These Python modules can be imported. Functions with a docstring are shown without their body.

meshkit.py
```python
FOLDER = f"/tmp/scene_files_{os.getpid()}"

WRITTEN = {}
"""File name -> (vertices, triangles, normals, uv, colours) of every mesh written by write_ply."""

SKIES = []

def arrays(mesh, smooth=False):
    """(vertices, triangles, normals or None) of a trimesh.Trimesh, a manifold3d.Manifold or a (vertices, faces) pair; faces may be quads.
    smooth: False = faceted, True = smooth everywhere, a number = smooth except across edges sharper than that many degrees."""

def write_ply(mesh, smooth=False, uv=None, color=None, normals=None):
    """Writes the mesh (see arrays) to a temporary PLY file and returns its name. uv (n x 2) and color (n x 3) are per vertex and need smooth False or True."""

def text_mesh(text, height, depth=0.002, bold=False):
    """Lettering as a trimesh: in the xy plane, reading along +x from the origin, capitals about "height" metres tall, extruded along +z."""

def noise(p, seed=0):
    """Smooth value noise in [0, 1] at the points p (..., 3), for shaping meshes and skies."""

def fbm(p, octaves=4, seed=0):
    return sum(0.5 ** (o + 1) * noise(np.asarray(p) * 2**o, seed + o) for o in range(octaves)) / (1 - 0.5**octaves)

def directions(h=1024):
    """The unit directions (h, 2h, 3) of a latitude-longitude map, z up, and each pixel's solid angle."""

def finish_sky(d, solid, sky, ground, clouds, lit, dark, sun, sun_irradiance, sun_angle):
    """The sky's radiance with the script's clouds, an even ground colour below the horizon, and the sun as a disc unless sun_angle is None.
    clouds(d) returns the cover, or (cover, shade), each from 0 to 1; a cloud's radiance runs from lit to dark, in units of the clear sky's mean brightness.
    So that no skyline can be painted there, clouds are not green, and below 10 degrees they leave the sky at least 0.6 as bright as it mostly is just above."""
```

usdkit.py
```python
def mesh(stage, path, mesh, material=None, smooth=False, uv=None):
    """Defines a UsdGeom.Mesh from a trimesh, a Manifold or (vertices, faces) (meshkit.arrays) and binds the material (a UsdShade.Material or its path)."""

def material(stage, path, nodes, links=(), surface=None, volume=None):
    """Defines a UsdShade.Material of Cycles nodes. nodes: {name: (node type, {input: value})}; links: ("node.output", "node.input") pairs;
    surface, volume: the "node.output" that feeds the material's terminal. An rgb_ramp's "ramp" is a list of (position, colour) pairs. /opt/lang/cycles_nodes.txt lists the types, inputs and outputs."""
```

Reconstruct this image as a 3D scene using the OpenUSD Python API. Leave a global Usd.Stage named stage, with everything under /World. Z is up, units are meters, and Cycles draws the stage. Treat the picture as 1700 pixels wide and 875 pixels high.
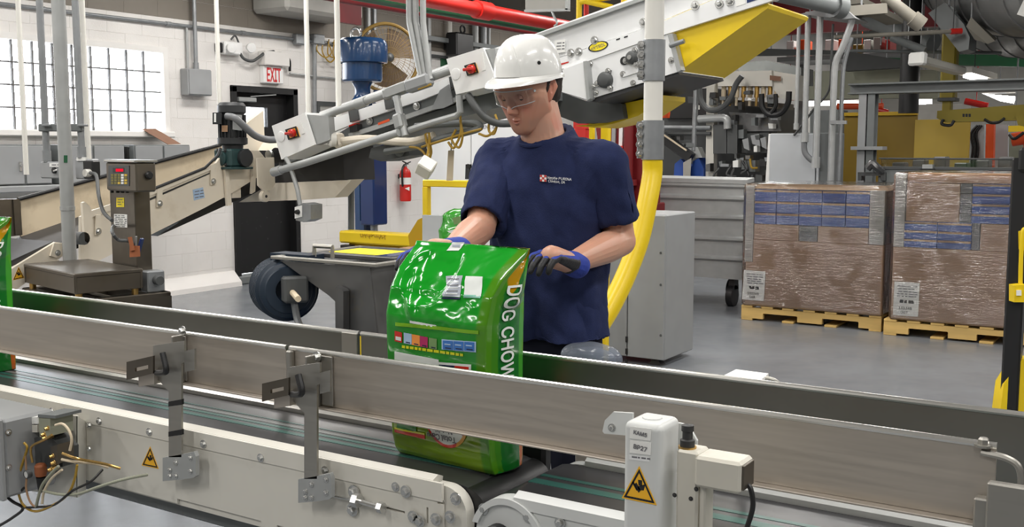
import math, random, numpy as np, trimesh, manifold3d as m3, shapely
from shapely.geometry import Polygon, box as sbox
from trimesh.creation import extrude_polygon
import usdkit, meshkit
from pxr import Usd, UsdGeom, UsdLux, UsdShade, Gf, Sdf
random.seed(7); RNG = np.random.default_rng(7)
stage = Usd.Stage.CreateInMemory()
UsdGeom.SetStageUpAxis(stage, 'Z'); UsdGeom.SetStageMetersPerUnit(stage, 1.0)
UsdGeom.Xform.Define(stage, '/World'); UsdGeom.Scope.Define(stage, '/World/Looks')
A = np.array
# ---------------------------------------------------------------- camera, light
# world: +X runs along the packing conveyor to the right, +Y runs along the window wall away from the camera, z up
F_PX, HOR, YAW = 1768., 245., math.radians(32.8)
TILT = math.atan((437.5 - HOR) / F_PX)
CAM = A([0, 0, 1.5])
_f0 = A([-math.sin(YAW), math.cos(YAW), 0]); RIGHT = A([math.cos(YAW), math.sin(YAW), 0]); _z = A([0, 0, 1.])
FWD = math.cos(TILT) * _f0 - math.sin(TILT) * _z; UP = math.cos(TILT) * _z + math.sin(TILT) * _f0
cam = UsdGeom.Camera.Define(stage, '/World/camera')
cam.CreateHorizontalApertureAttr(36.0); cam.CreateVerticalApertureAttr(36.0 * 875 / 1700)
cam.CreateFocalLengthAttr(36.0 * F_PX / 1700); cam.CreateFStopAttr(0.0); cam.CreateFocusDistanceAttr(3.1)
cam.CreateClippingRangeAttr(Gf.Vec2f(0.05, 200)); cam.CreateExposureAttr(0.55)
cam.AddTransformOp().Set(Gf.Matrix4d(*[float(v) for r in (RIGHT, UP, -FWD, CAM) for v in (list(r) + [1.0 if r is CAM else 0.0])]))
# daylight outside the glass-block window: an even overcast sky
dome = UsdLux.DomeLight.Define(stage, '/World/sky'); dome.CreateIntensityAttr(2.6); dome.CreateColorAttr(Gf.Vec3f(.95, .98, 1.0))
def tube_lamp(n, x, y, z, lx, ly, power, col=(1.0, .97, .93)):
    l = UsdLux.RectLight.Define(stage, f'/World/lamp_{n:03d}')
    l.CreateWidthAttr(lx); l.CreateHeightAttr(ly); l.CreateIntensityAttr(power); l.CreateColorAttr(Gf.Vec3f(*col))
    l.AddTranslateOp().Set(Gf.Vec3d(x, y, z))
_n = 0
for lx in (-7.4, -5.0, -2.4, .4, 3.2):                    # rows of fluorescent battens hung over the aisles
    for ly in (-1.2, 1.9, 4.6, 7.4, 10.4, 13.6):
        tube_lamp(_n, lx, ly, 3.45, .32, 1.5, 16.0 if ly > 9 and lx > -4 else 21.0); _n += 1
for lx in (-6.0, -1.5, 3.0, 7.5):
    for ly in (17.5, 21.5, 25.5, 29):
        tube_lamp(_n, lx, ly, 4.6, .32, 1.5, 20.0); _n += 1

# ---------------------------------------------------------------- measuring
def ray(px, py): return FWD + RIGHT * (px - 850) / F_PX - UP * (py - 437.5) / F_PX
def P(px, py, X=None, Y=None, Z=None, D=None):
    d = ray(px, py)
    t = (X - CAM[0]) / d[0] if X is not None else (Y - CAM[1]) / d[1] if Y is not None else (Z - CAM[2]) / d[2] if Z is not None else D
    return CAM + t * d
def unit(v): v = A(v, float); return v / np.linalg.norm(v)
class Pl:                                                  # a plane of the building: o origin, n normal toward the viewer, u to the right, v up
    def __init__(s, X=None, Y=None, Z=None, pts=None, n=None, o=None):
        if X is not None: s.o, s.n = A([X, 0, 0.]), A([1., 0, 0])
        elif Y is not None: s.o, s.n = A([0, Y, 0.]), A([0, -1., 0])
        elif Z is not None: s.o, s.n = A([0, 0, Z * 1.]), A([0, 0, 1.])
        elif pts is not None:
            a, b = pts; s.o = A(a, float); d = A(b, float) - a; d[2] = 0; s.n = unit(np.cross(d, _z))
        else: s.o, s.n = A(o, float), unit(n)
        if (s.n @ (CAM - s.o)) < 0: s.n = -s.n
        s.u = A([1., 0, 0]) if abs(s.n[2]) > .9 else unit(np.cross(_z, s.n)); s.v = np.cross(s.n, s.u)
    def at(s, px, py, off=0.):
        d = ray(px, py); return CAM + d * (((s.o + s.n * off) - CAM) @ s.n) / (d @ s.n)
    def uv(s, p): q = A(p) - s.o; return (q @ s.u, q @ s.v)
    def pt(s, u, v, off=0.): return s.o + s.u * u + s.v * v + s.n * off
    def poly(s, pix, off=0.): return Polygon([s.uv(s.at(x, y, off)) for x, y in pix])
    def slab(s, pix, t, off=0., holes=()):                 # outline measured on the plane, t thick away from the viewer
        g = s.poly(pix, off).buffer(0)
        for h in holes: g = g.difference(h if isinstance(h, Polygon) else s.poly(h, off).buffer(0))
        return s.ext(g, t, off)
    def ext(s, g, t, off=0.):
        out = []
        for q in getattr(g, 'geoms', [g]):
            if q.area < 1e-9: continue
            m = extrude_polygon(q, t, engine='earcut'); T = np.eye(4)
            T[:3, 0], T[:3, 1], T[:3, 2], T[:3, 3] = s.u, s.v, s.n, s.o + s.n * (off - t); m.apply_transform(T); out.append(m)
        return J(*out)
    def text(s, txt, px, py, w_px=None, h=None, off=.001, bold=False, depth=.0008, rot=0., flip=1):
        c = s.at(px, py, off); m = meshkit.text_mesh(txt, 1.0, .01, bold); b = m.bounds
        m.apply_translation([-(b[0, 0] + b[1, 0]) / 2, -(b[0, 1] + b[1, 1]) / 2, 0])
        if h is None: h = np.linalg.norm(s.at(px + w_px / 2, py, off) - s.at(px - w_px / 2, py, off)) / (b[1, 0] - b[0, 0])
        ca, sa = math.cos(rot), math.sin(rot); T = np.eye(4)
        T[:3, 0], T[:3, 1], T[:3, 2], T[:3, 3] = (s.u * ca + s.v * sa) * h, (-s.u * sa + s.v * ca) * h, s.n * depth / .01, c
        m.apply_transform(T); return m
    def disc(s, px, py, r, t=.002, off=0., n=20):
        c = s.at(px, py, off); return tube([c - s.n * t, c], r, n)
# ---------------------------------------------------------------- shapes
def J(*ms):
    ms = [m for m in ms if m is not None]
    return ms[0] if len(ms) == 1 else trimesh.util.concatenate(ms)
def hull(pts): return trimesh.convex.convex_hull(A(pts, float))
def obox(c, ex, ey, ez, b=.003):                           # box about c with half-axes ex, ey, ez and chamfered edges
    c, E_ = A(c, float), [A(e, float) for e in (ex, ey, ez)]; L = [np.linalg.norm(e) for e in E_]; b = min(b, .45 * min(L)); pts = []
    if b <= 0: return hull([c + i * E_[0] + j * E_[1] + k * E_[2] for i in (-1, 1) for j in (-1, 1) for k in (-1, 1)])
    for i in (-1, 1):
        for j in (-1, 1):
            for k in (-1, 1):
                for a in range(3):
                    s = [1 - b / L[q] if q != a else 1 for q in range(3)]
                    pts.append(c + i * E_[0] * s[0] + j * E_[1] * s[1] + k * E_[2] * s[2])
    return hull(pts)
def bx(x0, x1, y0, y1, z0, z1, b=.003):
    return obox([(x0 + x1) / 2, (y0 + y1) / 2, (z0 + z1) / 2], [abs(x1 - x0) / 2, 0, 0], [0, abs(y1 - y0) / 2, 0], [0, 0, abs(z1 - z0) / 2], b)
def bar(p, q, w, h, b=.002, up=(0, 0, 1)):                 # rectangular bar from p to q, w across, h along up
    p, q = A(p, float), A(q, float); d = q - p; t = unit(d); s = np.cross(t, A(up, float))
    s = unit(s) if np.linalg.norm(s) > 1e-6 else A([1., 0, 0]); v = np.cross(s, t)
    return obox((p + q) / 2, d / 2, s * w / 2, v * h / 2, b)
def spline(pts, k=8):
    p = A(pts, float); q = np.vstack([2 * p[0] - p[1], p, 2 * p[-1] - p[-2]]); out = []
    for i in range(1, len(q) - 2):
        for t in np.linspace(0, 1, k, endpoint=False):
            out.append(.5 * (2 * q[i] + (q[i + 1] - q[i - 1]) * t + (2 * q[i - 1] - 5 * q[i] + 4 * q[i + 1] - q[i + 2]) * t * t + (3 * q[i] - q[i - 1] - 3 * q[i + 1] + q[i + 2]) * t ** 3))
    return A(out + [p[-1]])
def tube(pts, r, n=10):
    p = A(pts, float); k = len(p); r = np.broadcast_to(A(r, float), (k,)); t = np.gradient(p, axis=0); t /= np.linalg.norm(t, axis=1, keepdims=True) + 1e-12
    a = np.cross(t[0], _z if abs(t[0, 2]) < .9 else A([1., 0, 0])); a /= np.linalg.norm(a); rings = []
    for i in range(k):
        a = a - t[i] * (a @ t[i]); a /= np.linalg.norm(a); b = np.cross(t[i], a); th = np.arange(n) * 2 * np.pi / n
        rings.append(p[i] + r[i] * (np.cos(th)[:, None] * a + np.sin(th)[:, None] * b))
    v = np.vstack(rings + [p[:1], p[-1:]]); f = []
    for i in range(k - 1):
        for j in range(n):
            x, y = i * n + j, i * n + (j + 1) % n; f += [[x, y, y + n], [x, y + n, x + n]]
    for j in range(n): f += [[k * n, (j + 1) % n, j], [k * n + 1, (k - 1) * n + j, (k - 1) * n + (j + 1) % n]]
    return trimesh.Trimesh(v, f, process=False)
def bend(pts, r, n=10, k=7): return tube(spline(pts, k), r, n)
def lathe(prof, c, ax=(0, 0, 1), n=32):                     # prof: (radius, height along ax)
    ax = unit(ax); a = unit(np.cross(ax, _z if abs(ax[2]) < .9 else A([1., 0, 0]))); b = np.cross(ax, a); th = np.arange(n) * 2 * np.pi / n
    v, f = [], []
    for r_, h in prof: v.append(A(c) + ax * h + max(r_, 1e-5) * (np.cos(th)[:, None] * a + np.sin(th)[:, None] * b))
    for i in range(len(prof) - 1):
        for j in range(n):
            x, y = i * n + j, i * n + (j + 1) % n; f += [[x, y, y + n], [x, y + n, x + n]]
    return trimesh.Trimesh(np.vstack(v), f, process=False)
def bolt(c, ax, r=.008, h=.007):
    ax = unit(ax); c = A(c, float)
    return J(lathe([(0, 0), (r * 1.6, 0), (r * 1.6, h * .25), (0, h * .25)][1:], c, ax, 12), lathe([(r, h * .25), (r, h * .8), (r * .7, h), (0, h)], c, ax, 6))
def rbox(x0, x1, y0, y1, z0, z1, r):                        # box with rounded edges
    s = trimesh.creation.icosphere(2, r).vertices; return hull(np.vstack([s + A([x, y, z]) for x in (x0 + r, x1 - r) for y in (y0 + r, y1 - r) for z in (z0 + r, z1 - r)]))
def grid_surface(fn, nu, nv):
    u, v = np.meshgrid(np.linspace(0, 1, nu), np.linspace(0, 1, nv), indexing='ij'); pts = fn(u, v).reshape(-1, 3); f = []
    for i in range(nu - 1):
        for j in range(nv - 1):
            a = i * nv + j; f += [[a, a + nv, a + nv + 1], [a, a + nv + 1, a + 1]]
    return trimesh.Trimesh(pts, f, process=False)
def sub(a, b): return trimesh.boolean.difference([a, b], engine='manifold')
# ---------------------------------------------------------------- materials
def S(r, g=None, b=None):
    c = A([r, r if g is None else g, r if b is None else b], float) / 255
    return tuple(np.where(c <= .04045, c / 12.92, ((c + .055) / 1.055) ** 2.4))
M = {}
def mat(name, col, rough=.5, metal=0., var=.06, vs=6., bump=0., bs=40., coat=0., spec=None, stretch=(1, 1, 1), wear=None, rvar=0., **kw):
    """painted / metal / plastic surface: colour with a little noise in it, optional bump, optional stains (wear = colour, amount, scale)"""
    c = A(S(*col) if max(col) > 1 else col)
    n = {'tc': ('texture_coordinate', {}), 'mp': ('mapping', {'scale': stretch}), 'no': ('noise_texture', {'scale': vs, 'detail': 4.}),
         'rr': ('rgb_ramp', {'ramp': [(.3, tuple(np.clip(c * (1 - var), 0, 1))), (.7, tuple(np.clip(c * (1 + var), 0, 1)))]}),
         'p': ('principled_bsdf', {'roughness': rough, 'metallic': metal, 'coat_weight': coat, 'coat_roughness': .08, **({'specular_ior_level': spec} if spec is not None else {}), **kw})}
    l = [('tc.object', 'mp.vector'), ('mp.vector', 'no.vector'), ('no.fac', 'rr.fac')]
    src = 'rr.color'
    if wear:
        n['wn'] = ('noise_texture', {'scale': wear[2], 'detail': 6., 'roughness': .65}); n['wr'] = ('rgb_ramp', {'ramp': [(wear[3] if len(wear) > 3 else .5, (0, 0, 0)), (.75, (wear[1],) * 3)]})
        n['wm'] = ('mix_color', {'b': S(*wear[0])}); l += [('mp.vector', 'wn.vector'), ('wn.fac', 'wr.fac'), ('wr.color', 'wm.fac'), ('rr.color', 'wm.a')]; src = 'wm.result'
    l.append((src, 'p.base_color'))
    if rvar:
        n['rm'] = ('map_range', {'from_min': .3, 'from_max': .7, 'to_min': max(rough - rvar, .02), 'to_max': rough + rvar}); l += [('no.fac', 'rm.value'), ('rm.result', 'p.roughness')]
    if bump:
        n['bn'] = ('noise_texture', {'scale': bs, 'detail': 3.}); n['bu'] = ('bump', {'strength': bump, 'distance': .004}); l += [('mp.vector', 'bn.vector'), ('bn.fac', 'bu.height'), ('bu.normal', 'p.normal')]
    M[name] = usdkit.material(stage, '/World/Looks/' + name, n, l, surface='p.BSDF'); return M[name]
def emat(name, col, strength):
    M[name] = usdkit.material(stage, '/World/Looks/' + name, {'e': ('emission', {'color': S(*col), 'strength': strength})}, surface='e.emission')
def glassy(name, rough, col=(1, 1, 1), film=1.5, extra=.0):
    M[name] = usdkit.material(stage, '/World/Looks/' + name, {'t': ('transparent_bsdf', {'color': col}), 'g': ('glossy_bsdf', {'roughness': rough, 'color': (1, 1, 1)}),
        'f': ('fresnel', {'IOR': film}), 'a': ('math', {'math_type': 'add', 'value2': extra}), 'm': ('mix_closure', {})},
        [('f.fac', 'a.value1'), ('a.value', 'm.fac'), ('t.BSDF', 'm.closure1'), ('g.BSDF', 'm.closure2')], surface='m.closure')
mat('floor_epoxy', (122, 126, 131), .26, var=.07, vs=1.3, bump=.14, bs=420, rvar=.06, wear=((96, 99, 104), .35, 5.))
mat('block_paint', (226, 223, 219), .5, var=.025, vs=3., bump=.25, bs=60, wear=((196, 190, 182), .3, 2.2, .55))
mat('block_taupe_shaded', (128, 121, 111), .6, var=.03, bump=.25, bs=60)  # taupe paint, darkened further so the colour holds part of the upper wall shade
mat('plain_wall', (205, 203, 196), .6, var=.03)
mat('dark_roof', (70, 70, 68), .8, var=.1)
mat('beam_grey', (170, 168, 162), .7)
mat('galvanised', (150, 153, 155), .42, .55, var=.1, vs=14)
mat('galv_light', (168, 170, 169), .42, .3, var=.06, vs=14)
mat('white_pipe', (232, 230, 222), .4, var=.03)
mat('window_frame', (228, 226, 222), .5, var=.03)
mat('dark_bar', (88, 86, 84), .6)
mat('stainless', (172, 169, 162), .44, .95, var=.03, vs=3, stretch=(2, 50, 50), rvar=.05)
mat('stainless_dull', (186, 178, 168), .5, .8, var=.06, vs=2.5, stretch=(1.5, 40, 40), rvar=.06)
mat('stainless_mirror', (140, 140, 136), .36, 1., var=.05, vs=2, rvar=.04)
mat('stainless_edge', (222, 220, 214), .26, .9, var=.03)
mat('stainless_dark', (110, 103, 93), .36, .85, var=.08, vs=4, rvar=.06)
mat('hopper_steel', (112, 112, 112), .42, .85, var=.14, vs=5, rvar=.1, wear=((160, 140, 80), .25, 6., .6))
mat('cream_paint', (214, 211, 201), .38, var=.03, vs=5, wear=((170, 164, 150), .25, 9., .6))
mat('cream_conveyor', (228, 218, 200), .4, var=.04, vs=3, wear=((190, 172, 140), .35, 5., .55))
mat('tan_guard', (216, 200, 172), .5, var=.07, vs=2, wear=((150, 124, 88), .6, 3., .5))
mat('rubber_belt', (54, 54, 56), .5, var=.12, vs=8)
mat('black_plastic', (26, 26, 27), .45, var=.1)
mat('dark_steel', (62, 62, 62), .5, .4, var=.15)
mat('bolt_steel', (205, 205, 202), .25, .9, var=.04)
mat('white_enamel', (232, 233, 233), .35, var=.02, vs=4)
mat('post_grey', (208, 210, 208), .4, var=.02)
mat('white_box', (236, 236, 234), .38, var=.02)
mat('grey_enamel', (150, 152, 153), .42, var=.04)
mat('light_grey_enamel', (186, 190, 193), .42, var=.03)
mat('mid_grey', (112, 116, 116), .5, var=.06)
mat('dark_grey', (74, 76, 76), .55, var=.1)
mat('paper', (236, 236, 232), .6, var=.03)
mat('ink', (28, 28, 30), .6)
mat('ink_grey', (112, 112, 116), .7)
mat('warn_yellow', (244, 184, 40), .5, var=.03)
mat('label_yellow', (248, 226, 40), .5)
mat('red_plastic', (190, 36, 24), .35)
mat('red_paint', (196, 34, 26), .4, var=.05)
mat('dark_red_paint', (112, 18, 24), .45, var=.08)
mat('green_paint', (28, 84, 52), .45, var=.08)
mat('orange_paint', (226, 84, 34), .45)
mat('yellow_paint', (240, 206, 28), .36, var=.04, vs=4, wear=((190, 158, 30), .2, 7., .6))
mat('jib_olive', (138, 122, 26), .5, var=.08, vs=2)
mat('roof_grey', (128, 124, 114), .55, var=.06)
mat('duct_grey', (104, 105, 104), .5, .35, var=.12, vs=6)
mat('olive_yellow', (186, 150, 16), .5, var=.08, vs=2)
mat('blue_paint', (26, 62, 104), .22, var=.06, coat=.4)
mat('navy_paint', (22, 46, 96), .3, var=.06, coat=.3)
mat('teal_gear', (38, 66, 66), .5, var=.1)
mat('motor_black', (42, 44, 46), .5, var=.12)
mat('hose_yellow', (168, 134, 44), .4)
mat('hose_grey', (112, 114, 116), .45)
mat('brass', (196, 160, 96), .3, .9)
# ---------------------------------------------------------------- objects
class Thing:
    """a top-level Xform at the thing's base; part(...) adds meshes built in world coordinates; done() places it"""
    used = {}
    def __init__(s, name, label=None, cat=None, group=None, kind=None, loc=None, rot=0.):
        s.name = Thing.free('/World/' + name); s.info = {k: v for k, v in dict(label=label, category=cat, group=group, kind=kind).items() if v}; s.parts = []; s.loc = loc; s.rot = rot
    @staticmethod
    def free(path):
        n = Thing.used.get(path, 0); Thing.used[path] = n + 1; return path if n == 0 else f'{path}_{n:03d}'
    def part(s, name, mesh, m, label=None, under=None, smooth=30, kind=None):
        path = Thing.free((under or s.name) + '/' + name); s.parts.append((path, mesh, m, label, smooth, kind)); return path
    def done(s):
        allv = np.vstack([p[1].vertices if hasattr(p[1], 'vertices') else p[1].to_mesh().vert_properties[:, :3] for p in s.parts])
        lo, hi = allv.min(0), allv.max(0)
        if s.loc is None: s.loc = A([(lo[0] + hi[0]) / 2, (lo[1] + hi[1]) / 2, lo[2]])
        x = UsdGeom.Xform.Define(stage, s.name); x.AddTranslateOp().Set(Gf.Vec3d(*map(float, s.loc)))
        for k, v in s.info.items(): x.GetPrim().SetCustomDataByKey(k, v)
        for path, mesh, m, label, smooth, kind in s.parts:
            mm = mesh.copy(); mm.apply_translation(-A(s.loc)); g = usdkit.mesh(stage, path, mm, M[m] if isinstance(m, str) else m, smooth=smooth)
            if label: g.GetPrim().SetCustomDataByKey('label', label)
            if kind: g.GetPrim().SetCustomDataByKey('kind', kind)
        return s
def solid(name, mesh, m, label=None, cat=None, group=None, kind=None, smooth=30):     # a thing that is one mesh
    path = Thing.free('/World/' + name); lo, hi = mesh.bounds; loc = A([(lo[0] + hi[0]) / 2, (lo[1] + hi[1]) / 2, lo[2]])
    mm = mesh.copy(); mm.apply_translation(-loc); g = usdkit.mesh(stage, path, mm, M[m] if isinstance(m, str) else m, smooth=smooth); g.AddTranslateOp().Set(Gf.Vec3d(*map(float, loc)))
    for k, v in dict(label=label, category=cat, group=group, kind=kind).items():
        if v: g.GetPrim().SetCustomDataByKey(k, v)
    return g
def dup(t, loc, label=None, rot=0., group=None):            # a copy of a finished Thing with its parts
    path = Thing.free('/World/' + t.name.split('/')[-1]); x = UsdGeom.Xform.Define(stage, path); x.GetPrim().GetReferences().AddInternalReference(t.name)
    x.ClearXformOpOrder(); x.AddTranslateOp(UsdGeom.XformOp.PrecisionDouble).Set(Gf.Vec3d(*map(float, loc)))
    if rot: x.AddRotateZOp().Set(math.degrees(rot))
    x.GetPrim().SetInstanceable(True); info = dict(t.info); info.update({k: v for k, v in dict(label=label, group=group).items() if v})
    for k, v in info.items(): x.GetPrim().SetCustomDataByKey(k, v)
    return x
def sticker(t, pl, pix, m, off=.0012, label=None, under=None, name='label_sticker'): return t.part(name, pl.slab(pix, .001, off), m, label, under)
def lines(t, pl, x0, x1, ys, m='ink_grey', hpx=1.2, off=.0016, under=None, seed=0, name='print'):   # rows of small print too fine to read
    r = random.Random(seed); ms = []
    for y0, y1 in ys:
        x = x0 + r.random() * 2
        while x < x1 - 2:
            w = min(r.uniform(3, 9), x1 - x); f0, f1 = (x - x0) / (x1 - x0), (x + w - x0) / (x1 - x0)
            ya, yb = y0 + (y1 - y0) * f0, y0 + (y1 - y0) * f1
            ms.append(pl.slab([(x, ya), (x + w, yb), (x + w, yb + hpx), (x, ya + hpx)], .0005, off)); x += w + r.uniform(1.2, 2.5)
    return t.part(name, J(*ms), m, None, under)
# ================================================================ THE SETTING
XW = -8.85
def struct(name, mesh, m): return solid(name, mesh, m, kind='structure')
struct('floor', bx(-9.3, 12, -6, 34, -.12, 0, 0), 'floor_epoxy')
struct('ceiling', bx(-9.3, 12, -6, 34, 5.2, 5.3, 0), 'dark_roof')
struct('wall_back', bx(-9.3, 12, 34, 34.2, 0, 5.2, 0), 'plain_wall')
struct('wall_right', bx(12, 12.2, -6, 34.2, 0, 5.2, 0), 'plain_wall')
struct('wall_front', bx(-9.3, 12.2, -6.2, -6, 0, 5.2, 0), 'plain_wall')
WY0, WY1, WZ0, WZ1 = 4.23, 7.242, 1.655, 2.455              # glass-block window
DY0, DY1, DZ1 = 8.13, 9.11, 2.16                            # doorway
w = Thing('wall_left', kind='structure', loc=A([XW, 0, 0]))
wall_plane = Pl(X=XW)
win_r, door_r = sbox(WY0, WZ0, WY1, WZ1), sbox(DY0, -1, DY1, DZ1)
core = sbox(-6, 0, 34, 5.2).difference(win_r).difference(door_r)
w.part('block_core', wall_plane.ext(core, .07, -.003), 'block_paint')     # u of an X-plane is +Y
blocks, rest = [], []
for r in range(26):
    z0, z1 = r * .2 + .0003, r * .2 + .1997
    for k in range(-3, 60):
        y0 = k * .4 + (.2 if r % 2 else 0)
        g = sbox(y0 + .0003, z0, y0 + .3997, z1).difference(win_r.buffer(.012)).difference(door_r.buffer(.012))
        for q in getattr(g, 'geoms', [g]):
            if q.area < .002 or y0 < 3.2 or y0 > 19: continue
            (rest if not (4.6 < y0 < 10.8 and z0 < 3.1) or len(blocks) >= 295 else blocks).append(q)
def block_mesh(q):
    a, b, c, d = q.bounds; e = .0008
    if abs(q.area - (c - a) * (d - b)) > 1e-6: return wall_plane.ext(q, .016, 0)
    x1, x0 = XW, XW - .005
    return hull([(x0, a, b), (x0, c, b), (x0, c, d), (x0, a, d), (x1, a + e, b + e), (x1, c - e, b + e), (x1, c - e, d - e), (x1, a + e, d - e)])
for q in blocks: w.part('block', block_mesh(q), 'block_paint' if q.bounds[1] < 2.7 else 'block_taupe_shaded', smooth=False)
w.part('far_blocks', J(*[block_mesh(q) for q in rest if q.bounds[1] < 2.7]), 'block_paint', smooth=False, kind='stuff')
w.part('upper_blocks', J(*[block_mesh(q) for q in rest if q.bounds[1] >= 2.7]), 'block_taupe_shaded', 'taupe-painted upper courses', smooth=False, kind='stuff')
w.done()
wb = Thing('baseboard_left', kind='structure')
for y0, y1 in ((3., DY0 - .04), (DY1 + .04, 20.)):
    wb.part('curb', hull([(XW, y0, 0), (XW + .14, y0, 0), (XW + .13, y0, .05), (XW + .02, y0, .16), (XW, y0, .16), (XW, y1, 0), (XW + .14, y1, 0), (XW + .13, y1, .05), (XW + .02, y1, .16), (XW, y1, .16)]), 'block_paint')
wb.done()
# window: a field of glass blocks with thin bars between them
t = Thing('window_1', kind='structure')
fr = J(wall_plane.ext(sbox(WY0 - .05, WZ1 - .008, WY1 + .05, WZ1 + .05), .2, .02), wall_plane.ext(sbox(WY1 - .008, WZ0 - .05, WY1 + .05, WZ1 - .008), .2, .02), wall_plane.ext(sbox(WY0 - .05, WZ0 - .05, WY0 + .008, WZ1 - .008), .2, .02))
fp = t.part('window_frame', fr, 'window_frame'); t.part('window_sill', bx(XW - .18, XW + .09, WY0 - .055, WY1 + .055, WZ0 - .055, WZ0 + .006, .01), 'window_frame')
glassy('pane_glass', .35, (.97, .98, 1.), 1.45)
ncol, nrow = 15, 4; pw, ph = (WY1 - WY0) / ncol, (WZ1 - WZ0) / nrow
for i in range(ncol):
    for j in range(nrow):
        y0, z0 = WY0 + i * pw, WZ0 + j * ph
        t.part('pane', bx(XW - .06, XW - .045, y0 + .004, y0 + pw - .004, z0 + .004, z0 + ph - .004, .003), 'pane_glass')
for i in range(1, ncol): t.part('glazing_bar', bx(XW - .065, XW - .035, WY0 + i * pw - .006, WY0 + i * pw + .006, WZ0, WZ1, .002), 'dark_bar' if i % 2 else 'dark_bar')
for j in range(1, nrow): t.part('glazing_bar', bx(XW - .063, XW - .037, WY0, WY1, WZ0 + j * ph - .005, WZ0 + j * ph + .005, .002), 'dark_bar')
t.done()
# black steel door with a small lit window
mat('door_black', (24, 24, 25), .45, var=.1, bump=.1, bs=20, wear=((120, 120, 120), .6, 26., .66))
t = Thing('door_1', kind='structure')
t.part('door_frame', J(bx(XW - .2, XW + .03, DY0 - .01, DY0 + .06, 0, DZ1), bx(XW - .2, XW + .03, DY1 - .06, DY1 + .01, 0, DZ1), bx(XW - .2, XW + .03, DY0 - .01, DY1 + .01, DZ1 - .06, DZ1 + .01)), 'door_black')
dp = Pl(X=XW - .09); wy0, wz0 = dp.uv(dp.at(400, 212)); wy1, wz1 = dp.uv(dp.at(452, 184)); vis = sbox(DY0 + .16, 1.73, DY0 + .62, 1.95)
dl = t.part('door_leaf', dp.ext(sbox(DY0 + .06, .1, DY1 - .06, DZ1 - .06).difference(vis), .045, 0), 'door_black')
t.part('door_pane', dp.ext(vis, .008, -.02), 'pane_glass', under=dl)
t.part('door_closer', J(bx(XW - .08, XW + .0, DY0 + .12, DY0 + .38, 2.0, 2.05, .008), bar((XW - .02, DY0 + .3, 2.06), (XW + .05, DY0 + .62, 2.09), .02, .012)), 'galv_light')
t.part('threshold', bx(XW - .2, XW + .06, DY0, DY1, 0, .09, .01), 'mid_grey'); t.done()
# roof beam that oversails the wall behind the conveyors, and the conduits under it
struct('trim_1', bx(XW + .002, XW + .55, 8.45, 9.7, 2.96, 3.5, .04), 'beam_grey')
def pipe_thing(name, pts, r, m, label, cat='pipe', group=None, couplings=(), n=12, k=0, hang=False):
    t = Thing(name, label, cat, group); pts = [A(p, float) for p in pts]
    t.part('pipe', bend(pts, r, n, k) if k else tube(pts, r, n), m)
    for c, d in couplings: t.part('coupling', tube([A(c) - unit(d) * r * 1.6, A(c) + unit(d) * r * 1.6], r * 1.3, n), m)
    if hang: c = (pts[0] + pts[-1]) / 2; t.part('hanger', tube([c, (c[0], c[1], 5.2)], .008, 5), m)
    return t.done()
ys = (4.0, 5.9, 7.3, 8.3, 9.6)
pipe_thing('conduit_run', [(XW + .03, 3.2, 2.737), (XW + .03, 20, 2.737)], .018, 'galvanised', 'long grey conduit running level along the white block wall above the window and exit sign', 'conduit',
           couplings=[((XW + .03, y, 2.737), (0, 1, 0)) for y in ys])
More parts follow.
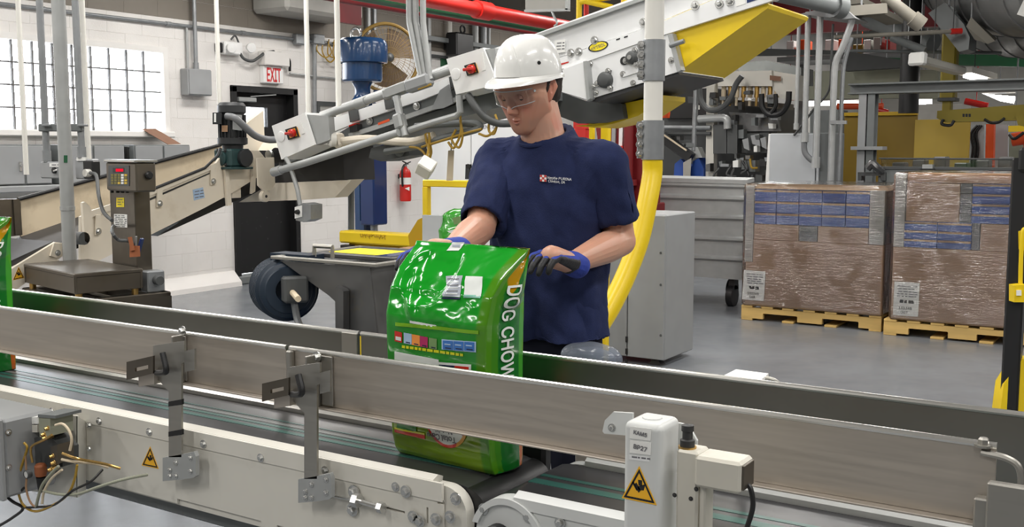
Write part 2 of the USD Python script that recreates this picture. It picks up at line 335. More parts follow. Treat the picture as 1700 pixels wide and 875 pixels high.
# ================================================================ PACKING CONVEYOR (two belts end to end, belt top .75 m)
ZB = .75
mat('belt_top', (60, 60, 62), .32, var=.1, vs=3)
mat('belt_stripe', (52, 98, 90), .35, var=.1)
mat('belt_stripe_pale', (120, 124, 122), .4, var=.1)
fpl = Pl(Y=1.84)                                            # front face of the belt frame
def warning(t, pl, cx, cy, w, h, under=None, skew=0., cat='pinch'):
    T0 = [(cx, cy - h * .5), (cx + w * .5, cy + h * .42 + skew), (cx - w * .5, cy + h * .42 - skew)]; gx_, gy_ = sum(q[0] for q in T0) / 3, sum(q[1] for q in T0) / 3
    tri = lambda f: [(gx_ + (x - gx_) * f, gy_ + (y - gy_) * f) for x, y in T0]
    p = t.part('warning_label', pl.slab(tri(1.0), .001, .0012), 'warn_yellow', 'yellow warning triangle with a black pictogram', under)
    t3 = under is None
    ring = pl.ext(pl.poly(tri(.88), .0018).difference(pl.poly(tri(.72), .0018)), .0006, .0018)
    s = w * .16
    hand = J(pl.slab([(cx - s * .9, cy - s * .2), (cx - s * .5, cy - s * .5), (cx + s * .3, cy + s * .9), (cx - s * .1, cy + s * 1.3)], .0006, .0018), pl.slab([(cx - s * .2, cy - s * 1.), (cx + s * .5, cy - s * .9), (cx + s * .5, cy + s * .1), (cx - s * .1, cy + 0)], .0006, .0018),
             pl.slab([(cx - s * .3, cy + s * .2), (cx + s * 1.1, cy - s * .2), (cx + s * .8, cy + s * .9), (cx - s * .1, cy + s * .8)], .0006, .0018), pl.slab([(cx - s * 1.3, cy - s * .6), (cx - s * 1., cy - s * .7), (cx - s * .2, cy + s * .9), (cx - s * .5, cy + s * .9)], .0006, .0018))
    t.part('pictogram', J(ring, hand), 'ink', None, p if t3 else None)
def belt_loop(x0, x1, y0, y1, zt, r):                        # endless belt round two end rollers
    th = np.linspace(-np.pi / 2, np.pi / 2, 9); prof = [(x1 - r + r * math.cos(a), zt - r + r * math.sin(a)) for a in th] + [(x0 + r - r * math.cos(a), zt - r - r * math.sin(a)) for a in th]
    g = Polygon(prof); pl_ = Pl(n=(0, -1, 0), o=(0, y0, 0)); return pl_.ext(g, y1 - y0, 0)
def frame_side(y0, y1, x0, x1, z0, z1, rl, rr):              # side plate with rounded top corners
    g = sbox(x0, z0, x1, z1)
    if rr: g = g.difference(sbox(x1 - rr, z1 - rr, x1 + 1, z1 + 1)).union(shapely.Point(x1 - rr, z1 - rr).buffer(rr, 12).intersection(sbox(x0, z0, x1, z1)))
    if rl: g = g.difference(sbox(x0 - 1, z1 - rl, x0 + rl, z1 + 1)).union(shapely.Point(x0 + rl, z1 - rl).buffer(rl, 12).intersection(sbox(x0, z0, x1, z1)))
    return Pl(n=(0, -1, 0), o=(0, y0, 0)).ext(g, y1 - y0, 0)
X_END = fpl.at(771, 820)[0]; X_B2 = fpl.at(786, 850)[0]
t = Thing('belt_conveyor', 'cream-framed belt conveyor carrying the green bags, left of the gap between the two belts', 'conveyor')
b = t.part('belt', belt_loop(-5.6, X_END + .012, 1.885, 2.155, ZB, .055), 'belt_top')
for yy, wd, m in ((2.045, .016, 'belt_stripe_pale'), (2.022, .014, 'belt_stripe'), (1.992, .018, 'belt_stripe'), (2.07, .006, 'belt_stripe')):
    t.part('belt_stripe', bx(-5.5, X_END - .03, yy - wd / 2, yy + wd / 2, ZB - .002, ZB + .0008, 0), m, under=b)
t.part('front_lip', J(hull([(x, y, z) for x in (-5.6, X_END - .09) for y, z in ((1.845, ZB + .012), (1.866, ZB + .02), (1.884, ZB + .012), (1.88, ZB - .01), (1.845, ZB - .01))])), 'cream_paint')
t.part('side_frame', frame_side(1.848, 1.878, -5.6, X_END, .545, ZB + .004, 0, .06), 'cream_paint')
upper_l, zc = fpl.at(143, 700), fpl.at(143, 702)[2]
pan_holes = [sbox(fpl.uv(fpl.at(a, 0))[0], .54, fpl.uv(fpl.at(b_, 0))[0], .565) for a, b_ in ((265, 410), (438, 470))]
slots = [fpl.poly([(640, 841), (672, 849), (672, 853), (640, 845)]), fpl.poly([(726, 832), (740, 835), (740, 839), (726, 836)]), fpl.poly([(708, 842), (711, 843), (711, 870), (708, 869)])]
g = sbox(fpl.uv(fpl.at(143, 700))[0], .552, fpl.uv(fpl.at(735, 800))[0], .722)
for h in pan_holes + slots: g = g.difference(h)
t.part('cover_panel', fpl.ext(g, .006, .0), 'cream_paint')
t.part('top_cover', fpl.ext(sbox(-5.6, .72, fpl.uv(fpl.at(735, 800))[0], ZB + .012), .008, .004), 'cream_paint')
for px, py in ((165, 699), (248, 717), (338, 737), (433, 760), (540, 781), (657, 808)): t.part('bolt', bolt(fpl.at(px, py, .004), fpl.n, .007, .008), 'bolt_steel')
for px, py in ((674, 816), (757, 828), (697, 865), (724, 862), (748, 858), (686, 858)): t.part('bolt', bolt(fpl.at(px, py, .006), fpl.n, .009, .011), 'bolt_steel')
# belt tensioner
c0, c1 = fpl.at(588, 830, .018), fpl.at(634, 843, .018)
t.part('tensioner', J(tube([c0, c1], .006, 10), lathe([(.013, 0), (.013, .014), (0, .014)], c1 - A([.01, 0, 0]), (1, 0, 0), 6), lathe([(.017, 0), (.017, .016), (0, .016)], c0, (1, 0, 0), 6),
       bolt(fpl.at(588, 816, .004), fpl.n, .01, .014), bolt(fpl.at(586, 846, .004), fpl.n, .01, .014), tube([fpl.at(556, 824, .008), c0], .0035, 8)), 'bolt_steel')
warning(t, fpl, 249, 760, 28, 37, skew=3)
t.part('rear_frame', frame_side(2.162, 2.192, -5.6, X_END - .16, .545, ZB + .004, 0, 0), 'cream_paint')
t.part('rear_lip', hull([(x, y, z) for x in (-5.6, X_END - .3) for y, z in ((2.158, ZB + .012), (2.17, ZB + .02), (2.195, ZB + .012), (2.195, ZB - .01), (2.158, ZB - .01))]), 'stainless_edge')
t.part('frame_tube', bar((-5.6, 1.92, .515), (X_END - .14, 1.92, .515), .05, .05, .006), 'mid_grey')
for x in (-5.2, -4.3, -1.62):
    t.part('leg', bx(x - .03, x + .03, 1.9, 1.95, 0, .55, .005), 'cream_paint'); t.part('leg', bx(x - .03, x + .03, 2.1, 2.15, 0, .55, .005), 'cream_paint')
bq = Pl(Y=2.26); t.part('rear_drive_bar', bq.slab([(-30, 586), (76, 598), (76, 606), (-30, 596)], .04), 'black_plastic')
for px, m_ in ((84, 'mid_grey'), (99, 'stainless'), (113, 'mid_grey'), (131, 'cream_paint')): t.part('rear_fitting', bq.slab([(px - 5, 590 + (px - 84) * .15), (px + 5, 591 + (px - 84) * .15), (px + 5, 612 + (px - 84) * .15), (px - 5, 611 + (px - 84) * .15)], .03), m_)
for px in (170, 182, 200): t.part('rear_bracket', bq.slab([(px - 4, 604), (px + 4, 605), (px + 6, 622), (px + 1, 624), (px - 6, 616)], .03), 'black_plastic')
t.part('end_roller', tube([(X_END - .021, 1.88, ZB - .056), (X_END - .021, 2.16, ZB - .056)], .052, 24), 'black_plastic')
t.part('black_edge_guard', bx(X_END - .29, X_END + .01, 2.16, 2.2, ZB - .1, ZB + .03, .012), 'black_plastic')
t.done()
# second belt
t = Thing('belt_conveyor', 'cream-framed belt conveyor right of the gap, below the square white sensor post', 'conveyor')
b = t.part('belt', belt_loop(X_B2 + .006, .9, 1.885, 2.155, ZB, .055), 'belt_top')
for yy, wd, m in ((2.045, .016, 'belt_stripe'), (2.0, .03, 'belt_stripe')):
    t.part('belt_stripe', bx(X_B2 + .05, .85, yy - wd / 2, yy + wd / 2, ZB - .002, ZB + .0008, 0), m, under=b)
t.part('side_frame', frame_side(1.85, 1.88, X_B2, .9, .52, ZB - .0, .085, 0), 'post_grey')
t.part('front_lip', hull([(x, y, z) for x in (X_B2 + .1, .9) for y, z in ((1.845, ZB + .012), (1.866, ZB + .022), (1.884, ZB + .012), (1.88, ZB - .012), (1.845, ZB - .012))]), 'post_grey')
fan = [shapely.Point(X_B2 + .085, ZB - .085 + .0).buffer(.092, 20)]
t.part('end_cap', Pl(n=(0, -1, 0), o=(0, 1.84, 0)).ext(fan[0].difference(shapely.Point(X_B2 + .085, ZB - .085).buffer(.078, 20)).intersection(sbox(X_B2 - .2, ZB - .06, X_B2 + .3, ZB + .2)), .04, 0), 'post_grey')
bc = A([X_B2 + .062, 1.85, ZB - .088])
t.part('bearing', J(lathe([(.034, -.002), (.034, .02), (.026, .03), (.018, .03)], bc, (0, -1, 0), 24)), 'black_plastic'); t.part('shaft_end', lathe([(.018, 0), (.018, .034), (.014, .037), (0, .037)], bc, (0, -1, 0), 20), 'bolt_steel')
for px, py in ((803, 845), (877, 858), (930, 868)): t.part('bolt', bolt(fpl.at(px, py, -.008), fpl.n, .008, .009), 'bolt_steel')
t.part('rear_frame', frame_side(2.162, 2.192, X_B2, .9, .52, ZB, .085, 0), 'post_grey')
t.part('rear_lip', hull([(x, y, z) for x in (X_B2 + .1, .9) for y, z in ((2.158, ZB + .012), (2.17, ZB + .02), (2.195, ZB + .012), (2.195, ZB - .01), (2.158, ZB - .01))]), 'post_grey')
for x in (-.9, .4):
    t.part('leg', bx(x - .03, x + .03, 1.9, 1.95, 0, .53, .005), 'cream_paint'); t.part('leg', bx(x - .03, x + .03, 2.1, 2.15, 0, .53, .005), 'cream_paint')
t.part('end_roller', tube([(X_B2 + .056, 1.88, ZB - .056), (X_B2 + .056, 2.16, ZB - .056)], .052, 24), 'black_plastic')
t.done()
# ---- guide rails
rp = Pl(Y=1.91); rq = Pl(Y=2.165); ZT = 1.0
zb_front = rp.at(640, 692)[2]; zb_far = .862
def rail(name, label, pl, x0, x1, zb, m, lipdir, join=()):
    t = Thing(name, label, 'guide rail'); y = pl.o[1]
    t.part('rail_plate', bx(x0, x1, y, y + .006, zb, ZT, .001), m)
    t.part('top_edge', tube([(x0, y + .003, ZT), (x1, y + .003, ZT)], .0065, 10), 'stainless_edge')
    t.part('bottom_flange', bx(x0, x1, y - .022 if lipdir < 0 else y, y + .006 if lipdir < 0 else y + .028, zb - .004, zb, .001), m)
    for x in join: t.part('joint_strip', bx(x - .018, x + .018, y - .006, y, zb + .004, ZT - .006, .002), 'stainless'); 
    return t
xj1, xj2 = rp.at(305, 560)[0], rp.at(475, 590)[0]; xj3 = rp.at(545, 620)[0]
t = rail('guide_rail', 'near stainless guide rail, left length reaching out of the picture', rp, -5.6, xj2, zb_front, 'stainless_dull', -1, (xj1 - .005,))
t.part('rail_end_bracket', bx(xj1 - .004, xj1 + .004, 1.87, 1.912, zb_front, ZT - .002), 'stainless'); t.part('bolt', bolt(rp.at(304, 549, .012), (0, -1, 0), .008, .012), 'bolt_steel'); t.part('wire_tab', bx(xj1 - .05, xj1, 1.902, 1.91, ZT - .085, ZT - .07), 'stainless'); t.done()
t = rail('guide_rail', 'near stainless guide rail, long right length in front of the green bag', rp, xj2 + .012, rp.at(1652, 800)[0], zb_front, 'stainless_dull', -1, (xj3,))
t.part('rail_end_bracket', bx(xj3 - .03, xj3 - .022, 1.86, 1.912, zb_front, ZT - .002), 'stainless'); t.part('bolt', bolt(rp.at(527, 592, .012), (0, -1, 0), .008, .012), 'bolt_steel'); t.part('end_strip', bx(xj2 + .012, xj2 + .03, 1.895, 1.91, zb_front, ZT - .004), 'stainless')
xe = rp.at(1660, 800)[0]
t.part('end_clamp', J(bend([(xe - .03, 1.905, ZT - .012), (xe + .01, 1.9, ZT - .015), (xe + .03, 1.9, ZT - .03), (xe + .032, 1.9, ZT - .07), (xe + .01, 1.9, ZT - .09)], .006, 8), bx(xe - .035, xe + .01, 1.88, 1.905, zb_front - .01, ZT - .085), bolt((xe - .028, 1.905, ZT - .002), (0, 0, 1), .009, .016), bx(xe - .01, xe + .05, 1.84, 1.86, zb_front - .02, zb_front + .09)), 'stainless'); t.done()
xk = rq.at(597, 552)[0]
t = rail('guide_rail', 'far stainless guide rail, left length behind the black belt, bright top edge', rq, -5.6, xk - .004, zb_far, 'stainless_mirror', 1); t.part('post', bx(xk - .35, xk - .31, 2.198, 2.21, .6, ZT - .03), 'stainless'); t.part('end_strip', bx(xk - .06, xk - .004, 2.158, 2.165, zb_far, ZT), 'stainless'); t.done()
t = rail('guide_rail', 'far stainless guide rail, right length passing in front of the worker', rq, xk + .004, .9, zb_far, 'stainless_mirror', 1)
for x in (-1.0, .3): t.part('post', bx(x - .02, x + .02, 2.198, 2.21, .6, ZT - .03), 'stainless')
t.done()
# ---- stainless rail posts bolted to the front frame
def rail_post(px, top, shift, label, tape):
    pl = Pl(Y=1.80); t = Thing('rail_post', label, 'bracket', 'stainless rail posts on the front frame')
    dx = px; q = lambda L: [(dx + x, y + shift(x)) for x, y in L]
    t.part('post_plate', pl.slab(q([(-36, top), (16, top - 8), (16, top + 26), (11, top + 30), (11, top + 185), (-10, top + 185), (-10, top + 76), (-26, top + 58), (-36, top + 54)]), .006), 'stainless')
    t.part('slotted_arm', Pl(Y=1.77).slab(q([(-80, top + 27), (-36, top + 17), (-36, top + 46), (-80, top + 57)]), .006, holes=[q([(-66, top + 37), (-44, top + 32), (-44, top + 38), (-66, top + 43)])]), 'stainless_dark')
    t.part('slotted_arm', pl.slab(q([(16, top + 9), (33, top + 5), (33, top + 40), (16, top + 44)]), .006, .002), 'stainless')
    t.part('lock_lever', bend([pl.at(dx - 20, top + 12, .03), pl.at(dx - 14, top + 40, .035), pl.at(dx - 20, top + 45, .03), pl.at(dx - 30, top + 45, .02)], .008, 8, 5), 'black_plastic')
    t.part('slide_block', pl.slab(q([(-60, top + 44), (-34, top + 38), (-34, top + 64), (-60, top + 68)]), .02, .012), 'stainless_dull')
    base = t.part('foot_bracket', J(pl.slab(q([(-20, top + 186), (14, top + 180), (32, top + 176), (35, top + 184), (35, top + 216), (32, top + 219), (14, top + 222), (-20, top + 225)]), .012, .0)), 'galv_light')
    for ax, ay in ((-8, 206), (-8, 216), (2, 194), (2, 216), (26, 186), (26, 208)): t.part('bolt', bolt(pl.at(dx + ax, top + ay, .0), pl.n, .005, .006), 'bolt_steel', under=base)
    # the post stands off the frame on two short spacers
    t.part('spacer', J(tube([pl.at(dx, top + 195, -.012), pl.at(dx, top + 195, -.045)], .012), tube([pl.at(dx + 26, top + 208, -.01), pl.at(dx + 26, top + 208, -.045)], .01)), 'stainless')
    for ty in tape: t.part('black_tape', pl.slab(q([(-10.5, ty), (11.5, ty - 4), (11.5, ty + 5), (-10.5, ty + 8)]), .0075, .0008), 'black_plastic')
    return t.done()
rail_post(290, 574, lambda x: 0, 'stainless rail post with two bands of black tape, left one on the near frame', (98 + 574 - 5, 148 + 574 - 5))
rail_post(515, 610, lambda x: 0, 'plain stainless rail post on the near frame, just left of the green bag', ())
# ================================================================ GREEN FEED BAG on the belt
def pmat(name, rough, coat=0., bump=0., bs=30., **kw):          # surface whose flat print / skin tone is stored per vertex
    n = {'at': ('attribute', {'attribute': 'print'}), 'p': ('principled_bsdf', {'roughness': rough, 'coat_weight': coat, 'coat_roughness': .06, **kw}), 'tc': ('texture_coordinate', {})}
    l = [('at.color', 'p.base_color')]
    if bump: n['bn'] = ('noise_texture', {'scale': bs, 'detail': 3.}); n['bu'] = ('bump', {'strength': bump, 'distance': .004}); l += [('tc.object', 'bn.vector'), ('bn.fac', 'bu.height'), ('bu.normal', 'p.normal')]
    M[name] = usdkit.material(stage, '/World/Looks/' + name, n, l, surface='p.BSDF')
def paint(path, cols):
    UsdGeom.PrimvarsAPI(stage.GetPrimAtPath(path)).CreatePrimvar('print', Sdf.ValueTypeNames.Color3fArray, 'vertex').Set([Gf.Vec3f(*map(float, c)) for c in cols])
pmat('bag_film', .14, .5, .12, 22.)
for nm, c in dict(bag_white=(226, 230, 226), bag_grey=(170, 176, 186), bag_blue=(60, 116, 190), bag_sky=(170, 196, 224), bag_red=(206, 44, 32), bag_orange=(240, 150, 70), bag_magenta=(178, 40, 96), bag_yellow=(206, 206, 24), bag_navy=(30, 36, 70), bag_moss=(120, 150, 96), bag_teal=(140, 200, 180), bag_gold=(214, 150, 10), bag_lime=(120, 176, 24), bag_deep=(20, 116, 34)).items():
    mat(nm, c, .2, coat=.4, var=.02)
BAG_O, BAG_ROT, BH, BA0 = A([-1.463, 2.092, ZB + .002]), math.radians(-5.), .517, .158
def smooth(a, b, x): t = np.clip((x - a) / (b - a), 0, 1); return t * t * (3 - 2 * t)
def bag_dims(s):
    a = np.interp(s, [0, .04, .12, .5, .8, .93, 1], [.152, .154, .154, .154, .158, .169, .175])
    d = np.interp(s, [0, .03, .1, .5, .68, .8, .88, .94, .98, 1], [.104, .116, .126, .14, .14, .122, .088, .048, .016, .008]); return a, d
def bag_wrinkle(x, s, side=0.):
    q = np.stack([x * 9 + side, s * 8, np.full_like(x, .3)], -1)
    w = (meshkit.fbm(q, 4, 3) - .5) * .030 * (.3 + smooth(.45, .9, s))
    q2 = np.stack([x * 4, s * 30, np.full_like(x, 2.3)], -1); w = w + (meshkit.fbm(q2, 2, 8) - .5) * .006 * (1 - smooth(.3, .5, s))
    r = np.hypot((x + .055) / .085, (s - .875) / .15); w = w + .022 * (1 - smooth(.72, 1.0, r)) * smooth(1.0, .9, s)      # hollow of the folded top, sharp rim
    r2 = np.abs((x + .135) - (.97 - s) * .22) / .012; w = w - .011 * np.exp(-r2 ** 2) * smooth(.62, .74, s) * smooth(1., .93, s)
    return w
def bag_front(x, s):
    a, d = bag_dims(s); k = np.clip(np.abs(x) / a, 0, 1); return -d + np.minimum(.02, d * .6) * (1 - (1 - k ** 14) ** (1 / 14.)) + bag_wrinkle(x, s) * (1 - k ** 6)
def bag_side(y, s):                                             # right-hand gusset, y from -d (front) to 0 (back)
    a, d = bag_dims(s); rc = np.minimum(.02, d * .6); k = np.clip(np.abs(2 * (y + d - rc) / (d - rc) - 1), 0, 1); tuck = smooth(.78, .99, s) * .026 * (1 - k ** 1.3)
    return a + .007 * (1 - k ** 2) - tuck + bag_wrinkle(y, s, 5.) * .5 * (1 - k)
def bag_world(p):
    p = A(p, float); c, s = math.cos(BAG_ROT), math.sin(BAG_ROT); return np.stack([p[..., 0] * c - p[..., 1] * s, p[..., 0] * s + p[..., 1] * c, p[..., 2]], -1) + BAG_O
def bag_local(q):
    q = A(q, float) - BAG_O; c, s = math.cos(-BAG_ROT), math.sin(-BAG_ROT); return A([q[0] * c - q[1] * s, q[0] * s + q[1] * c, q[2]])
def bag_shell():
    ns, nx, ny = 150, 90, 30; rows, cols = [], []
    for i in range(ns):
        s = i / (ns - 1.); a, d = bag_dims(s); e = np.sin(np.linspace(-np.pi / 2, np.pi / 2, nx)); x = e * a; sv = np.full(nx, s)
        fr = np.stack([x, bag_front(x, sv), sv * BH], -1)
        rc = min(.02, d * .6); yy = -np.linspace(1, 0, ny + 2)[1:-1] * (d - rc); sy = np.full(ny, s); xs = bag_side(yy, sy)
        rt = np.stack([xs, yy, sy * BH], -1); bk = np.stack([x[::-1], 0 * x + .004 * np.sin(s * 9) * (1 - (np.abs(x[::-1]) / a) ** 6) + 0, sv * BH], -1)
        lf = np.stack([-xs[::-1], yy[::-1], sy * BH], -1); rows.append(np.vstack([fr, rt, bk, lf]))
        gr = A(S(30, 134, 34)); g2 = A(S(22, 150, 36)); lime = A(S(116, 150, 20)); k = smooth(.17, .22, s)
        base = lime * (1 - k) + gr * k; kt = smooth(.6, .75, s); base = base * (1 - kt) + g2 * kt
        cf = np.repeat(base[None], nx, 0); edge = smooth(a * .80, a * .86, x)[:, None]; cf = cf * (1 - edge) + A(S(74, 134, 22)) * edge
        cr = np.repeat(A(S(62, 130, 26))[None], ny, 0); v = yy / d + 1                     # 0 front .. 1 back
        cr = np.where(((v > .3) & (v < .86))[:, None], A(S(18, 106, 34)), cr); cr = np.where((v > .86)[:, None], A(S(190, 96, 30)) if s < .4 else A(S(60, 150, 40)), cr)
        if s > .81: cr = np.where((np.abs(v - .45) < (s - .8) * 3.2)[:, None], A(S(176, 132, 8)), cr)
        cols.append(np.vstack([cf, cr, np.repeat(gr[None], nx, 0), cr[::-1]]))
    n = len(rows[0]); v = np.vstack(rows); f = []
    for i in range(ns - 1):
        for j in range(n):
            p, q = i * n + j, i * n + (j + 1) % n; f += [[p, q, q + n], [p, q + n, p + n]]
    c0, c1 = len(v), len(v) + 1; v = np.vstack([v, v[:n].mean(0), v[-n:].mean(0)]); col = np.vstack(cols + [cols[0][:1], cols[-1][:1]])
    for j in range(n): f += [[c0, (j + 1) % n, j], [c1, (ns - 1) * n + j, (ns - 1) * n + (j + 1) % n]]
    return trimesh.Trimesh(bag_world(v), f, process=False), col
bagpl = Pl(n=(math.sin(BAG_ROT), -math.cos(BAG_ROT), 0), o=bag_world(A([0, -.12, 0])))
def wrap_front(flat, off):                                      # flat: mesh with (x, z) in its first two columns, thickness in the third
    m = flat.copy()
    for _ in range(8):
        if m.edges_unique_length.max() <= .012: break
        m = m.subdivide_to_size(.012)
    v = m.vertices.copy(); s = np.clip(v[:, 1] / BH, 0, 1); aa = bag_dims(s)[0] * .975; v[:, 0] = np.clip(v[:, 0], -aa, aa); y = bag_front(v[:, 0], s); m.vertices = bag_world(np.stack([v[:, 0], y - off - v[:, 2], v[:, 1]], -1)); return m
def flat_poly(pts, t=.0006): return extrude_polygon(Polygon(pts) if not isinstance(pts, Polygon) else pts, t, engine='earcut')
def bxz(px, py):
    q = bag_local(bagpl.at(px, py))                             # refine depth on the real surface
    for _ in range(4):
        s = min(max(q[2] / BH, 0), 1); y = float(bag_front(A([q[0]]), A([s]))[0]); q = bag_local(Pl(n=bagpl.n, o=bag_world(A([0, y, 0]))).at(px, py))
    return q[0], q[2]
def decal(pix, m, name='print_panel', off=.0014, label=None, under=None): return bag.part(name, wrap_front(flat_poly([bxz(*p) for p in pix]), off), m, label, under, smooth=True)
def rect(x0, y0, x1, y1, dy=0.): return [(x0, y0), (x1, y0 + dy), (x1, y1 + dy), (x0, y1)]
def btext(txt, cx, cy, h, m, rot=0., off=.002, name='lettering', slope=0.):
    x, z = bxz(cx, cy); tm = meshkit.text_mesh(txt, h, .0005, True); b = tm.bounds; tm.apply_translation([-(b[0, 0] + b[1, 0]) / 2, -(b[0, 1] + b[1, 1]) / 2, 0])
    tm.apply_transform(trimesh.transformations.rotation_matrix(rot, [0, 0, 1])); tm.apply_translation([x, z, 0]); return bag.part(name, wrap_front(tm, off), m, smooth=False)
bag = Thing('feed_bag', 'glossy green bag of dog food standing on the belt under the worker\'s gloved hands', 'bag', 'green bags of dog food on the conveyor', loc=BAG_O, rot=0)
shell, shell_cols = bag_shell(); shell_path = bag.part('bag_shell', shell, 'bag_film', smooth=True)
decal([(741, 458), (769, 457), (765, 493), (736, 492)], 'bag_grey', label='pale printed nutrition panel'); decal([(735, 493), (765, 494), (764, 497), (734, 496)], 'bag_navy', 'print_bar')
for k in range(6): decal(rect(744 - k * .5, 462 + k * 5, 763 - k * .5, 463.4 + k * 5), 'bag_white' if k % 2 else 'ink_grey', 'print_line', .0022)
decal([(774, 458), (802, 459), (799, 492), (771, 491)], 'bag_white'); decal([(771, 489), (799, 490), (798, 495), (770, 494)], 'bag_teal', 'print_bar')
decal([(752, 402), (772, 402), (762, 416), (742, 416)], 'bag_white', label='white tag near the top seam'); decal(rect(752, 406, 765, 410), 'bag_grey', 'print_line', .0022)
decal([(681, 532), (725, 540), (725, 544), (681, 536)], 'bag_white', 'print_bar')
decal([(657, 535), (795, 549), (795, 555), (657, 541)], 'bag_lime', 'print_bar')
decal([(656, 549), (668, 552), (668, 569), (656, 566)], 'bag_red'); decal([(658, 558), (667, 560), (667, 566), (658, 564)], 'bag_white', 'print_bar', .0022)
for x0, c in ((671, 'bag_sky'), (684.5, 'bag_orange'), (698, 'bag_magenta'), (713, 'bag_moss')):
    y0 = 552 + (x0 - 671) * .2; decal([(x0, y0), (x0 + 13, y0 + 2.4), (x0 + 13, y0 + 20), (x0, y0 + 17.6)], c); decal([(x0 + 4, y0 + 15), (x0 + 11, y0 + 16.4), (x0 + 11, y0 + 18), (x0 + 4, y0 + 16.6)], 'bag_navy', 'print_bar', .0022)
decal([(734, 563), (791, 567), (791, 585), (734, 580)], 'bag_sky')
for x0 in (736.5, 754, 772): y0 = 565 + (x0 - 736) * .06; decal([(x0, y0), (x0 + 16.5, y0 + 1.2), (x0 + 16.5, y0 + 16), (x0, y0 + 14.6)], 'bag_blue', 'print_panel', .0022); decal([(x0 + 4, y0 + 11.5), (x0 + 14, y0 + 12.5), (x0 + 14, y0 + 14), (x0 + 4, y0 + 13)], 'bag_navy', 'print_bar', .003); decal([(x0 + 3, y0 + 5), (x0 + 13, y0 + 6), (x0 + 13, y0 + 8), (x0 + 3, y0 + 7)], 'bag_sky', 'print_bar', .003)
r_ = random.Random(4); x0 = 668.
while x0 < 765:
    w_ = r_.uniform(4, 10); y0 = 573 + (x0 - 668) * .14; decal([(x0, y0), (x0 + w_, y0 + w_ * .14), (x0 + w_, y0 + 4.5 + w_ * .14), (x0, y0 + 4.5)], 'bag_yellow', 'print_line'); x0 += w_ + 1.6
decal([(656, 583), (729, 597), (729, 640), (656, 628)], 'bag_white', label='white information panel partly behind the rail'); decal([(728, 601), (783, 605), (783, 640), (728, 640)], 'bag_white'); decal([(730, 605), (756, 607), (756, 612), (730, 610)], 'bag_navy', 'print_bar', .0022); decal([(756, 607), (779, 609), (779, 614), (756, 612)], 'bag_red', 'print_bar', .0022)
# lower panel, printed upside down
decal([(656, 690), (706, 700), (706, 706), (656, 697)], 'bag_red', 'print_bar'); decal([(656, 712), (706, 722), (706, 729), (656, 717)], 'bag_red', 'print_bar'); decal([(656, 709), (706, 719), (706, 722), (656, 712)], 'bag_yellow', 'print_bar', .0022); decal([(660, 698), (692, 704), (692, 717), (660, 710)], 'bag_deep', 'print_panel', .0022)
cx_, cz_ = bxz(740, 690); rx_, rz_ = .06, .067
def half_disc(f): return [(cx_ + rx_ * f * math.cos(a), cz_ - .006 - (rz_ * .95 * f) * math.sin(a)) for a in np.linspace(0, math.pi, 28)]
for f_, m_, o_ in ((1.12, 'bag_red', .0016), (1., 'bag_white', .0024)):
    bag.part('print_roundel', wrap_front(flat_poly(half_disc(f_)), o_), m_, smooth=True)
bag.part('print_arc', wrap_front(flat_poly([p for p in half_disc(1.13) if p[0] > cx_ + .025] + [p for p in half_disc(1.0) if p[0] > cx_ + .025][::-1]), .002), 'bag_gold', smooth=True)
btext('Total Care', 734, 726, .0135, 'ink_grey', math.pi, .0032); btext('Nutrition', 732, 713, .0135, 'ink_grey', math.pi, .0032)
bag.part('print_emblem', wrap_front(flat_poly([(bxz(769, 715)[0] + dx, bxz(769, 715)[1] + dz) for dx, dz in ((0, .012), (.01, .006), (.01, -.006), (0, -.012), (-.01, -.006), (-.01, .006))]), .0032), 'bag_magenta', smooth=True)
tm = meshkit.text_mesh('DOG CHOW', .034, .0005, True); b_ = tm.bounds; tm.apply_translation([-(b_[0, 0] + b_[1, 0]) / 2, -(b_[0, 1] + b_[1, 1]) / 2, 0]); tm.apply_scale([.215 / (b_[1, 0] - b_[0, 0]), 1.25, 1])
tm = tm.subdivide_to_size(.007)
v = tm.vertices; zz = BH * .637 - v[:, 0]; s_ = zz / BH; dd = bag_dims(s_)[1]; yy = -dd * .50 + v[:, 1]; tm.vertices = bag_world(np.stack([bag_side(yy, s_) + .003 + v[:, 2], yy, zz], -1)); tm.invert() if tm.volume < 0 else None
bag.part('lettering', tm, 'bag_white', 'white DOG CHOW lettering running down the side', smooth=False)
fl = hull([bag_world(A(p)) for p in ((.06, -.1, .001), (.15, -.102, .001), (.158, -.06, .001), (.15, -.105, .008), (.09, -.104, .004), (.157, -.06, .007))]); bag.part('corner_flap', fl, 'bag_deep')
bag.done(); paint(shell_path, shell_cols)
dup(bag, (-3.497, 2.092, ZB + .002), 'glossy green bag of dog food at the far left, cut off by the picture edge')
# ================================================================ THE WORKER
MF = m3.Manifold
def ball(p, r, n=20): return MF.sphere(r, n).translate([float(x) for x in p])
def limb(p, q, r0, r1, n=20): return MF.batch_hull([ball(p, r0, n), ball(q, r1, n)])
def chain(pts, rs, n=20):
    out = [limb(pts[i], pts[i + 1], rs[i], rs[i + 1], n) for i in range(len(pts) - 1)]; return MF.batch_boolean(out, m3.OpType.Add)
def ellring(z, cx, cy, a, b, k=36, n=2.4, tilt=0.):
    th = np.arange(k) * 2 * np.pi / k; c, s = np.cos(th), np.sin(th)
    return np.stack([cx + a * np.sign(c) * np.abs(c) ** (2 / n), cy + b * np.sign(s) * np.abs(s) ** (2 / n), z + tilt * b * s], -1)
def loft(rings):
    ms = [MF.hull_points([tuple(map(float, p)) for p in np.vstack([rings[i], rings[i + 1]])]) for i in range(len(rings) - 1)]; return MF.batch_boolean(ms, m3.OpType.Add)
